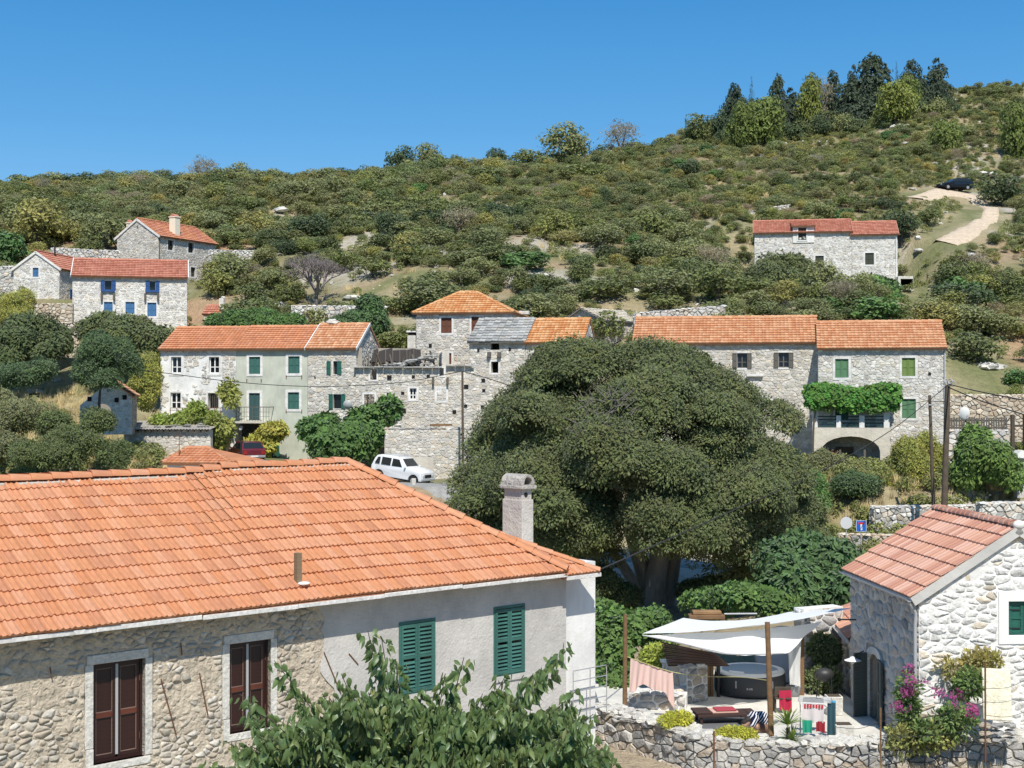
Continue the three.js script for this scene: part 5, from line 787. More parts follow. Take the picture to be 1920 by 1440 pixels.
// small oven roof, shed, ruin and pyramid roof on the left
{
  const f = frame([381, 119], [454, 118.5], Y(600, 119)), g = bld('oven_shed', 'tiny stone shed with red tile roof and white flue', { f, D: 2.2, ye: f.y(418, 589), yr: Y(572, 120) - f.baseY, op: [], st: ST(241), tones: terra, seed: 241, ov: .15 }, 'shed'); put(g, 'flue', rbox(-.2, -.4, -.2, .2, .7, .2, .02), M.surround, f.u(416, -.6), f.y(416, 575, -.6), -.6);
  const fs = frame([233, 86.5], [395, 86], Y(866, 86)), gs = thing('tin_roof_shed', 'low stone shed with corrugated tin roof beside the road', 'shed', fs.pos, fs.rot), ys = fs.y(300, 806), hole = { ...fs.rect(281, 830, 289, 836), t: 'open', s: 0 }; wall(gs, rectPoly(0, 0, fs.len, ys), [hole], M.mortar, ST(245)); part(gs, 'wall', box(0.004, 0, -3, .4, ys, -.45), M.mortar); part(gs, 'wall', box(0, 0, -3.3, fs.len, ys, -3.0), M.mortarDark);
  const rp = [], ri = [], n = 120; for (let i = 0; i <= n; i++) for (const [zz, yy] of [[.35, ys + .05], [-3.3, ys + .5]]) rp.push(lerp(-.2, fs.len + .1, i / n), yy + Math.sin(i * 1.57) * .03, zz); for (let i = 0; i < n; i++) ri.push(i * 2, i * 2 + 2, i * 2 + 3, i * 2, i * 2 + 3, i * 2 + 1); part(gs, 'corrugated_sheet', geo(rp, ri), std([.42, .39, .35], { roughness: .7, metalness: .3 })); const R = rng(9); for (let i = 0; i < 26; i++) { const zz = -.2 - R() * 2; rock(gs, V(R() * fs.len, ys + .1 + (.35 - zz) * .12, zz), .3 + .5 * R(), .12 + .1 * R(), .4, R() * 6, [M.dryTones[0], M.dryTones[2], M.oldWood], 'loose_slab'); } part(gs, 'rafter_ends', [...Array(14)].map((_, i) => box(i * fs.len / 14 + .1, ys - .1, 0, i * fs.len / 14 + .2, ys, .3)), M.oldWood);
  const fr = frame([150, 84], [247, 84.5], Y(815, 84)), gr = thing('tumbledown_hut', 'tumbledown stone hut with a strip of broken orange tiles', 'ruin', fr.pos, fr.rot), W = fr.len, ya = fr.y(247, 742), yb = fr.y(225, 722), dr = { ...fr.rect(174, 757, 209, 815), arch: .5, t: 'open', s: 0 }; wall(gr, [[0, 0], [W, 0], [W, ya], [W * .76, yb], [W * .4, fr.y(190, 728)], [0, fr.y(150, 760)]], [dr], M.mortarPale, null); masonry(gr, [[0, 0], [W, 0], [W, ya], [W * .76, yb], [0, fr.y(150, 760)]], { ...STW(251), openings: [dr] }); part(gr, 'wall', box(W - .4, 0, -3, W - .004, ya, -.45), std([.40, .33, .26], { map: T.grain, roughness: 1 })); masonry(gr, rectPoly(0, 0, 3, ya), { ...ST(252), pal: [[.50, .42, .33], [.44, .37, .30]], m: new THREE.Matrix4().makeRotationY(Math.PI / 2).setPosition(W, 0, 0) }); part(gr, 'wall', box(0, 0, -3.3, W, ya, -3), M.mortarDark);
  const pt = Math.atan2(yb - ya, W * .24 + .2); tiles(gr, { O: V(W + .2, ya, .15), U: V(0, 0, -1), Vv: V(-Math.cos(pt), Math.sin(pt), 0), W: 3, S: 1.7, rows: 5, tw: .26, tones: pale, seed: 253 }); for (const [a, b] of [[168, 748], [219, 750], [234, 745]]) put(gr, 'wall_hole', box(-.12, -.14, 0, .12, .14, .055), M.dark, fr.u(a), fr.y(a, b), 0);
  // roof behind the front house
  const Z = 70, fp = frame([303, 68], [434, 67.4], Y(900, 68) - 3), gp = thing('pyramid_roof_house', 'orange hipped roof with antenna peeking over the front house', 'house', fp.pos, fp.rot), WW = fp.len, ye = fp.y(370, 869), yr = Y(839, 70.2) - fp.baseY, D = 4.6, p = Math.atan2(yr - ye, D / 2), S = D / 2 / Math.cos(p), ra = fp.u(352, -2.3), rb = fp.u(392, -2.3); part(gp, 'wall', box(.2, 0, -D + .2, WW - .2, ye, -.2), M.plasterWhite); tiles(gp, { O: V(0, ye, 0), U: V(1, 0, 0), Vv: V(0, Math.sin(p), -Math.cos(p)), W: WW, tl: ra, tr: WW - rb, S, rows: 7, tw: .24, tones: M.orange, seed: 255 }); caps(gp, V(0, ye + .04, 0), V(ra, yr, -D / 2), .4, .12, M.orange, 256); caps(gp, V(WW, ye + .04, 0), V(rb, yr, -D / 2), .4, .12, M.orange, 257); caps(gp, V(ra, yr, -D / 2), V(rb, yr, -D / 2), .4, .12, M.orange, 258);
  for (const s of [0, 1]) part(gp, 'roof_slope', geo(s ? [WW, ye, 0, WW, ye, -D, rb, yr, -D / 2] : [0, ye, 0, ra, yr, -D / 2, 0, ye, -D], [0, 1, 2], [0, 0, 1, 0, 1, 1]), M.orange[2]); part(gp, 'roof_slope', geo([0, ye, -D, ra, yr, -D / 2, rb, yr, -D / 2, WW, ye, -D], [0, 1, 2, 0, 2, 3], [0, 0, 1, 0, 1, 1, 0, 1]), M.orange[2]); part(gp, 'antenna', [rod(V(ra + .15, yr - .6, -.9), V(ra + .15, yr + .75, -.9), .02), ...[0, 1, 2, 3].map(i => rod(V(ra - .1, yr + .2 + i * .15, -.9), V(ra + .4, yr + .2 + i * .15, -.9), .01))], M.rust);
}
// ---------------------------------------------------------------- leafy trees and bushes with sprays of leaves
function sprayGeo(seed, n, len, wid, rad, droop = 0) {                                           // a twig end with n folded leaves
  const R = rng(seed), pos = [], col = [], idx = [];
  for (let i = 0; i < n; i++) {
    const a = R() * 6.2832, z = R() * 2 - 1, s = Math.sqrt(1 - z * z), r = rad * Math.cbrt(R()), c = V(s * Math.cos(a) * r, Math.abs(z) * r * .7, s * Math.sin(a) * r), d = V(Math.cos(a) * s, z * .4 + .15 - droop, Math.sin(a) * s).normalize(), side = d.clone().cross(V(R() - .5, 1, R() - .5)).normalize(), nn = side.clone().cross(d), L = len * (.7 + .6 * R()), w = wid * (.7 + .6 * R()), k = .72 + .56 * R(), q = pos.length / 3;
    const P = [c, c.clone().addScaledVector(d, L * .45).addScaledVector(side, w / 2).addScaledVector(nn, w * .18), c.clone().addScaledVector(d, L * .5), c.clone().addScaledVector(d, L * .45).addScaledVector(side, -w / 2).addScaledVector(nn, w * .18), c.clone().addScaledVector(d, L).addScaledVector(V(0, -1, 0), L * .12)];
    for (const p of P) { pos.push(p.x, p.y, p.z); col.push(k, k, k * (.8 + .4 * R())); } idx.push(q, q + 1, q + 2, q, q + 2, q + 3, q + 1, q + 4, q + 2, q + 2, q + 4, q + 3);
  }
  return geo(pos, idx, null, col);
}
function sprayed(parent, name, gm, mat, n, place, seed) {
  const R = rng(seed), im = new THREE.InstancedMesh(gm, mat, n), m = new THREE.Matrix4(), q = new THREE.Quaternion(), e = new THREE.Euler(); im.name = name; im.userData.kind = 'stuff';
  for (let i = 0; i < n; i++) { const { p, out, s } = place(R, i); q.setFromUnitVectors(V(0, 1, 0), out.add(V(0, .35, 0)).normalize()); q.multiply(new THREE.Quaternion().setFromEuler(e.set(0, R() * 6.28, 0))); im.setMatrixAt(i, m.compose(p, q, V(s, s, s))); const k = .75 + .5 * R(); im.setColorAt(i, C(k * (.95 + .2 * R()), k, k * (.85 + .3 * R()))); }
  parent.add(im); return im;
}
// blobs: [px, py, Z, half width px, half height px, half depth m]
function leafy(name, label, cat, blobs, n, mat, gm, stems = [], group, bark = M2.bark) {
  const base = stems.length ? stems[0][0] : at(blobs[0][0], blobs[0][1] + blobs[0][4], blobs[0][2]), g = thing(name, label, cat, base, 0, group), RB = rng(n + blobs.length), B = blobs.flatMap(b => { const c = at(b[0], b[1], b[2]).sub(base), r = V(b[3] / F * b[2], b[4] / F * b[2], b[5] ?? b[3] / F * b[2]); return [...Array(9)].map(() => { const z = RB() * 1.55 - .55, a = RB() * 6.2832, s = Math.sqrt(1 - z * z), k = .45 + .45 * RB(), q = .22 + .32 * RB(); return { c: V(c.x + Math.cos(a) * s * r.x * k, c.y + z * r.y * k, c.z + Math.sin(a) * s * r.z * k), r: r.clone().multiplyScalar(q) }; }); }), w = B.map(b => b.r.x * b.r.y), tot = w.reduce((a, b) => a + b);
  sprayed(g, 'crown', gm, mat, n, R => { let t = R() * tot, k = 0; while (k < B.length - 1 && t > w[k]) t -= w[k++]; const z = R() * 1.75 - .75, a = R() * 6.2832, s = Math.sqrt(1 - z * z), d = V(s * Math.cos(a), z, s * Math.sin(a)), rr = (.55 + .6 * R()) * (R() < .06 ? 1.3 : 1); return { p: V(B[k].c.x + d.x * B[k].r.x * rr, B[k].c.y + d.y * B[k].r.y * rr, B[k].c.z + d.z * B[k].r.z * rr), out: d, s: .75 + .5 * R() }; }, name.length * 31 + n);
  for (const st of stems) part(g, 'trunk', limb(st.slice(0, -1).map(p => p.clone().sub(base)), st[st.length - 1]), bark);
  return g;
}
function limb(pts, r) { const cv = new THREE.CatmullRomCurve3(pts), n = 10, g = new THREE.TubeGeometry(cv, n, 1, 8, false), p = g.attributes.position; for (let i = 0; i <= n; i++) { const c = cv.getPointAt(i / n), k = r * (1 - .6 * i / n); for (let j = 0; j <= 8; j++) { const a = i * 9 + j; p.setXYZ(a, c.x + (p.getX(a) - c.x) * k, c.y + (p.getY(a) - c.y) * k, c.z + (p.getZ(a) - c.z) * k); } } g.computeVertexNormals(); return g; }
const SP = { small: sprayGeo(1, 48, .125, .06, .42), mid: sprayGeo(2, 26, .24, .13, .42), big: sprayGeo(3, 22, .3, .19, .42), tiny: sprayGeo(4, 30, .12, .06, .26), vine: sprayGeo(5, 20, .16, .13, .3), needle: sprayGeo(6, 40, .2, .03, .3) };
const LM = { carob: leafMat(.058, .074, .03), fig: leafMat(.042, .088, .022), vine: leafMat(.052, .10, .026), shrub: leafMat(.038, .076, .028), pale: leafMat(.15, .16, .042), grey: leafMat(.095, .105, .055), deep: leafMat(.045, .064, .026), teal: leafMat(.042, .074, .034) };
// the great tree
{
  const Z = 60, base = at(1225, 1146, Z), g = thing('great_carob_tree', 'huge dark green spreading tree in the middle of the village', 'tree', base), R = rng(17), c = at(1176, 905, Z).sub(base), L = [], rx = 5.6, ry = 5.35, rz = 6.0, bough = [...Array(20)].map((_, i) => { const y = 1 - 1.4 * (i + .5) / 20, a = i * 2.39996 + .5, s = Math.sqrt(Math.max(0, 1 - y * y)); return V(Math.cos(a) * s, y, Math.sin(a) * s); });
  for (let i = 0; i < 125; i++) { const y = 1 - 1.45 * (i + .5) / 125, a = i * 2.39996 + R() * .4, s = Math.sqrt(Math.max(0, 1 - y * y)), k = (i % 4 === 3 ? .7 : .9) + .2 * R(), low = y < -.2 ? .93 : 1; const u0 = V(Math.cos(a) * s, y, Math.sin(a) * s), nb = bough.reduce((m, q) => q.distanceToSquared(u0) < m.distanceToSquared(u0) ? q : m), ud = u0.distanceTo(nb); u0.lerp(nb, .38).multiplyScalar(k * low * (1.06 - .28 * ud)); L.push({ c: V(c.x + u0.x * rx, c.y + u0.y * ry, c.z + u0.z * rz), r: .85 + .75 * R(), d: V(Math.cos(a) * s, y, Math.sin(a) * s) }); }
  for (const [px, py, dz, r] of [[890, 955, 2, 1.0], [915, 990, 2.5, 1.0], [885, 905, 1, .9], [1468, 985, 2, 1.1], [1440, 1030, 3, 1.0], [1462, 900, 1, 1.0], [1450, 790, 0, 1.0], [1380, 1025, 4, 1.1], [1410, 970, 4, 1.2], [1050, 1010, 4, 1.4], [980, 1000, 3, 1.4], [1080, 1030, 3, .9], [1040, 1040, 3, .95], [1000, 1050, 2, .9], [1125, 1040, 2.5, .8], [1330, 1035, 3, .9], [1420, 1060, 2, .85], [1478, 1055, 2, .9], [1510, 1010, 1, .9], [1500, 960, 1, .9], [1390, 1090, 1, .7], [1450, 1085, 1, .7], [1295, 985, 4, .8], [1360, 1070, 2, .7], [950, 1030, 2, .8], [950, 800, 1, 1.1], [1010, 740, 0, 1.0], [1000, 905, 4.5, 1.6], [1030, 955, 5, 1.5], [1330, 985, 5, 1.4], [930, 940, 3, 1.4], [1250, 890, 5.5, 1.5], [1400, 930, 5, 1.5]]) L.push({ c: at(px, py, Z - dz).sub(base), r, d: V(0, .3, 1).normalize() });
  const tw = L.map(l => l.r * l.r), tot = tw.reduce((a, b) => a + b);
  sprayed(g, 'crown', SP.small, LM.carob, 17500, R => { let t = R() * tot, k = 0; while (k < L.length - 1 && t > tw[k]) t -= tw[k++]; const l = L[k], z = R() * 1.45 - .45, a = R() * 6.2832, s = Math.sqrt(1 - z * z), d = V(s * Math.cos(a), z, s * Math.sin(a)).addScaledVector(l.d, .5).normalize(), rr = l.r * (.78 + .3 * R()) * (R() < .08 ? 1.2 : 1); return { p: V(l.c.x + d.x * rr, l.c.y + d.y * rr * .7, l.c.z + d.z * rr), out: d, s: .8 + .5 * R() }; }, 99);
  const bark = stoneMat([.40, .37, .33], { bumpScale: .05 }), tr = (pts, r) => part(g, 'trunk', limb(pts.map(q => at(q[0], q[1], Z - (q[2] || 0)).sub(base)), r), bark);
  tr([[1222, 1160], [1212, 1090, .2], [1190, 1020, .5], [1165, 950, .2]], .52); tr([[1230, 1160, .3], [1226, 1100, .6], [1236, 1040, .8], [1225, 960, .6], [1200, 880]], .55); tr([[1242, 1160, .1], [1256, 1090], [1270, 1020, .4], [1300, 930]], .42); tr([[1208, 1150, .2], [1180, 1080, .6], [1130, 1010, 1]], .32); tr([[1460, 1120, -1], [1452, 1060, .3], [1440, 1000, 1]], .22);
  for (const [a, b, c2, d, e] of [[1165, 950, 1140, 880, 1090], [1200, 880, 1180, 830, 1150], [1225, 960, 1290, 900, 1350], [1150, 900, 1165, 850, 1170]]) tr([[a, b, 1], [c2, d, 2], [e, d - 50, 3]], .16);
  const tws = []; for (let i = 0; i < 90; i++) { const p = at(1080 + R() * 110, 735 + R() * 85, Z - 6.2 - R() * .6).sub(base); tws.push(rod(p, p.clone().add(V((R() - .5) * 1.4, (R() - .2) * .7, (R() - .3) * .5)), .022, .006, 4)); } part(g, 'dead_twigs', tws, M2.barkGrey);
}
// other leafy plants, near to far
leafy('climbing_vine', 'dense vine hedge between the white annex and the terrace', 'vine', [[1165, 1180, 44, 55, 55, 1.2], [1140, 1235, 43.5, 35, 80, .9], [1215, 1190, 45, 50, 45, 1.2], [1150, 1290, 42, 28, 40, .6], [1235, 1250, 43, 30, 35, .8]], 1500, LM.vine, SP.vine, [[at(1150, 1320, 43), at(1152, 1260, 43), at(1160, 1190, 43.6), .1]]);
leafy('evergreen_shrub', 'tall dark green shrub between the great tree and the stone house', 'shrub', [[1530, 1085, 48, 75, 62, 1.6], [1480, 1100, 47, 45, 42, 1.2], [1500, 1050, 49, 40, 35, 1], [1570, 1110, 47, 40, 45, 1]], 1500, LM.shrub, SP.mid, [[at(1520, 1160, 48), at(1522, 1110, 48), at(1528, 1060, 48), .12]]);
leafy('creeping_shrub', 'low bright green creeper behind the folded brown awning', 'shrub', [[1400, 1120, 46, 60, 20, 1], [1330, 1130, 47, 45, 16, 1], [1450, 1128, 46, 40, 18, 1]], 650, LM.vine, SP.vine);
leafy('shade_shrub', 'added dark shrubs for the shade under the right side of the great tree', 'shrub', [[1330, 1112, 58, 50, 22, 1], [1420, 1105, 59, 55, 26, 1.2], [1480, 1100, 60, 40, 24, 1]], 800, LM.deep, SP.small);  // shrubs added to deepen the shade where lane and wall showed through
leafy('shade_shrub', 'added dark shrubs for the shade between great tree and orange roof', 'shrub', [[1120, 1095, 57, 40, 30, 1], [1165, 1120, 57, 26, 18, .8], [1085, 1120, 56, 30, 26, .8]], 650, LM.deep, SP.small);  // also added, to keep the gap beneath the crown dark
leafy('fig_tree', 'broad green fig tree before the ruined facade', 'tree', [[640, 812, 86, 60, 36, 2], [592, 818, 85.5, 34, 24, 1.2], [690, 805, 86.5, 38, 34, 1.2], [728, 770, 87, 14, 20, .6], [640, 845, 85, 48, 16, 1.4]], 1250, LM.fig, SP.big, [[at(655, 875, 86), at(652, 850, 86), at(645, 815, 86), .16]]);
leafy('climbing_plant', 'green climber on the wall between the peeling and green houses', 'vine', [[429, 742, 89, 10, 20, .3], [414, 818, 87.5, 16, 30, .4]], 170, leafMat(.14, .16, .045), SP.mid);
leafy('yellow_vine', 'yellowish vine above the red car', 'vine', [[508, 815, 88, 20, 16, .5], [478, 832, 88, 24, 8, .4], [500, 838, 88, 14, 14, .4]], 190, leafMat(.20, .20, .045), SP.mid, [[at(512, 866, 88), at(511, 845, 88), at(508, 822, 88), .06]]);
leafy('porch_plants', 'low leafy plants along the porch of the peeling house', 'plant', [[312, 793, 88, 24, 6, .4], [342, 789, 88, 20, 7, .4], [372, 776, 88, 12, 16, .3], [400, 788, 88, 10, 8, .3]], 130, leafMat(.13, .17, .04), SP.mid);
leafy('golden_bush', 'round yellow green bush at the foot of the porch house', 'bush', [[1702, 885, 78, 42, 52, 1.4], [1735, 870, 79, 24, 45, 1], [1680, 920, 77.5, 30, 30, 1]], 1300, LM.pale, SP.small);
leafy('garden_bush', 'blue green bush below the wall of the arched porch', 'bush', [[1600, 915, 76, 38, 22, 1]], 420, LM.teal, SP.small);
leafy('garden_bush', 'small bright green bush on the dry terrace below the porch', 'bush', [[1530, 938, 74, 18, 12, .5], [1522, 915, 75, 14, 16, .5]], 240, leafMat(.048, .10, .028), SP.small);
leafy('garden_tree', 'grey green young tree under the left end of the arched porch', 'tree', [[1545, 880, 79, 30, 28, 1]], 420, LM.grey, SP.small, [[at(1546, 925, 79), at(1546, 900, 79), at(1545, 880, 79), .07]]);
leafy('mulberry_tree', 'green tree by the stone steps below the wooden fence', 'tree', [[1850, 870, 76, 45, 42, 1.4], [1830, 840, 77, 25, 30, 1], [1885, 885, 75.5, 30, 30, 1]], 1200, leafMat(.06, .105, .024), SP.mid, [[at(1850, 930, 76), at(1850, 900, 76), at(1848, 860, 76), .1]]);
leafy('hill_tree', 'large bright green tree below the hill house', 'tree', [[1610, 560, 121, 75, 42, 3], [1640, 545, 122, 50, 30, 2.4], [1570, 575, 120, 50, 30, 2.2], [1660, 580, 120, 50, 28, 2]], 1700, LM.fig, SP.big, [[at(1612, 615, 121), at(1612, 590, 121), at(1610, 555, 121), .25]]);
leafy('hill_oak', 'grey green oak beside the bright tree below the hill house', 'tree', [[1455, 530, 118, 55, 50, 2.6], [1490, 500, 120, 30, 28, 1.6], [1430, 550, 117, 40, 32, 2]], 1500, LM.carob, SP.mid, [[at(1458, 605, 118), at(1458, 570, 118), at(1455, 530, 118), .25]]);
leafy('locust_tree', 'dark blue green tree with bare trunk above the tumbledown hut', 'tree', [[202, 660, 82, 48, 32, 1.3], [168, 692, 81.5, 32, 24, 1.0], [232, 682, 82, 24, 26, .8], [196, 712, 81, 26, 12, .7]], 1100, LM.teal, SP.small, [[at(186, 800, 82), at(186, 760, 82), at(190, 700, 82), .12]]);
leafy('laurel_bush', 'wide dark bush under the blue shutter house', 'bush', [[235, 640, 98, 75, 40, 2.4], [190, 625, 100, 55, 30, 2], [290, 645, 98, 28, 42, 1.4]], 1300, LM.carob, SP.mid);
leafy('broom_bush', 'yellowish bush at the left corner of the peeling house', 'bush', [[283, 710, 92, 26, 50, 1.2], [262, 740, 90, 22, 36, 1]], 620, LM.pale, SP.small);
leafy('bramble_thicket', 'dark bramble thicket in front of the left stone terrace', 'bush', [[55, 640, 100, 75, 42, 2.4], [10, 660, 98, 40, 40, 2], [100, 655, 99, 30, 28, 1.4]], 1300, LM.deep, SP.mid);
leafy('acacia_bush', 'spreading teal bush above the pinkish dry grass', 'bush', [[50, 700, 86, 48, 20, 1.2], [15, 715, 85, 28, 18, 1]], 520, LM.teal, SP.small);
leafy('ivy_thicket', 'mass of green bushes behind the long orange ridge', 'bush', [[160, 835, 76, 60, 36, 1.8], [190, 795, 78, 34, 22, 1.2], [100, 805, 78, 36, 24, 1.2], [60, 855, 75, 50, 20, 1.2], [212, 852, 75, 24, 20, .8]], 1500, leafMat(.058, .078, .03), SP.small);
leafy('hazel_thicket', 'olive coloured thicket at the left edge below the hut', 'bush', [[35, 790, 80, 60, 45, 1.8], [0, 840, 77, 50, 40, 1.4], [-10, 760, 82, 40, 30, 1.2]], 1100, LM.grey, SP.small);
leafy('golden_thicket', 'yellow flowering thicket at the left edge beside stone terraces', 'bush', [[18, 590, 104, 45, 30, 1.8], [45, 570, 106, 28, 22, 1.2]], 700, LM.pale, SP.small);
leafy('round_bush', 'round green bush behind the narrow stone house', 'bush', [[690, 600, 103, 40, 34, 1.6], [660, 612, 102, 30, 24, 1.2]], 700, LM.shrub, SP.mid);
leafy('laurel_hedge', 'bright green hedge over the ridge of the row', 'hedge', [[430, 604, 104, 40, 16, 1.2], [480, 602, 104, 45, 16, 1.2], [530, 608, 103, 35, 12, 1]], 800, LM.fig, SP.mid);
// bare grey tree
{
  const b = hit(592, 572, 100), g = thing('bare_tree', 'leafless grey tree on the terrace above the orange row', 'tree', b), R = rng(3), tw = [], s = -b.z / F; const grow2 = (p, d, L, r, k) => { const q = p.clone().addScaledVector(d, L); tw.push(rod(p, q, r, r * .65, k > 3 ? 4 : 6)); if (k < 6) for (let i = 0; i < (k < 2 ? 4 : 3); i++) grow2(q, d.clone().multiplyScalar(.8).add(V((R() - .5) * 1.5, (R() - .25) * .75, (R() - .5) * 1.5)).normalize(), L * (.68 + .15 * R()), r * .6, k + 1); }; grow2(V(0, -.3, 0), V(.05, 1, 0), 1.3, .2, 0); for (const t of tw.slice(1)) t.scale(1.35, 1, 1.35); part(g, 'trunk', tw.slice(0, 1), M2.barkGrey); part(g, 'branches', tw.slice(1), std([.25, .21, .20]));
}
const gpt = (px, py, Z0 = 60) => hit(px, py, Z0);
const dirt = std([.66, .53, .39], { map: T.grain, bumpMap: T.rough, bumpScale: .05, roughness: 1 }), asphalt = std([.34, .33, .31], { map: T.grain, bumpMap: T.stoneBump, bumpScale: .01, roughness: .95 });
road('dirt_road', 'pale dirt road winding up past the black car', [[1716, 372], [1765, 362], [1812, 368], [1845, 388], [1858, 405], [1832, 425], [1800, 443], [1775, 456]].map(q => gpt(q[0], q[1], 120)), t => 2.9 + .7 * Math.sin(t * 9), dirt, .12);
// ---------------------------------------------------------------- hillside: single trees and shrubs, then the scrub between them
const S1 = (kind, px, py, w, h, name, label, cat = 'tree', Z0 = 96) => { const p = hit(px, py, Z0); if (!p) { console.log('no ground', px, py); return; } const k = -p.z / F; p.y -= .15; return plant(kind, p, w * k, h * k, name, label, cat); };
const ridge = (kind, px, pyTop, w, h, Z, name, label, group) => { if (kind === 'conifer') w *= 1.25; const x = X(px, Z), y = groundY(x, -Z), k = Z / F, p = V(x, Math.min(y, Y(pyTop + h, Z)) - .3, -Z); return plant(kind, p, w * k, (Y(pyTop, Z) - p.y) * (kind === 'conifer' || kind === 'cypress' ? 1.08 : kind === 'pine' ? 1.1 : 1.25), name, label, 'tree', group); };
ridge('conifer', 1378, 150, 54, 95, 236, 'conifer_tree', 'leftmost dark conifer on the skyline of the hill'); ridge('cypress', 1410, 142, 20, 90, 238, 'cypress_tree', 'thin cypress spire next to the leftmost conifer');
ridge('conifer', 1460, 134, 50, 90, 240, 'conifer_tree', 'dark conifer between pale pine crowns on the skyline'); ridge('conifer', 1562, 126, 46, 100, 242, 'conifer_tree', 'pointed dark conifer left of the tallest one on the crest'); ridge('conifer', 1602, 118, 36, 100, 244, 'conifer_tree', 'slim dark conifer just left of the tallest one'); ridge('conifer', 1637, 96, 92, 125, 243, 'conifer_tree', 'tallest and widest dark conifer on the crest'); ridge('conifer', 1710, 106, 56, 95, 246, 'conifer_tree', 'rounded dark conifer right of the tallest one'); ridge('conifer', 1757, 106, 58, 95, 247, 'conifer_tree', 'rightmost dark conifer on the crest'); ridge('cypress', 1682, 112, 14, 70, 248, 'cypress_tree', 'bare cypress tip between the two right conifers'); ridge('conifer', 1590, 150, 70, 75, 238, 'conifer_tree', 'broad low conifer under the pointed ones'); ridge('conifer', 1660, 140, 90, 85, 240, 'conifer_tree', 'wide dark conifer in front of the tallest one');
ridge('pine', 1388, 190, 66, 80, 222, 'pine_tree', 'yellow green pine at the left edge of the crest grove'); ridge('pine', 1434, 178, 90, 92, 224, 'pine_tree', 'large light green pine below the leftmost conifers'); ridge('pine', 1516, 137, 58, 85, 239, 'pine_tree', 'pale rounded pine between two dark conifers'); ridge('pine', 1680, 150, 84, 72, 228, 'pine_tree', 'bright yellow green pine in front of the tallest conifer'); ridge('pine', 1708, 138, 56, 70, 236, 'pine_tree', 'light pine behind the bright yellow green one'); ridge('pine', 1772, 224, 70, 78, 205, 'pine_tree', 'young light pine alone on the right slope'); ridge('pine', 1908, 190, 76, 125, 200, 'pine_tree', 'bright pine at the right edge of the picture'); ridge('pine', 1574, 326, 36, 40, 178, 'pine_tree', 'small lime coloured pine in the middle of the right slope');
for (let i = 0; i < 12; i++) ridge('conifer', 1372 + i * 35 + 14 * hash2(i, 21), 158 - 2.2 * i + 30 * hash2(i, 22), 52, 80, 236 + 8 * hash2(i, 23), 'conifer_tree', 'shorter dark conifer between the tall ones on the crest', 'short conifers of the crest grove');
ridge('grey', 1545, 150, 50, 70, 240, 'bare_pine', 'grey thin tree among the conifers on the crest');
for (const [k, px, py, w, h, n, l] of [['dark', 750, 272, 66, 60, 'olive_tree', 'dark round olive on the skyline, left of a pair'], ['olive', 802, 276, 66, 56, 'olive_tree', 'dark round olive on the skyline, right of a pair'], ['grey', 380, 300, 72, 66, 'grey_tree', 'grey feathery tree standing out of the left skyline'], ['olive', 442, 310, 62, 42, 'olive_tree', 'pale olive right of the grey feathery skyline tree'], ['dark', 262, 328, 52, 42, 'oak_tree', 'dark round oak on the left skyline'], ['oak', 522, 322, 84, 36, 'oak_tree', 'flat wide oak on the middle left skyline'], ['dark', 930, 274, 50, 32, 'oak_tree', 'small dark oak on the skyline right of the olive pair'], ['olive', 1060, 242, 105, 46, 'olive_tree', 'wide pale olive on the rising skyline'], ['grey', 1165, 232, 80, 44, 'bare_tree', 'purplish bare tree on the rising skyline'], ['oak', 1310, 215, 60, 50, 'oak_tree', 'oak on the skyline left of the conifer grove'], ['dark', 1345, 205, 50, 50, 'oak_tree', 'dark oak touching the left end of the grove']]) ridge(k, px, py, w, h, 236, n, l);
S1('yellow', 72, 470, 135, 115, 'ash_tree', 'yellowish tree above the gabled wing'); S1('green', 14, 505, 90, 85, 'green_tree', 'bright green tree at the left edge above the wing'); S1('olive', 195, 478, 95, 90, 'olive_tree', 'olive left of the tall upper house'); S1('oak', 160, 420, 90, 60, 'oak_tree', 'oak behind the olive near the upper house'); S1('olive', 432, 512, 80, 48, 'olive_tree', 'olive right of the tall upper house'); S1('olive', 428, 548, 62, 40, 'olive_bush', 'olive bush between upper house and oven shed', 'bush'); S1('dark', 485, 586, 55, 42, 'laurel_bush', 'dark round bush right of the oven shed', 'bush'); S1('grey', 862, 438, 92, 60, 'bare_tree', 'purplish leafless tree in the middle of the hillside'); S1('olive', 800, 590, 140, 78, 'olive_tree', 'large olive behind the hipped tower house'); S1('green', 985, 505, 105, 42, 'mastic_bush', 'bright green low bush in the middle of the hillside', 'bush'); S1('olive', 1250, 566, 135, 72, 'olive_tree', 'big pale olive above the long stone house'); S1('oak', 1345, 568, 110, 90, 'oak_tree', 'oak left of the grey green oak by the hill house'); S1('oak', 1130, 560, 110, 60, 'oak_tree', 'oak above the slab roofed barn'); S1('dark', 1805, 590, 130, 85, 'oak_tree', 'dark green oak right of the bare slope'); S1('green', 1908, 722, 62, 40, 'mastic_bush', 'bright green bush at the right edge above the walls', 'bush', 84); S1('oak', 1830, 680, 110, 80, 'oak_tree', 'oak directly right of the porch house roof', 'tree', 90); S1('dark', 1690, 445, 80, 70, 'oak_tree', 'dark oak behind the right end of the hill house'); S1('oak', 1740, 425, 60, 45, 'oak_tree', 'oak beside the bend of the dirt road'); S1('dark', 1875, 385, 100, 75, 'oak_tree', 'dark oak hiding the rear of the black car'); S1('olive', 1130, 470, 100, 60, 'olive_tree', 'olive in the middle of the slope above the barn'); S1('oak', 700, 520, 70, 50, 'oak_tree', 'oak right of the leafless grey tree'); S1('olive', 640, 420, 80, 45, 'olive_tree', 'olive above the leafless grey tree'); S1('green', 1560, 590, 70, 40, 'mastic_bush', 'green bush in front of the hill house door', 'bush'); S1('dark', 1135, 382, 30, 45, 'juniper_bush', 'narrow dark juniper in the middle of the slope', 'bush');
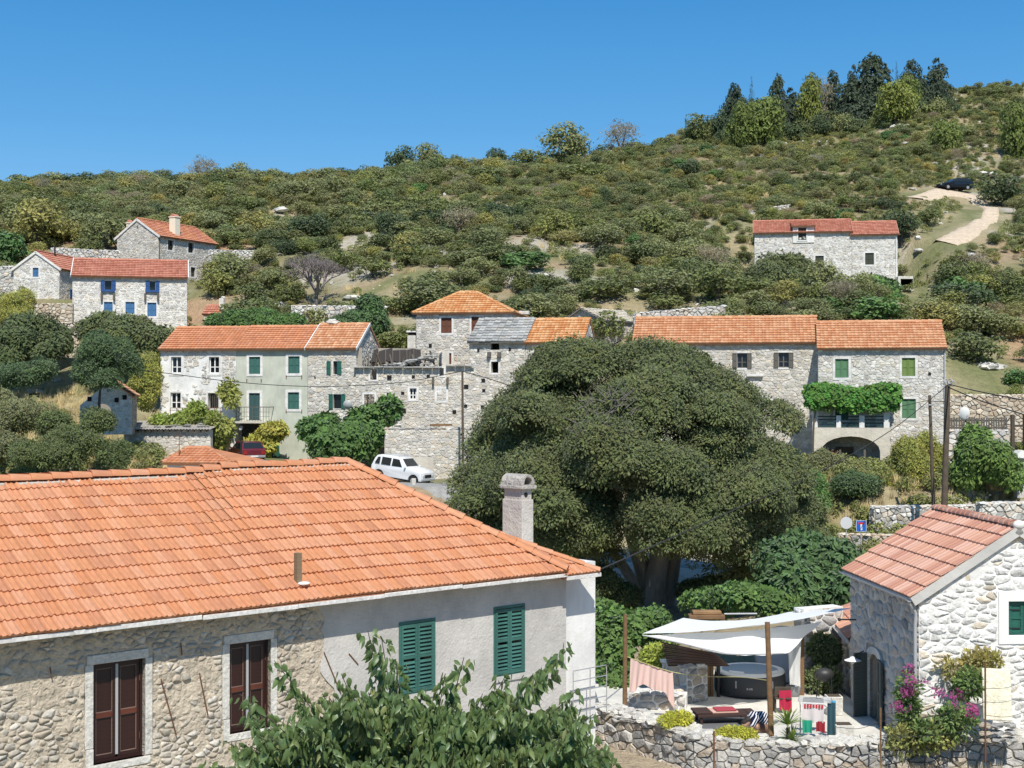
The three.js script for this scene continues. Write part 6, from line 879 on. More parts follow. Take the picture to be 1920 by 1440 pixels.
S1('oak', 1100, 345, 110, 55, 'oak_tree', 'dark oak high in the middle of the slope'); S1('dark', 1290, 330, 60, 40, 'oak_tree', 'dark oak left below the crest grove'); S1('olive', 330, 380, 90, 50, 'olive_tree', 'olive between upper house and skyline'); S1('olive', 560, 380, 90, 50, 'olive_tree', 'olive terrace tree on the left middle slope'); S1('oak', 900, 350, 90, 45, 'oak_tree', 'oak below the small dark skyline oak');
for (let i = 0; i < 22; i++) { const px = 1365 + i * 20; ridge(['dark', 'oak', 'olive'][i % 3], px, 232 - i * 2.6 + 18 * hash2(i, 3), 48 + 20 * hash2(i, 4), 50, 232 + 6 * hash2(i, 6), 'grove_shrub', `${['dark', 'dull green', 'grey green'][i % 3]} shrub filling the foot of the conifer grove`, 'shrubs at the foot of the conifer grove'); }
for (let i = 0; i < 26; i++) { const px = 20 + i * 50 + 30 * hash2(i, 8), y0 = px < 620 ? 326 : 326 - (px - 620) * .112; ridge(['oak', 'olive', 'dark', 'oak'][i % 4], px, y0 - 6 + 12 * hash2(i, 9), 50 + 40 * hash2(i, 2), 34, 240, 'skyline_shrub', `${['dull green', 'grey green', 'dark', 'dull green'][i % 4]} shrub on the skyline ${px < 420 ? 'above the tall upper house' : px < 900 ? 'above the orange row' : 'above the barn'}`, 'shrubs along the skyline'); }
// everything that grows between
{
  const R = rng(2024), spots = [], clear = [[120, 365, 94, 117], [5, 142, 96, 123], [210, 402, 108, 141], [1402, 1702, 116, 138], [375, 460, 100, 121]], bare = [[1688, 425, 1772, 600], [1700, 350, 1880, 440], [1760, 420, 1830, 470], [560, 515, 720, 590], [950, 495, 1060, 530], [1780, 640, 1920, 740], [730, 440, 760, 620], [500, 395, 560, 420]];
  for (let Z = 97; Z < 262; Z += 1.55) for (let x = -.40 * Z - 8; x < .40 * Z + 8; x += 1.55) {
    const zz = Z + (R() - .5) * 1.6, xx = x + (R() - .5) * 1.6, px = 960 + xx / zz * F, y = groundY(xx, -zz), py = HOR - (y - EYE) / zz * F, n = fbm(xx * .07, zz * .07, 501, 3), n2 = fbm(xx * .2, zz * .2, 503, 2), r = R(), r2 = R(), r3 = R();
    if (clear.some(c => px > c[0] && px < c[1] && zz > c[2] && zz < c[3]) || bare.some(b => px > b[0] && px < b[2] && py > b[1] && py < b[3])) continue;
    if (zz < 104 && px > 280 && px < 1790 && r > .35) continue;
    const high = px > 950 && zz > 140; if (n2 < (high ? .27 : .33) && r > .15 || offRoad(xx, -zz)) continue;
    const kind = n > .62 ? (r < .6 ? 'oak' : r < .85 ? 'dark' : 'olive') : n > .5 ? (r < .6 ? 'oak' : r < .9 ? 'olive' : 'yellow') : n > .38 ? (r < .55 ? 'olive' : r < .75 ? 'oak' : r < .95 ? 'yellow' : 'grey') : (r < .45 ? 'olive' : r < .72 ? 'yellow' : r < .9 ? 'oak' : r < .95 ? 'grey' : 'green');
    const w = high ? .9 + 1.7 * r2 * r2 + (n2 > .62 ? .6 : 0) : 1.0 + 2.9 * r2 * r2 * r2 + (n2 > .58 ? 1.0 : 0), h = w * (.45 + .42 * r3); spots.push({ x: xx, y: y - .12, z: -zz, w, h, kind, px, py, size: w * h / (zz * zz), in: px > -20 && px < 1940 });
  }
  spots.sort((a, b) => b.size - a.size); const cap = { olive: 90, oak: 90, dark: 45, yellow: 30, grey: 15, green: 10 }, made = {}, rest = {};
  const words = { olive: ['olive_shrub', 'grey green olive shrub in the hillside scrub', 'olive shrubs of the hillside'], oak: ['oak_shrub', 'olive green oak shrub in the hillside scrub', 'oak shrubs of the hillside'], dark: ['juniper_shrub', 'very dark green shrub in the hillside scrub', 'dark shrubs of the hillside'], yellow: ['broom_shrub', 'yellowish shrub in the hillside scrub', 'yellowish shrubs of the hillside'], grey: ['dry_shrub', 'dry grey brown shrub in the hillside scrub', 'dry shrubs of the hillside'], green: ['mastic_shrub', 'fresh green shrub in the hillside scrub', 'fresh green shrubs of the hillside'] };
  for (const s of spots) { if (s.in && (made[s.kind] = (made[s.kind] || 0)) < cap[s.kind]) { made[s.kind]++; const [n, l, g] = words[s.kind], where = s.px > 1720 ? 'on the far right slope' : s.px > 1400 && s.py > 400 ? 'around the hill house' : s.px > 1150 ? 'above the long stone house' : s.px > 760 ? 'above the hipped tower house' : s.px > 390 ? 'above the orange row' : 'around the blue shutter house', how = s.py < 360 ? 'near the skyline' : s.py < 480 ? 'halfway up' : 'low'; plant(s.kind, V(s.x, s.y, s.z), s.w, s.h, n, `${s.w > 3.6 ? 'large' : s.w > 2.6 ? 'medium' : 'small'} ${l.replace(' in the hillside scrub', '')} ${how} ${where}`, 'shrub', g); } else { const k = s.kind + Math.floor(hash2(s.x * 10 | 0, s.z * 10 | 0) * KIND[s.kind].geo.length); (rest[k] ||= []).push(s); } }
  const m = new THREE.Matrix4(), q = new THREE.Quaternion();
  for (const k in rest) { const kind = k.replace(/\d/, ''), K = KIND[kind], L = rest[k], im = new THREE.InstancedMesh(K.geo[+k.match(/\d/)[0]], leafMat(1, 1, 1), L.length); im.name = numbered('scrub'); tag(im, `${words[kind][1].replace(' in the hillside scrub', '')}s merging into scrub over the whole hillside`.replace('shrubs', 'shrubs'), 'scrub', null, 'stuff'); L.forEach((s, i) => { im.setMatrixAt(i, m.compose(V(s.x, s.y, s.z), q.setFromAxisAngle(V(0, 1, 0), hash2(i, 7) * 6.28), V(s.w, s.h, s.w))); const c = K.col[i % K.col.length], f = .8 + .45 * hash2(i, 3, 8); im.setColorAt(i, C(c[0] * 2.5 * f * (.9 + .25 * hash2(i, 4)), c[1] * 2.48 * f, c[2] * 1.9 * f)); }); scene.add(im); }
  console.log('scrub', spots.length, JSON.stringify(made));
}
// ---------------------------------------------------------------- tree in the foreground with large hanging leaves
{
  const Z = 13.5, root = at(780, 1900, 14), g = thing('persimmon_tree', 'leafy tree with drooping pointed leaves in front of the green shutters', 'tree', root), R = rng(404), sub = p => p.clone().sub(root);
  const lg = [0, 1, 2, 3].map(k => { const L = 1, w = .42 + k * .05, pos = [0, 0, 0], prof = [[.12, .55], [.3, 1], [.55, .82], [.8, .38]], idx = [], c = .16 + k * .07; for (const [t, s] of prof) { const z = -c * t * t; pos.push(-w / 2 * s, -t * L, z - .07 * s, 0, -t * L, z + .03, w / 2 * s, -t * L, z - .07 * s); } pos.push(0, -L, -c * 1.25); idx.push(0, 1, 2, 0, 2, 3); for (let i = 0; i < 3; i++) { const a = 1 + i * 3, b = a + 3; idx.push(a, b, b + 1, a, b + 1, a + 1, a + 1, b + 1, b + 2, a + 1, b + 2, a + 2); } idx.push(10, 13, 11, 11, 13, 12); const gm = geo(pos, idx); gm.setAttribute('color', new THREE.Float32BufferAttribute(new Float32Array(42).fill(1), 3)); return gm; });
  const mats = [[.095, .15, .055], [.125, .18, .065], [.075, .125, .045], [.17, .215, .085], [.21, .24, .10]].map(c => new THREE.MeshPhysicalMaterial({ color: C(c[0] * 1.7, c[1] * 1.65, c[2] * 1.6), roughness: .45, transmission: .4, thickness: 0, side: THREE.DoubleSide }));
  const tips = [[450, 1300, .2], [468, 1338, .4], [515, 1238, 0], [560, 1312, .5], [605, 1300, .2], [640, 1262, -.2], [690, 1182, .1], [715, 1192, .3], [742, 1235, .6], [790, 1290, -.3], [835, 1262, .2], [870, 1232, .5], [905, 1300, -.2], [950, 1262, .1], [955, 1300, .4], [1000, 1262, .6], [1040, 1232, 0], [1072, 1206, .2], [1085, 1290, .5], [1112, 1338, .1], [1130, 1390, .4], [395, 1428, .2], [425, 1390, -.1], [440, 1440, .3], [1150, 1430, 0], [500, 1372, .1], [590, 1352, .8], [660, 1322, .5], [735, 1318, .8], [820, 1328, .9], [900, 1340, .7], [980, 1330, .9], [1050, 1330, .8], [540, 1420, .6], [620, 1410, 1], [700, 1395, 1.1], [790, 1400, 1.2], [880, 1405, 1.1], [970, 1400, 1.2], [1060, 1400, .9]];
  const OL = [[400, 1430], [450, 1395], [520, 1340], [600, 1305], [700, 1268], [760, 1285], [830, 1300], [900, 1290], [1000, 1300], [1060, 1290], [1110, 1330], [1160, 1420]]; for (let i = 0; i < 300; i++) { const x = 400 + R() * 755; let k = 0; while (k < OL.length - 2 && x > OL[k + 1][0]) k++; const y0 = lerp(OL[k][1], OL[k + 1][1], (x - OL[k][0]) / (OL[k + 1][0] - OL[k][0])); tips.push([x, y0 + 8 + R() * Math.max(40, 1470 - y0), R() * 1.8 - .5]); }
  const br = [], leaves = [];
  tips.forEach(([px, py, dz], ti) => {
    const tip = at(px, py, Z - dz), hub = at(lerp(780, px, .35), 1640, 14 - dz * .4), mid = hub.clone().lerp(tip, .6).add(V((px - 780) * -.0006, .12, 0)), cv = new THREE.CatmullRomCurve3([hub, mid, tip]); br.push(limb([hub, mid, tip].map(sub), .009));
    const n = ti < 40 ? 56 : 38; for (let i = 0; i < n; i++) { const t = (ti < 40 ? .45 : .66) + (ti < 40 ? .55 : .34) * Math.pow((i + R()) / n, .8), p = cv.getPoint(t), sd = (i % 2 ? 1 : -1), ln = (.10 + .06 * R()) * (t > .93 ? .75 : 1); p.add(V((R() - .5) * .16 + sd * .02, (R() - .5) * .06, (R() - .5) * .16)); leaves.push({ p: sub(p), s: ln, y: R() * 6.28, x: (R() - .6) * .8, z: sd * (.15 + .75 * R()), k: Math.floor(R() * 4), m: Math.floor(R() * R() * 5), d: -p.z }); }
  });
  leaves.sort((a, b) => a.d - b.d); const e = new THREE.Euler(), q = new THREE.Quaternion(), m4 = new THREE.Matrix4();
  leaves.slice(0, 300).forEach(l => { const m = part(g, 'leaf', lg[l.k], mats[l.m]); m.position.copy(l.p); m.rotation.set(l.x, l.y, l.z, 'YZX'); m.scale.setScalar(l.s); });
  for (let k = 0; k < 4; k++) for (let c = 0; c < 5; c++) { const L = leaves.slice(300).filter(l => l.k === k && l.m === c); if (!L.length) continue; const im = new THREE.InstancedMesh(lg[k], mats[c], L.length); im.name = 'leaves'; im.userData.kind = 'stuff'; L.forEach((l, i) => im.setMatrixAt(i, m4.compose(l.p, q.setFromEuler(e.set(l.x, l.y, l.z, 'YZX')), V(l.s, l.s, l.s)))); g.add(im); }
  part(g, 'branches', br, M2.bark); part(g, 'trunk', limb([V(0, -2.4, 0), V(.05, -.5, 0), sub(at(780, 1640, 14))], .14), M2.bark);
}
// ---------------------------------------------------------------- cars
function car(name, label, pos, yaw, tilt, o) {
  const g = thing(name, label, 'car', pos, yaw); g.rotation.order = 'YZX'; g.rotation.z = tilt; const W = o.w / 2, hw = y => W * (y < o.belt ? 1 : 1 - .2 * (y - o.belt) / (o.h - o.belt)), paint = new THREE.MeshPhysicalMaterial({ color: C(...o.c), roughness: .35, clearcoat: .6, clearcoatRoughness: .15 }), glass = std([.02, .025, .03], { roughness: .06 });
  const arch = x => [...Array(9)].map((_, i) => { const a = Math.PI - i / 8 * Math.PI; return [x + Math.cos(a) * .36, .28 + Math.sin(a) * .36]; });
  const pr = [...o.top, ...[]], bottom = [...arch(o.ax[0]), ...arch(o.ax[1])], poly = [[o.top[0][0], .3], ...bottom, [o.top[o.top.length - 1][0], .3], ...o.top.slice().reverse()];
  const body = slab(poly, -W, W, [], .05), p = body.attributes.position; for (let i = 0; i < p.count; i++) { const y = p.getY(i), k = hw(y) / W; p.setZ(i, p.getZ(i) * k); } body.computeVertexNormals(); part(g, 'body', toCreasedNormals(body, .6), paint);
  for (const s of [-1, 1]) for (const wq of o.win) { const sh = new THREE.ShapeGeometry(new THREE.Shape(wq.map(q => new THREE.Vector2(...q)))), v = sh.attributes.position; for (let i = 0; i < v.count; i++) v.setZ(i, s * (hw(v.getY(i)) + .012)); part(g, 'side_window', sh, glass); }
  for (const [a, b] of o.ends) { const y0 = a[1], y1 = b[1], n = o.out || .015, dx = b[1] - a[1], dy = a[0] - b[0], l = Math.hypot(dx, dy) * (a[0] < 0 ? -1 : 1), nx = dx / l * n, ny = Math.abs(dy / l) * n; part(g, a[0] < 0 ? 'rear_window' : 'windscreen', geo([a[0] + nx, y0 + ny, -hw(y0) * .88, a[0] + nx, y0 + ny, hw(y0) * .88, b[0] + nx, y1 + ny, hw(y1) * .86, b[0] + nx, y1 + ny, -hw(y1) * .86], [0, 1, 2, 0, 2, 3]), glass); }
  for (const x of o.ax) for (const s of [-1, 1]) { const wh = part(g, 'wheel', new THREE.CylinderGeometry(.29, .29, .17, 22).rotateX(Math.PI / 2), std([.02, .02, .02])); wh.position.set(x, .28, s * (W - .09)); part(wh, 'hub_cap', new THREE.CylinderGeometry(.17, .17, .18, 16).rotateX(Math.PI / 2), M.steel); }
  part(g, 'underbody', box(o.top[0][0] + .2, .2, -W + .1, o.top[o.top.length - 1][0] - .2, .34, W - .1), M.dark);
  const xr = o.top[0][0], xf = o.top[o.top.length - 1][0]; part(g, 'bumper', rbox(xr - .08, .34, -W + .03, xr + .05, .50, W - .03, .03), o.bump); part(g, 'bumper', rbox(xf - .05, .32, -W + .03, xf + .08, .46, W - .03, .03), o.bump);
  for (const s of [-1, 1]) { const hl = part(g, 'headlight', o.round ? new THREE.CylinderGeometry(.09, .09, .04, 16).rotateZ(Math.PI / 2) : box(-.02, -.07, -.16, .02, .07, .16), std([.6, .6, .58], { roughness: .15 })); hl.position.set(xf + .01, .6, s * (W - .27)); const tl = part(g, 'tail_light', box(-.02, -.1, -.12, .02, .1, .12), std([.30, .02, .02], { roughness: .3 })); tl.position.set(xr - .01, .68, s * (W - .2)); const mi = part(g, 'mirror', rbox(-.05, -.05, -.06, .05, .05, .06, .02), paint); mi.position.set(o.mir, o.belt + .06, s * (W + .08)); }
  part(g, 'grille', box(xf - .0, .5, -W + .42, xf + .035, .68, W - .42), M.dark); part(g, 'number_plate', box(xr - .1, .40, -.25, xr - .082, .48, .25), M.white); return g;
}
{
  const R4 = { w: 1.5, h: 1.54, belt: .95, c: [.78, .79, .80], bump: M.steelGrey, round: true, ax: [-1.22, 1.2], mir: .62, top: [[-1.8, .5], [-1.78, .85], [-1.62, 1.3], [-1.5, 1.46], [-1.2, 1.53], [-.2, 1.54], [.2, 1.47], [.66, 1.0], [1.45, .9], [1.7, .78], [1.74, .5]], win: [[[-1.55, 1.0], [-1.22, .98], [-1.22, 1.38], [-1.4, 1.36]], [[-1.1, .98], [-.45, .97], [-.45, 1.4], [-1.1, 1.4]], [[-.35, .97], [.38, .97], [.1, 1.38], [-.35, 1.4]]], ends: [[[.62, 1.03], [.24, 1.43]], [[-1.75, .95], [-1.64, 1.27]]] };
  const q = at(754, 904, 83); car('white_car', 'small old white hatchback parked on the lane below the ruin', q, -.5, -.11, R4); const rk = scene.children.find(o => o.name === 'white_car'); part(rk, 'roof_rack', [box(-1.1, 1.56, -.5, .0, 1.585, -.47), box(-1.1, 1.56, .47, .0, 1.585, .5), box(-1.1, 1.565, -.5, -1.06, 1.59, .5), box(-.1, 1.565, -.5, -.06, 1.59, .5)], M.steelGrey);
  const H = { w: 1.58, h: 1.4, belt: .88, c: [.13, .012, .02], bump: std([.28, .28, .29]), ax: [-1.15, 1.2], mir: .55, top: [[-1.72, .5], [-1.74, .82], [-1.62, .9], [-1.25, 1.34], [-1.0, 1.4], [-.1, 1.4], [.15, 1.34], [.75, .92], [1.55, .78], [1.78, .66], [1.82, .5]], win: [[[-1.35, .92], [-.35, .92], [-.35, 1.3], [-1.05, 1.3]], [[-.25, .92], [.6, .92], [.1, 1.28], [-.25, 1.3]]], ends: [[[.68, .96], [.2, 1.31]], [[-1.58, .93], [-1.28, 1.31]]] };
  car('red_car', 'dark red hatchback parked beneath the balcony with its back showing', at(462, 866, 86.5), 2.05, 0, H).scale.setScalar(.93);
  const B = { ...H, w: 1.75, h: 1.45, c: [.006, .008, .014], ax: [-1.35, 1.35], bump: std([.012, .014, .02]), mir: .65, top: [[-2.15, .5], [-2.17, .85], [-1.85, 1.3], [-1.4, 1.43], [-.1, 1.45], [.2, 1.38], [.85, .95], [1.8, .8], [2.1, .68], [2.15, .5]], win: [[[-1.8, .95], [-1.1, .95], [-1.1, 1.34], [-1.5, 1.32]], [[-1.0, .95], [-.2, .95], [-.2, 1.36], [-1.0, 1.36]], [[-.1, .95], [.65, .95], [.15, 1.32], [-.1, 1.35]]], ends: [[[.8, .98], [.25, 1.35]], [[-2.1, .95], [-1.88, 1.25]]] };
  const p = hit(1790, 358, 150); p.y += .1; car('black_car', 'black estate car on the dirt road high on the right', p, Math.PI + .25, 0, B);
}
// ---------------------------------------------------------------- roads, walls, poles, signs
road('village_lane', 'grey asphalt lane below the row of houses', [V(X(-60, 80), 0, -80), V(X(240, 83), 0, -83), V(X(430, 84), 0, -84), V(X(620, 82), 0, -82), V(X(760, 81), 0, -81), V(X(860, 78), 0, -78), V(X(1000, 74), 0, -74), V(X(1200, 70), 0, -70), V(X(1500, 68), 0, -68), V(X(1700, 66), 0, -66), V(X(1990, 64), 0, -64)].map(p => p.setY(groundY(p.x, p.z))), 3.2, asphalt, .05);
const TAN = [[.66, .54, .40], [.72, .62, .48], [.58, .46, .33], [.74, .67, .56], [.62, .52, .40]], PALE = [[.66, .64, .60], [.76, .73, .68], [.56, .54, .51], [.80, .78, .73], [.70, .62, .52]];
const RW = (label, L, Rr, py0, py1, pal, seed, o = {}) => { const Z = L[1], y0 = Y(py1, Z), g = roughWall('terrace_wall', label, L, Rr, y0 - 1.2, Y(py0, Z) - y0 + 1.2, .6, seed, { pal, fine: false, s: .22, gap: .02, depth: .07, mat: M.mortarDark, capStep: .38, h2: o.h2 !== undefined ? Y(o.h2, Rr[1]) - y0 + 1.2 : undefined, ...o, ...(o.h2 !== undefined ? { h2: Y(o.h2, Rr[1]) - y0 + 1.2 } : {}) }); return g; };
RW('tan dry stone wall behind the two road signs', [1575, 71], [1765, 70], 1003, 1050, TAN, 301, { singles: 60 }); RW('pale dry stone wall running under the poles', [1640, 73.5], [1900, 75], 952, 985, PALE, 304, { singles: 40 }); RW('tall stone wall carrying the wooden picket fence', [1776, 80.5], [1893, 80], 808, 890, PALE, 307, { s: .26 }); RW('orange tan terrace wall behind the satellite dish', [1780, 87.5], [1935, 87], 742, 792, TAN, 310); RW('white stone wall below the arched porch', [1572, 81], [1662, 80.5], 879, 912, PALE, 313); RW('stone wall stepping down beside the mulberry tree', [1776, 77], [1850, 76], 895, 950, PALE, 316, { h2: 930 }); RW('loose stone wall at the right edge above the pink roof', [1840, 72], [1935, 72.5], 945, 975, PALE, 319);
RW('upper tan terrace wall left of the blue shutter house', [58, 108], [136, 108.5], 570, 598, TAN, 322); RW('lower tan terrace wall left of the blue shutter house', [66, 104], [150, 105], 606, 640, TAN, 325); RW('grey garden wall right of the tall upper house', [392, 131], [490, 132], 469, 492, PALE, 328); RW('grey garden wall left of the tall upper house', [98, 128], [225, 131], 465, 484, PALE, 331); RW('grey stone wall at the left edge beside the gabled wing', [-30, 119], [26, 118], 502, 530, PALE, 334); RW('long terrace wall crossing the right slope', [1345, 152], [1480, 158], 407, 420, PALE, 337, { h2: 384 }); RW('broken terrace wall above the hill house', [1490, 160], [1640, 165], 380, 392, PALE, 338, { h2: 368 }); RW('low terrace wall below the leafless grey tree', [548, 107], [722, 108], 574, 596, PALE, 340, { s: .28 }); RW('terrace wall above the long stone house', [1190, 101.5], [1360, 102], 588, 602, PALE, 343, { h2: 574 }); RW('collapsed stone wall right of the bare slope', [1688, 125], [1740, 124], 545, 575, TAN, 346); RW('stone wall between lane and bushes at left', [240, 83.5], [335, 82.5], 858, 878, PALE, 349); RW('short stone wall beside the oven shed', [456, 116], [545, 117], 566, 580, PALE, 352);
RW('stone wall in the shade behind the great tree', [1330, 64.5], [1560, 65], 1085, 1128, TAN, 355); RW('rubble terrace in the middle of the hillside', [935, 126], [1055, 131], 512, 528, PALE, 358, { h2: 500, s: .3 });
// picket fence and its dish
{
  const f = frame([1779, 80.6], [1890, 80.1], Y(808, 80.4)), g = thing('picket_fence', 'weathered wooden picket fence on top of the stone wall', 'fence', f.pos, f.rot), R = rng(2); for (let i = 0; i < 24; i++) { const m = part(g, 'picket', rbox(-.045, 0, -.015, .045, .78 + R() * .06, .015, .006), M.greyWood); m.position.set(lerp(.05, f.len - .05, i / 23), -.05, -.2); m.rotation.z = (R() - .5) * .05; } for (const y of [.14, .56]) part(g, 'rail', box(0, y, -.26, f.len, y + .08, -.216), M.oldWood); for (const x of [.6, 2.9]) part(g, 'brace', beam(V(x, 0, -.3), V(x + .5, .75, -.3), .05, .06), M.oldWood);
  const d = thing('satellite_dish', 'white satellite dish above the picket fence', 'satellite dish', at(1808, 800, 80.9)), b = part(d, 'bowl', new THREE.SphereGeometry(.62, 24, 12, 0, 6.2832, 0, .6), M.white); b.rotation.x = 1.75; b.position.set(0, .85, -.1); b.scale.set(.85, .8, 1.1); b.rotation.z = .2; part(d, 'mast', rod(V(0, 0, 0), V(0, .75, 0), .03), M.iron); part(d, 'feed_arm', rod(V(0, .6, 0), V(.05, .62, .55), .015), M.iron);
  const s = thing('garden_gate', 'dark wooden gate posts at the right edge of the wall', 'gate', at(1905, 840, 80)); for (const x of [-.2, .5]) part(s, 'gate_post', rbox(x - .1, -.4, -.1, x + .1, 1.9, .1, .02), M.oldWood); part(s, 'gate_rail', box(-.1, 1.2, -.04, .6, 1.32, .04), M.oldWood); const c = thing('flat_chimney', 'small white capped chimney at the right edge', 'chimney', at(1913, 905, 76)); part(c, 'stack', box(-.28, -.8, -.28, .28, 1.35, .28), M.plasterGrey); part(c, 'cap', slab([[-.5, 1.35], [.5, 1.35], [.12, 1.75], [-.12, 1.75]], -.45, .45), M.white);
}
// utility poles with wires
{
  const up = (label, px0, py0, px1, py1, Z, r, extra) => { const b = at(px0, py0, Z), t = at(px1, py1, Z), g = thing('utility_pole', label, 'utility pole', b); part(g, 'shaft', rod(V(0, -.8, 0), t.clone().sub(b), r, r * .75, 10), M.pole); if (extra) extra(g, t.clone().sub(b)); return t; };
  up('thin wooden utility pole, left of the pair by the porch house', 1752, 984, 1743, 741, 71.5, .1, (g, t) => part(g, 'insulator', rod(V(t.x - .1, t.y - .5, .1), V(t.x + .12, t.y - .5, .1), .035), M.steelGrey)); const T2 = up('thick wooden utility pole, right of the pair by the porch house', 1768, 988, 1777, 722, 70.5, .17, (g, t) => { for (let i = 0; i < 5; i++) part(g, 'insulator', new THREE.TorusGeometry(.13, .025, 6, 14).rotateY(i * .7).translate(t.x + (i - 2) * .12, t.y + .08 + (i % 2) * .1, .05), M.steelGrey); });
  const T3 = up('thin utility pole in front of the ruined facade', 868, 850, 867, 696, 84, .085);
  const wire = (label, pts, r = .022) => { const g = thing('overhead_wire', label, 'cable', V(0, 0, 0)); part(g, 'cable', tube(pts, r, 5, 40), M.wire); };
  wire('cable from the thick pole across the great tree to the annex', [T2, at(1680, 800, 66), at(1560, 872, 60), at(1340, 972, 46), at(1126, 1067, 33.4)], .02); wire('upper cable from the thick pole to the right edge', [T2.clone().add(V(0, .05, 0)), at(1840, 735, 66), at(1960, 758, 61)], .028); wire('lower cable from the thick pole to the right edge', [T2.clone().add(V(0, -.1, 0)), at(1840, 752, 66), at(1960, 790, 61)], .028); wire('cable between the pair of wooden poles', [at(1743, 752, 71.4), at(1760, 753, 71), at(1776, 752, 70.5)], .015); wire('thick cable from the porch house to the thin pole', [at(1688, 762, 86), at(1715, 756, 80), at(1744, 750, 71.5)], .018); wire('cable from the thin pole leftward past the row of houses', [T3, at(760, 716, 84), at(667, 723, 84), at(560, 724, 84), at(440, 716, 84), at(330, 702, 84), at(236, 690, 84), at(110, 668, 84)], .022); wire('cable from the thin pole into the great tree', [T3, at(910, 708, 80), at(955, 723, 76)], .022);
}
// road signs
{
  const post = g => part(g, 'post', rod(V(0, -.2, 0), V(0, 1.75, 0), .03), M.steelGrey), b = at(1614, 1042, 69.4), g = thing('dead_end_sign', 'blue square road sign with white stem and red bar', 'road sign', b); post(g); const y = Y(986, 69.4) - b.y; part(g, 'plate', rbox(-.26, y - .28, .035, .26, y + .28, .055, .01), std([.012, .12, .52], { roughness: .4 })); part(g, 'white_stem', box(-.045, y - .2, .056, .045, y + .09, .062), M.white); part(g, 'red_bar', box(-.15, y + .09, .056, .15, y + .18, .062), std([.6, .03, .03], { roughness: .4 })); part(g, 'border', slab(rectPoly(-.25, y - .27, .25, y + .27), .055, .06, [rectPoly(-.235, y - .255, .235, y + .255)]), M.white);
  const b2 = at(1586, 1046, 70), g2 = thing('round_sign', 'round grey road sign seen from its back', 'road sign', b2); part(g2, 'post', rod(V(0, -.2, 0), V(0, 2.1, 0), .03), M.steelGrey); part(g2, 'disc', new THREE.CylinderGeometry(.3, .3, .02, 28).rotateX(Math.PI / 2).translate(0, Y(980, 70) - b2.y, .05), std([.62, .63, .64], { roughness: .5 }));
  const l = thing('street_lamp', 'short black lamp post with white globe beside the red car', 'lamp', at(452, 866, 84.6)); part(l, 'post', rod(V(0, -.2, 0), V(0, 1.95, 0), .045), M.iron); part(l, 'globe', new THREE.SphereGeometry(.11, 14, 10).translate(-.03, 2.0, 0), std([.85, .85, .82], { roughness: .3 })); part(l, 'cap', new THREE.CylinderGeometry(.06, .17, .1, 12).translate(0, 2.12, 0), M.iron);
  const mb = thing('road_bollard', 'low stone bollard by the front wheel of the white car', 'bollard', at(776, 920, 80)); part(mb, 'block', rbox(-.12, -.2, -.12, .12, .7, .12, .04), M.limestone); const mb2 = thing('road_bollard', 'low stone bollard at the lane bend near the great tree', 'bollard', at(833, 924, 79)); part(mb2, 'block', rbox(-.1, -.2, -.1, .1, .6, .1, .03), M.dryTones[2]);
}
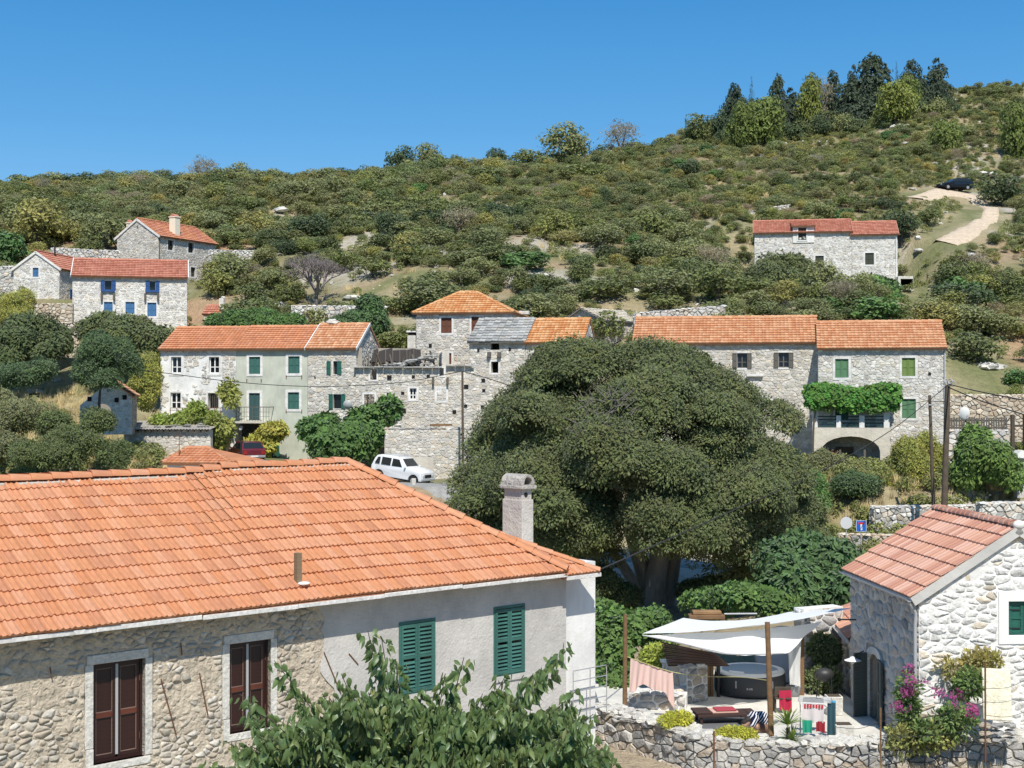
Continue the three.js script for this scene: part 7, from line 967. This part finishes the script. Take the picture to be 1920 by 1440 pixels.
// limestone outcrops, loose rocks and dry grass
{
  const R = rng(31), spots = [[1220, 285, 40], [1690, 240, 45], [1690, 270, 30], [1720, 330, 24], [1710, 355, 26], [1850, 330, 40], [1545, 265, 16], [1000, 520, 60], [905, 540, 30], [640, 410, 30], [1265, 355, 24], [950, 390, 24], [1400, 350, 26], [1610, 340, 26], [1540, 345, 20], [1790, 190, 22], [1860, 690, 60], [660, 560, 34], [530, 395, 30], [1190, 385, 22], [1345, 580, 40], [1300, 590, 36], [1080, 440, 20], [1700, 545, 26], [1725, 470, 24], [1810, 480, 26], [70, 735, 30], [230, 735, 30], [1470, 270, 18], [1250, 260, 24]];
  spots.forEach(([px, py, w], i) => { const p = hit(px, py, 84); if (!p) return; const k = -p.z / F * w, g = thing('limestone_outcrop', `${['pale', 'grey', 'white', 'weathered'][i % 4]} limestone outcrop ${px < 640 ? 'on the left' : px < 1280 ? 'in the middle' : 'on the right'} of the hillside`, 'rock', p, R() * 6, 'limestone outcrops of the hillside'); for (let j = 0; j < 7; j++) { const s = k * (.25 + .35 * R()), m = part(g, 'boulder', ROCKS[Math.floor(R() * 6)], [M.limestone, M.dryTones[1], M.dryTones[3]][j % 3]); m.scale.set(s * 1.4, s * (.5 + .4 * R()), s); m.position.set((R() - .5) * k, .05 * s, (R() - .5) * k * .5); m.rotation.y = R() * 6; } });
  const scat = (name, label, cat, gm, mat, n, place, sc) => { const im = new THREE.InstancedMesh(gm, mat, n), m = new THREE.Matrix4(), q = new THREE.Quaternion(); im.name = numbered(name); tag(im, label, cat, null, 'stuff'); for (let i = 0; i < n; i++) { const [x, z] = place(i), s = sc(); im.setMatrixAt(i, m.compose(V(x, groundY(x, z), z), q.setFromAxisAngle(V(0, 1, 0), R() * 6.28), V(s, s * (.6 + .6 * R()), s))); const f = .75 + .5 * R(); im.setColorAt(i, C(f, f, f * (.9 + .15 * R()))); } scene.add(im); };
  const wide = () => { for (;;) { const Z = 97 + 165 * Math.sqrt(R()), x = (R() - .5) * .8 * Z; if (!offRoad(x, -Z)) return [x, -Z]; } }; scat('loose_rocks', 'pale loose limestone rocks strewn over the hillside', 'rocks', ROCKS[1], stoneMat([.70, .67, .61]), 2600, wide, () => .2 + .7 * R() * R());
  const tuft = (() => { const pos = [], r = rng(8); for (let i = 0; i < 22; i++) { const a = r() * 6.28, d = r() * .35, x = Math.cos(a) * d, z = Math.sin(a) * d, h = .35 + .5 * r(), lx = (r() - .5) * .35, lz = (r() - .5) * .35, w = .03; pos.push(x - w, -.05, z, x + w, -.05, z, x + lx, h, z + lz); } return geo(pos, null); })();
  scat('dry_grass', 'straw coloured dry grass over hillside and terraces', 'grass', tuft, std([.56, .45, .24], { roughness: 1 }), 16000, i => { if (i < 9000) return wide(); if (i < 12500) { const Z = 62 + R() * 34, x = X(1500 + R() * 480, Z); return [x, -Z]; } const Z = 74 + R() * 26, x = X(-30 + R() * 340, Z); return [x, -Z]; }, () => .35 + .6 * R());
  scat('green_herbs', 'low green herbs between the shrubs', 'ground cover', crownGeo(701, { n: 120, leaf: .09, lobes: 8, lr: .5 }), leafMat(.11, .12, .045), 15000, i => { if (i < 12800) return wide(); const Z = 66 + R() * 30, x = X(R() < .5 ? 1500 + R() * 480 : -30 + R() * 330, Z); return [x, -Z]; }, () => .45 + .7 * R());
}
// ---------------------------------------------------------------- things on the terrace
// skin or cloth over tapered bones [ax, ay, az, bx, by, bz, r1, r2], joined smoothly
function bodyGeo(bones, res = 56, pad = .06, sm = .035) {
  let lo = V(9, 9, 9), hi = V(-9, -9, -9); for (const b of bones) for (const k of [0, 3]) { const r = Math.max(b[6], b[7]) + pad; lo.min(V(b[k] - r, b[k + 1] - r, b[k + 2] - r)); hi.max(V(b[k] + r, b[k + 1] + r, b[k + 2] + r)); }
  const c = lo.clone().add(hi).multiplyScalar(.5), h = Math.max(hi.x - lo.x, hi.y - lo.y, hi.z - lo.z) / 2 * 1.06, mc = new MarchingCubes(res, M.white, false, false, 120000); mc.isolation = 0;
  const n = res, half = n / 2; for (let z = 0; z < n; z++) for (let y = 0; y < n; y++) for (let x = 0; x < n; x++) {
    const px = c.x + (x - half) / half * h, py = c.y + (y - half) / half * h, pz = c.z + (z - half) / half * h; let d = 9;
    for (const b of bones) { const dx = b[3] - b[0], dy = b[4] - b[1], dz = b[5] - b[2], t = clamp(((px - b[0]) * dx + (py - b[1]) * dy + (pz - b[2]) * dz) / (dx * dx + dy * dy + dz * dz + 1e-9), 0, 1), e = Math.hypot(px - b[0] - dx * t, py - b[1] - dy * t, pz - b[2] - dz * t) - lerp(b[6], b[7], t); const q = clamp(.5 + .5 * (d - e) / sm, 0, 1); d = lerp(d, e, q) - sm * q * (1 - q); }
    mc.field[x + y * n + z * n * n] = -d;
  }
  mc.update(); const k = mc.count, g = new THREE.BufferGeometry(), P = new Float32Array(k * 3); for (let i = 0; i < k; i++) P.set([mc.positionArray[i * 3] * h + c.x, mc.positionArray[i * 3 + 1] * h + c.y, mc.positionArray[i * 3 + 2] * h + c.z], i * 3); g.setAttribute('position', new THREE.BufferAttribute(P, 3)); g.setAttribute('normal', new THREE.BufferAttribute(new Float32Array(mc.normalArray.slice(0, k * 3)), 3)); return g;
}
{
  // crouching on the deck, bent forward, head down towards the red towel; x right, y up, z to the viewer
  const o = V(X(1425, 35.4), TF, -35.4), g = thing('person', 'person in a blue and white striped shirt crouching beside the red towel', 'person', o, .15), skin = std([.42, .25, .17], { roughness: .6 });
  const arm = s => [[-.20, .50, s * .17, -.30, .30, s * .22, .05, .042], [-.30, .30, s * .22, -.40, .14, s * .14, .04, .03], [-.40, .14, s * .14, -.44, .09, s * .13, .032, .036]], fing = s => [0, 1, 2, 3].map(i => [-.44, .09, s * (.10 + i * .022), -.50 - (i % 3) * .008, .045, s * (.10 + i * .024), .011, .009]).concat([[-.42, .10, s * .10, -.45, .06, s * .07, .012, .009]]), leg = s => [[.13, .25, s * .10, -.14, .30, s * .15, .09, .065], [-.14, .30, s * .15, .06, .05, s * .16, .06, .042], [.06, .05, s * .16, -.10, .035, s * .18, .04, .032]];
  part(g, 'body', bodyGeo([[.14, .26, 0, .02, .46, 0, .13, .13], [.02, .46, 0, -.19, .50, 0, .13, .11], [-.22, .47, 0, -.32, .42, 0, .055, .055], [-.33, .40, 0, -.40, .33, 0, .098, .088], [-.45, .335, 0, -.47, .33, 0, .018, .014], ...arm(1), ...arm(-1), ...fing(1), ...fing(-1), ...leg(1), ...leg(-1)], 96, .05, .03), skin);
  const st = tex(64, (u, v) => v < .55 ? [.03, .05, .20] : [.85, .85, .86], true), uvd = (gm, ax) => { const p = gm.attributes.position, uv = new Float32Array(p.count * 2); for (let i = 0; i < p.count; i++) { const x = p.getX(i), y = p.getY(i); uv.set([p.getZ(i) * 3, (x * ax[0] + y * ax[1] + .04 * Math.sin(p.getZ(i) * 9)) / .062], i * 2); } gm.setAttribute('uv', new THREE.BufferAttribute(uv, 2)); return gm; };
  part(g, 'shirt', uvd(bodyGeo([[.12, .30, 0, .03, .47, 0, .16, .165], [.03, .47, 0, -.19, .52, 0, .165, .13], [-.18, .51, .16, -.27, .37, .21, .085, .075], [-.18, .51, -.16, -.27, .37, -.21, .085, .075]], 72, .05, .05), [.8, -.6]), std([1, 1, 1], { map: st, roughness: 1 }));
  part(g, 'shorts', bodyGeo([[.14, .24, .03, .12, .22, -.03, .16, .16], [.13, .25, .10, -.06, .29, .145, .115, .098], [.13, .25, -.10, -.06, .29, -.145, .115, .098]], 56, .05, .04), std([.20, .11, .07], { roughness: 1 }));
  part(g, 'hair', bodyGeo([[-.32, .43, 0, -.41, .385, 0, .098, .085], [-.29, .40, 0, -.33, .44, 0, .07, .085]], 40, .04, .03), std([.022, .015, .012], { roughness: .7 }));
}
{
  const cloth2 = (g, n, w, h, m, x, y, z, ry, fold = .03, seed = 1) => { const nu = 14, nv = 10, pos = [], idx = []; for (let j = 0; j <= nv; j++) for (let i = 0; i <= nu; i++) { const u = i / nu, v = j / nv; pos.push((u - .5) * w * (1 - .12 * v * Math.sin(seed)), -v * h * (1 + .06 * Math.sin(u * 5 + seed)), fold * Math.sin(u * 12 + seed) * (.2 + v) + .02 * v); } for (let j = 0; j < nv; j++) for (let i = 0; i < nu; i++) { const a = j * (nu + 1) + i; idx.push(a, a + nu + 1, a + nu + 2, a, a + nu + 2, a + 1); } const p = part(g, n, geo(pos, idx), m); p.position.set(x, y, z); p.rotation.y = ry; return p; };
  const b = onFloor(1527, 1380), g = thing('drying_rack', 'folding clothes rack hung with washing beside the yucca', 'drying rack', b, -.25); const bars = []; for (const z of [-.3, .3]) for (const x of [-.36, .36]) bars.push(rod(V(x, 0, z), V(x, .92, -z * .6), .012)); for (let i = 0; i < 6; i++) bars.push(rod(V(-.4, .93, -.3 + i * .12), V(.4, .93, -.3 + i * .12), .008)); bars.push(rod(V(-.4, .93, -.32), V(-.4, .93, .32), .01), rod(V(.4, .93, -.32), V(.4, .93, .32), .01)); part(g, 'frame', bars, M.steel);
  const W = (n, l, w, h, c, x, z, seed) => { const t = thing(n, l, 'washing', b.clone().add(V(x, .935, z)), -.25); return cloth2(t, 'fabric', w, h, std(c, { roughness: 1 }), 0, 0, .02, 0, .025, seed).parent; };
  const tw = W('white_towel', 'white towel with red print hanging on the rack', .55, .5, [.66, .60, .58], -.12, .36, 1); const red = std([.5, .03, .04]); const RT = rng(4); for (let i = 0; i < 7; i++) { const x = -.22 + i * .07; part(tw, 'red_print', box(x, -.12 - RT() * .03, .04, x + .045, -.04, .046), red); } part(tw, 'hem', box(-.27, -.03, .0, .27, .0, .03), M.white);
  W('green_cloth', 'small green cloth hanging low on the rack', .25, .32, [.02, .30, .18], -.28, .42, 2).position.y -= .42; W('red_cloth', 'dark red cloth hanging on the rack under the towel', .22, .26, [.30, .02, .03], .05, .42, 3).position.y -= .45; W('dark_trousers', 'dark teal trousers hanging on the right of the rack', .2, .9, [.03, .08, .10], .34, .34, 4); W('dark_shirt', 'black cloth lying over the back of the rack', .5, .2, [.03, .03, .035], 0, -.2, 5); W('blue_cloth', 'light blue cloth over the right end of the rack', .16, .22, [.10, .38, .60], .42, .1, 6); W('pale_cloth', 'white cloth over the far corner of the rack', .3, .3, [.75, .74, .72], .28, -.32, 7);
  const rc = thing('red_towel', 'bright red towel hung over a chair before the tub', 'towel', onFloor(1470, 1335).add(V(0, .62, .1))); cloth2(rc, 'fabric', .36, .55, std([.42, .02, .06], { roughness: 1 }), 0, 0, 0, .2, .04, 3); const cf = thing('garden_chair', 'brown folding chair under the bright red towel', 'chair', onFloor(1466, 1334)); part(cf, 'seat', rbox(-.22, .38, -.2, .22, .42, .2, .01), M.oldWood); part(cf, 'backrest', rbox(-.22, .42, .06, .22, .7, .09, .01), M.oldWood); for (const x of [-.2, .2]) for (const z of [-.17, .08]) part(cf, 'leg', box(x - .02, 0, z - .02, x + .02, .38, z + .02), M.oldWood);
  const lo = thing('sun_lounger', 'low dark wooden lounger with pink and red towels', 'lounger', onFloor(1362, 1352), .12); part(lo, 'frame', rbox(-.85, .18, -.32, .75, .27, .32, .02), std([.05, .025, .02])); for (const x of [-.75, .65]) for (const z of [-.25, .25]) part(lo, 'leg', box(x - .03, 0, z - .03, x + .03, .18, z + .03), std([.05, .025, .02])); part(lo, 'headrest', rbox(-.9, .27, -.32, -.45, .33, .3, .02), std([.05, .025, .02])); const tl = thing('folded_towels', 'pink and red towels lying on the dark lounger', 'towels', onFloor(1362, 1352).add(V(0, .27, 0)), .12); part(tl, 'pink_towel', rbox(-.5, 0, -.22, .25, .06, .25, .025), std([.62, .38, .30])); part(tl, 'red_towel', rbox(-.35, .06, -.15, .2, .1, .26, .02), std([.38, .05, .07]));
  const mat = thing('dark_mat', 'dark grey rubber mat on the floor beside the lounger', 'mat', V(0, 0, 0)); const c = [[1225, 1336], [1460, 1352], [1420, 1378], [1215, 1362]].map(q => onFloor(...q)); part(mat, 'sheet', geo(c.flatMap(p => [p.x, TF + .008, p.z]), [0, 2, 1, 0, 3, 2]), std([.14, .14, .145]));
  for (const [l, px, py, w, h] of [['white planter box by the annex corner', 1562, 1338, .42, .5], ['pale stone trough beside the doorway', 1580, 1386, .45, .4]]) { const p = thing('planter', l, 'planter', onFloor(px, py)); part(p, 'box', slab(rectPoly(-w / 2, 0, w / 2, h), -.2, .2, [], .02), M.limestone); part(p, 'soil', box(-w / 2 + .04, h, -.16, w / 2 - .04, h + .01, .16), std([.08, .06, .04])); }
  const gr = thing('barbecue', 'black covered barbecue behind the drying rack', 'barbecue', onFloor(1545, 1318)); part(gr, 'lid', new THREE.SphereGeometry(.24, 18, 10).scale(1.1, .8, .8).translate(0, .8, 0), std([.03, .03, .03], { roughness: .5 })); for (const [x, z] of [[-.2, .15], [.2, .15], [-.2, -.15], [.2, -.15]]) part(gr, 'leg', rod(V(x, 0, z), V(x * .8, .75, z * .8), .015), M.iron);
}
// plants of the terrace
{
  const yuc = thing('yucca', 'spiky yellow green yucca on the terrace wall', 'plant', at(1478, 1392, 34.1).add(V(0, -.05, 0))), R = rng(5), mats = [[.20, .30, .05], [.14, .25, .04], [.28, .34, .08]].map(c => std(c, { roughness: .6 })); for (const [hx, hy, n, L] of [[-.02, .5, 70, .52], [.08, .1, 56, .48]]) for (let i = 0; i < n; i++) { const a = R() * 6.28, el = .1 + 1.3 * R(), d = V(Math.cos(a) * Math.cos(el), Math.sin(el), Math.sin(a) * Math.cos(el)), s = d.clone().cross(V(0, 1, .01)).normalize().multiplyScalar(.018), p = V(hx, hy, 0), l = L * (.7 + .5 * R()), m = p.clone().addScaledVector(d, l * .6), t = p.clone().addScaledVector(d, l).add(V(0, -.06, 0)); part(yuc, 'leaf', geo([p.x - s.x, p.y - s.y, p.z - s.z, p.x + s.x, p.y + s.y, p.z + s.z, m.x + s.x, m.y + s.y, m.z + s.z, m.x - s.x, m.y - s.y, m.z - s.z, t.x, t.y, t.z], [0, 1, 2, 0, 2, 3, 3, 2, 4]), mats[i % 3]); } part(yuc, 'stem', rod(V(0, -.1, 0), V(-.02, .42, 0), .05), M2.bark);
  const sed = leafMat(.21, .22, .03), sg = sprayGeo(9, 60, .05, .03, .16); leafy('stonecrop', 'yellow stonecrop on the wall below the stone stub', 'plant', [[1262, 1347, 35.2, 26, 5, .2]], 90, sed, sg); leafy('stonecrop', 'yellow stonecrop on the wall below the lounger', 'plant', [[1380, 1377, 34.4, 30, 5, .2]], 110, sed, sg);
  leafy('bougainvillea', 'green bougainvillea bush against the white stone house', 'shrub', [[1788, 1356, 33.2, 26, 13, .22], [1814, 1290, 33.4, 10, 22, .15], [1738, 1370, 33.2, 14, 8, .15], [1702, 1322, 33.6, 4, 40, .12]], 130, leafMat(.06, .10, .03), SP.tiny); leafy('bougainvillea_bracts', 'magenta flowers of the bougainvillea bush', 'flowers', [[1785, 1312, 32.8, 22, 14, .2], [1752, 1300, 32.9, 16, 10, .15], [1706, 1290, 33.2, 12, 34, .15], [1692, 1328, 33, 18, 8, .15], [1730, 1282, 33, 10, 10, .15], [1822, 1330, 32.8, 12, 10, .15]], 24, leafMat(.16, .025, .13), sprayGeo(12, 26, .06, .05, .12)); leafy('dry_creeper', 'dry creeper along the wall of the white stone house', 'vine', [[1830, 1240, 33.8, 46, 3, .06], [1790, 1255, 33.8, 22, 3, .06]], 34, leafMat(.14, .13, .05), SP.tiny); leafy('weedy_shrub', 'straggly yellowish weeds behind the terrace wall', 'weeds', [[1715, 1375, 33.5, 44, 26, .3], [1760, 1388, 33.3, 30, 14, .3]], 70, leafMat(.13, .14, .05), SP.tiny);
  leafy('hanging_plant', 'grey green shrub on the wall behind the barbecue', 'shrub', [[1545, 1225, 41, 16, 26, .3], [1540, 1275, 40.6, 20, 14, .3]], 260, LM.deep, SP.tiny); leafy('rosemary_bush', 'yellow green bush behind the reed screen', 'bush', [[1240, 1240, 41, 26, 16, .5], [1290, 1252, 41, 22, 10, .4]], 380, leafMat(.14, .17, .035), SP.tiny);
  const sl = thing('cream_slab', 'cream stone slab leaning on rubble beside the bougainvillea', 'slab', at(1869, 1350, 33.0)); const m = part(sl, 'slab', rbox(-.34, 0, -.04, .34, 1.2, .04, .03), stoneMat([.88, .82, .62])); m.rotation.set(-.25, 0, -.05); for (let i = 0; i < 9; i++) rock(sl, V(-.3 + (i % 3) * .3, -.45 + Math.floor(i / 3) * .17, .0), .34, .2, .3, i, M.dryTones, 'support_stone');
  for (const [l, px, a, b, Z, mt] of [['rusty iron fence stake beside the cream slab', 1846, 1240, 1412, 32.6, M.rust], ['pale wooden fence stake in front of the doorway', 1650, 1326, 1450, 32.9, M.post], ['thin rusty stake in front of the stonecrop', 1338, 1370, 1450, 32.4, M.rust]]) { const p = thing('fence_stake', l, 'stake', at(px, b, Z)); part(p, 'rod', rod(V(0, -.2, 0), V(0, Y(a, Z) - Y(b, Z), 0), .022), mt); }
  const w = thing('wire_fence', 'loose wires strung between the fence stakes', 'fence', V(0, 0, 0)); for (const [a, b, c, d] of [[1566, 1362, 1650, 1352], [1650, 1352, 1846, 1315], [1650, 1378, 1846, 1362], [1650, 1340, 1846, 1285], [1846, 1290, 1930, 1270], [1846, 1340, 1930, 1330]]) part(w, 'wire', tube([at(a, b, 32.8), at((a + c) / 2, (b + d) / 2 + 8, 32.75), at(c, d, 32.7)], .006, 4, 10), M.wire);
  const im = new THREE.InstancedMesh((() => { const pos = [], r = rng(18); for (let i = 0; i < 26; i++) { const a = r() * 6.28, q = r() * .2, h = .2 + .3 * r(); const x = Math.cos(a) * q, z = Math.sin(a) * q; pos.push(x - .006, 0, z, x + .006, 0, z, x + (r() - .5) * .2, h, z + (r() - .5) * .2); } return geo(pos, null); })(), std([.62, .52, .32], { roughness: 1 }), 500), mt = new THREE.Matrix4(), r = rng(3); im.name = 'straw_grass'; tag(im, 'dry straw grass in front of the terrace wall', 'grass', null, 'stuff'); for (let i = 0; i < 500; i++) { const px = 1560 + r() * 400, Z = 31.6 + r() * 1.4; im.setMatrixAt(i, mt.makeRotationY(r() * 6).setPosition(X(px, Z), EYE - 9.15 + r() * .35 - .15, -Z)); } scene.add(im);
}
// alike shrubs and rocks: told apart by their order in the picture
{
  const by = {}; for (const o of scene.children) if (o.userData.group && o.userData.label) (by[o.userData.label] ||= []).push(o);
  const ord = n => n + (n % 100 > 10 && n % 100 < 14 ? 'th' : ['th', 'st', 'nd', 'rd'][n % 10] || 'th');
  for (const l in by) if (by[l].length > 1) by[l].sort((a, b) => a.position.x / -a.position.z - b.position.x / -b.position.z).forEach((o, i) => { o.userData.label = `${l}, ${ord(i + 1)} from left`; });
}
scene.traverse(o => { if (o.isMesh) o.castShadow = o.receiveShadow = true; });
renderer.render(scene, camera);
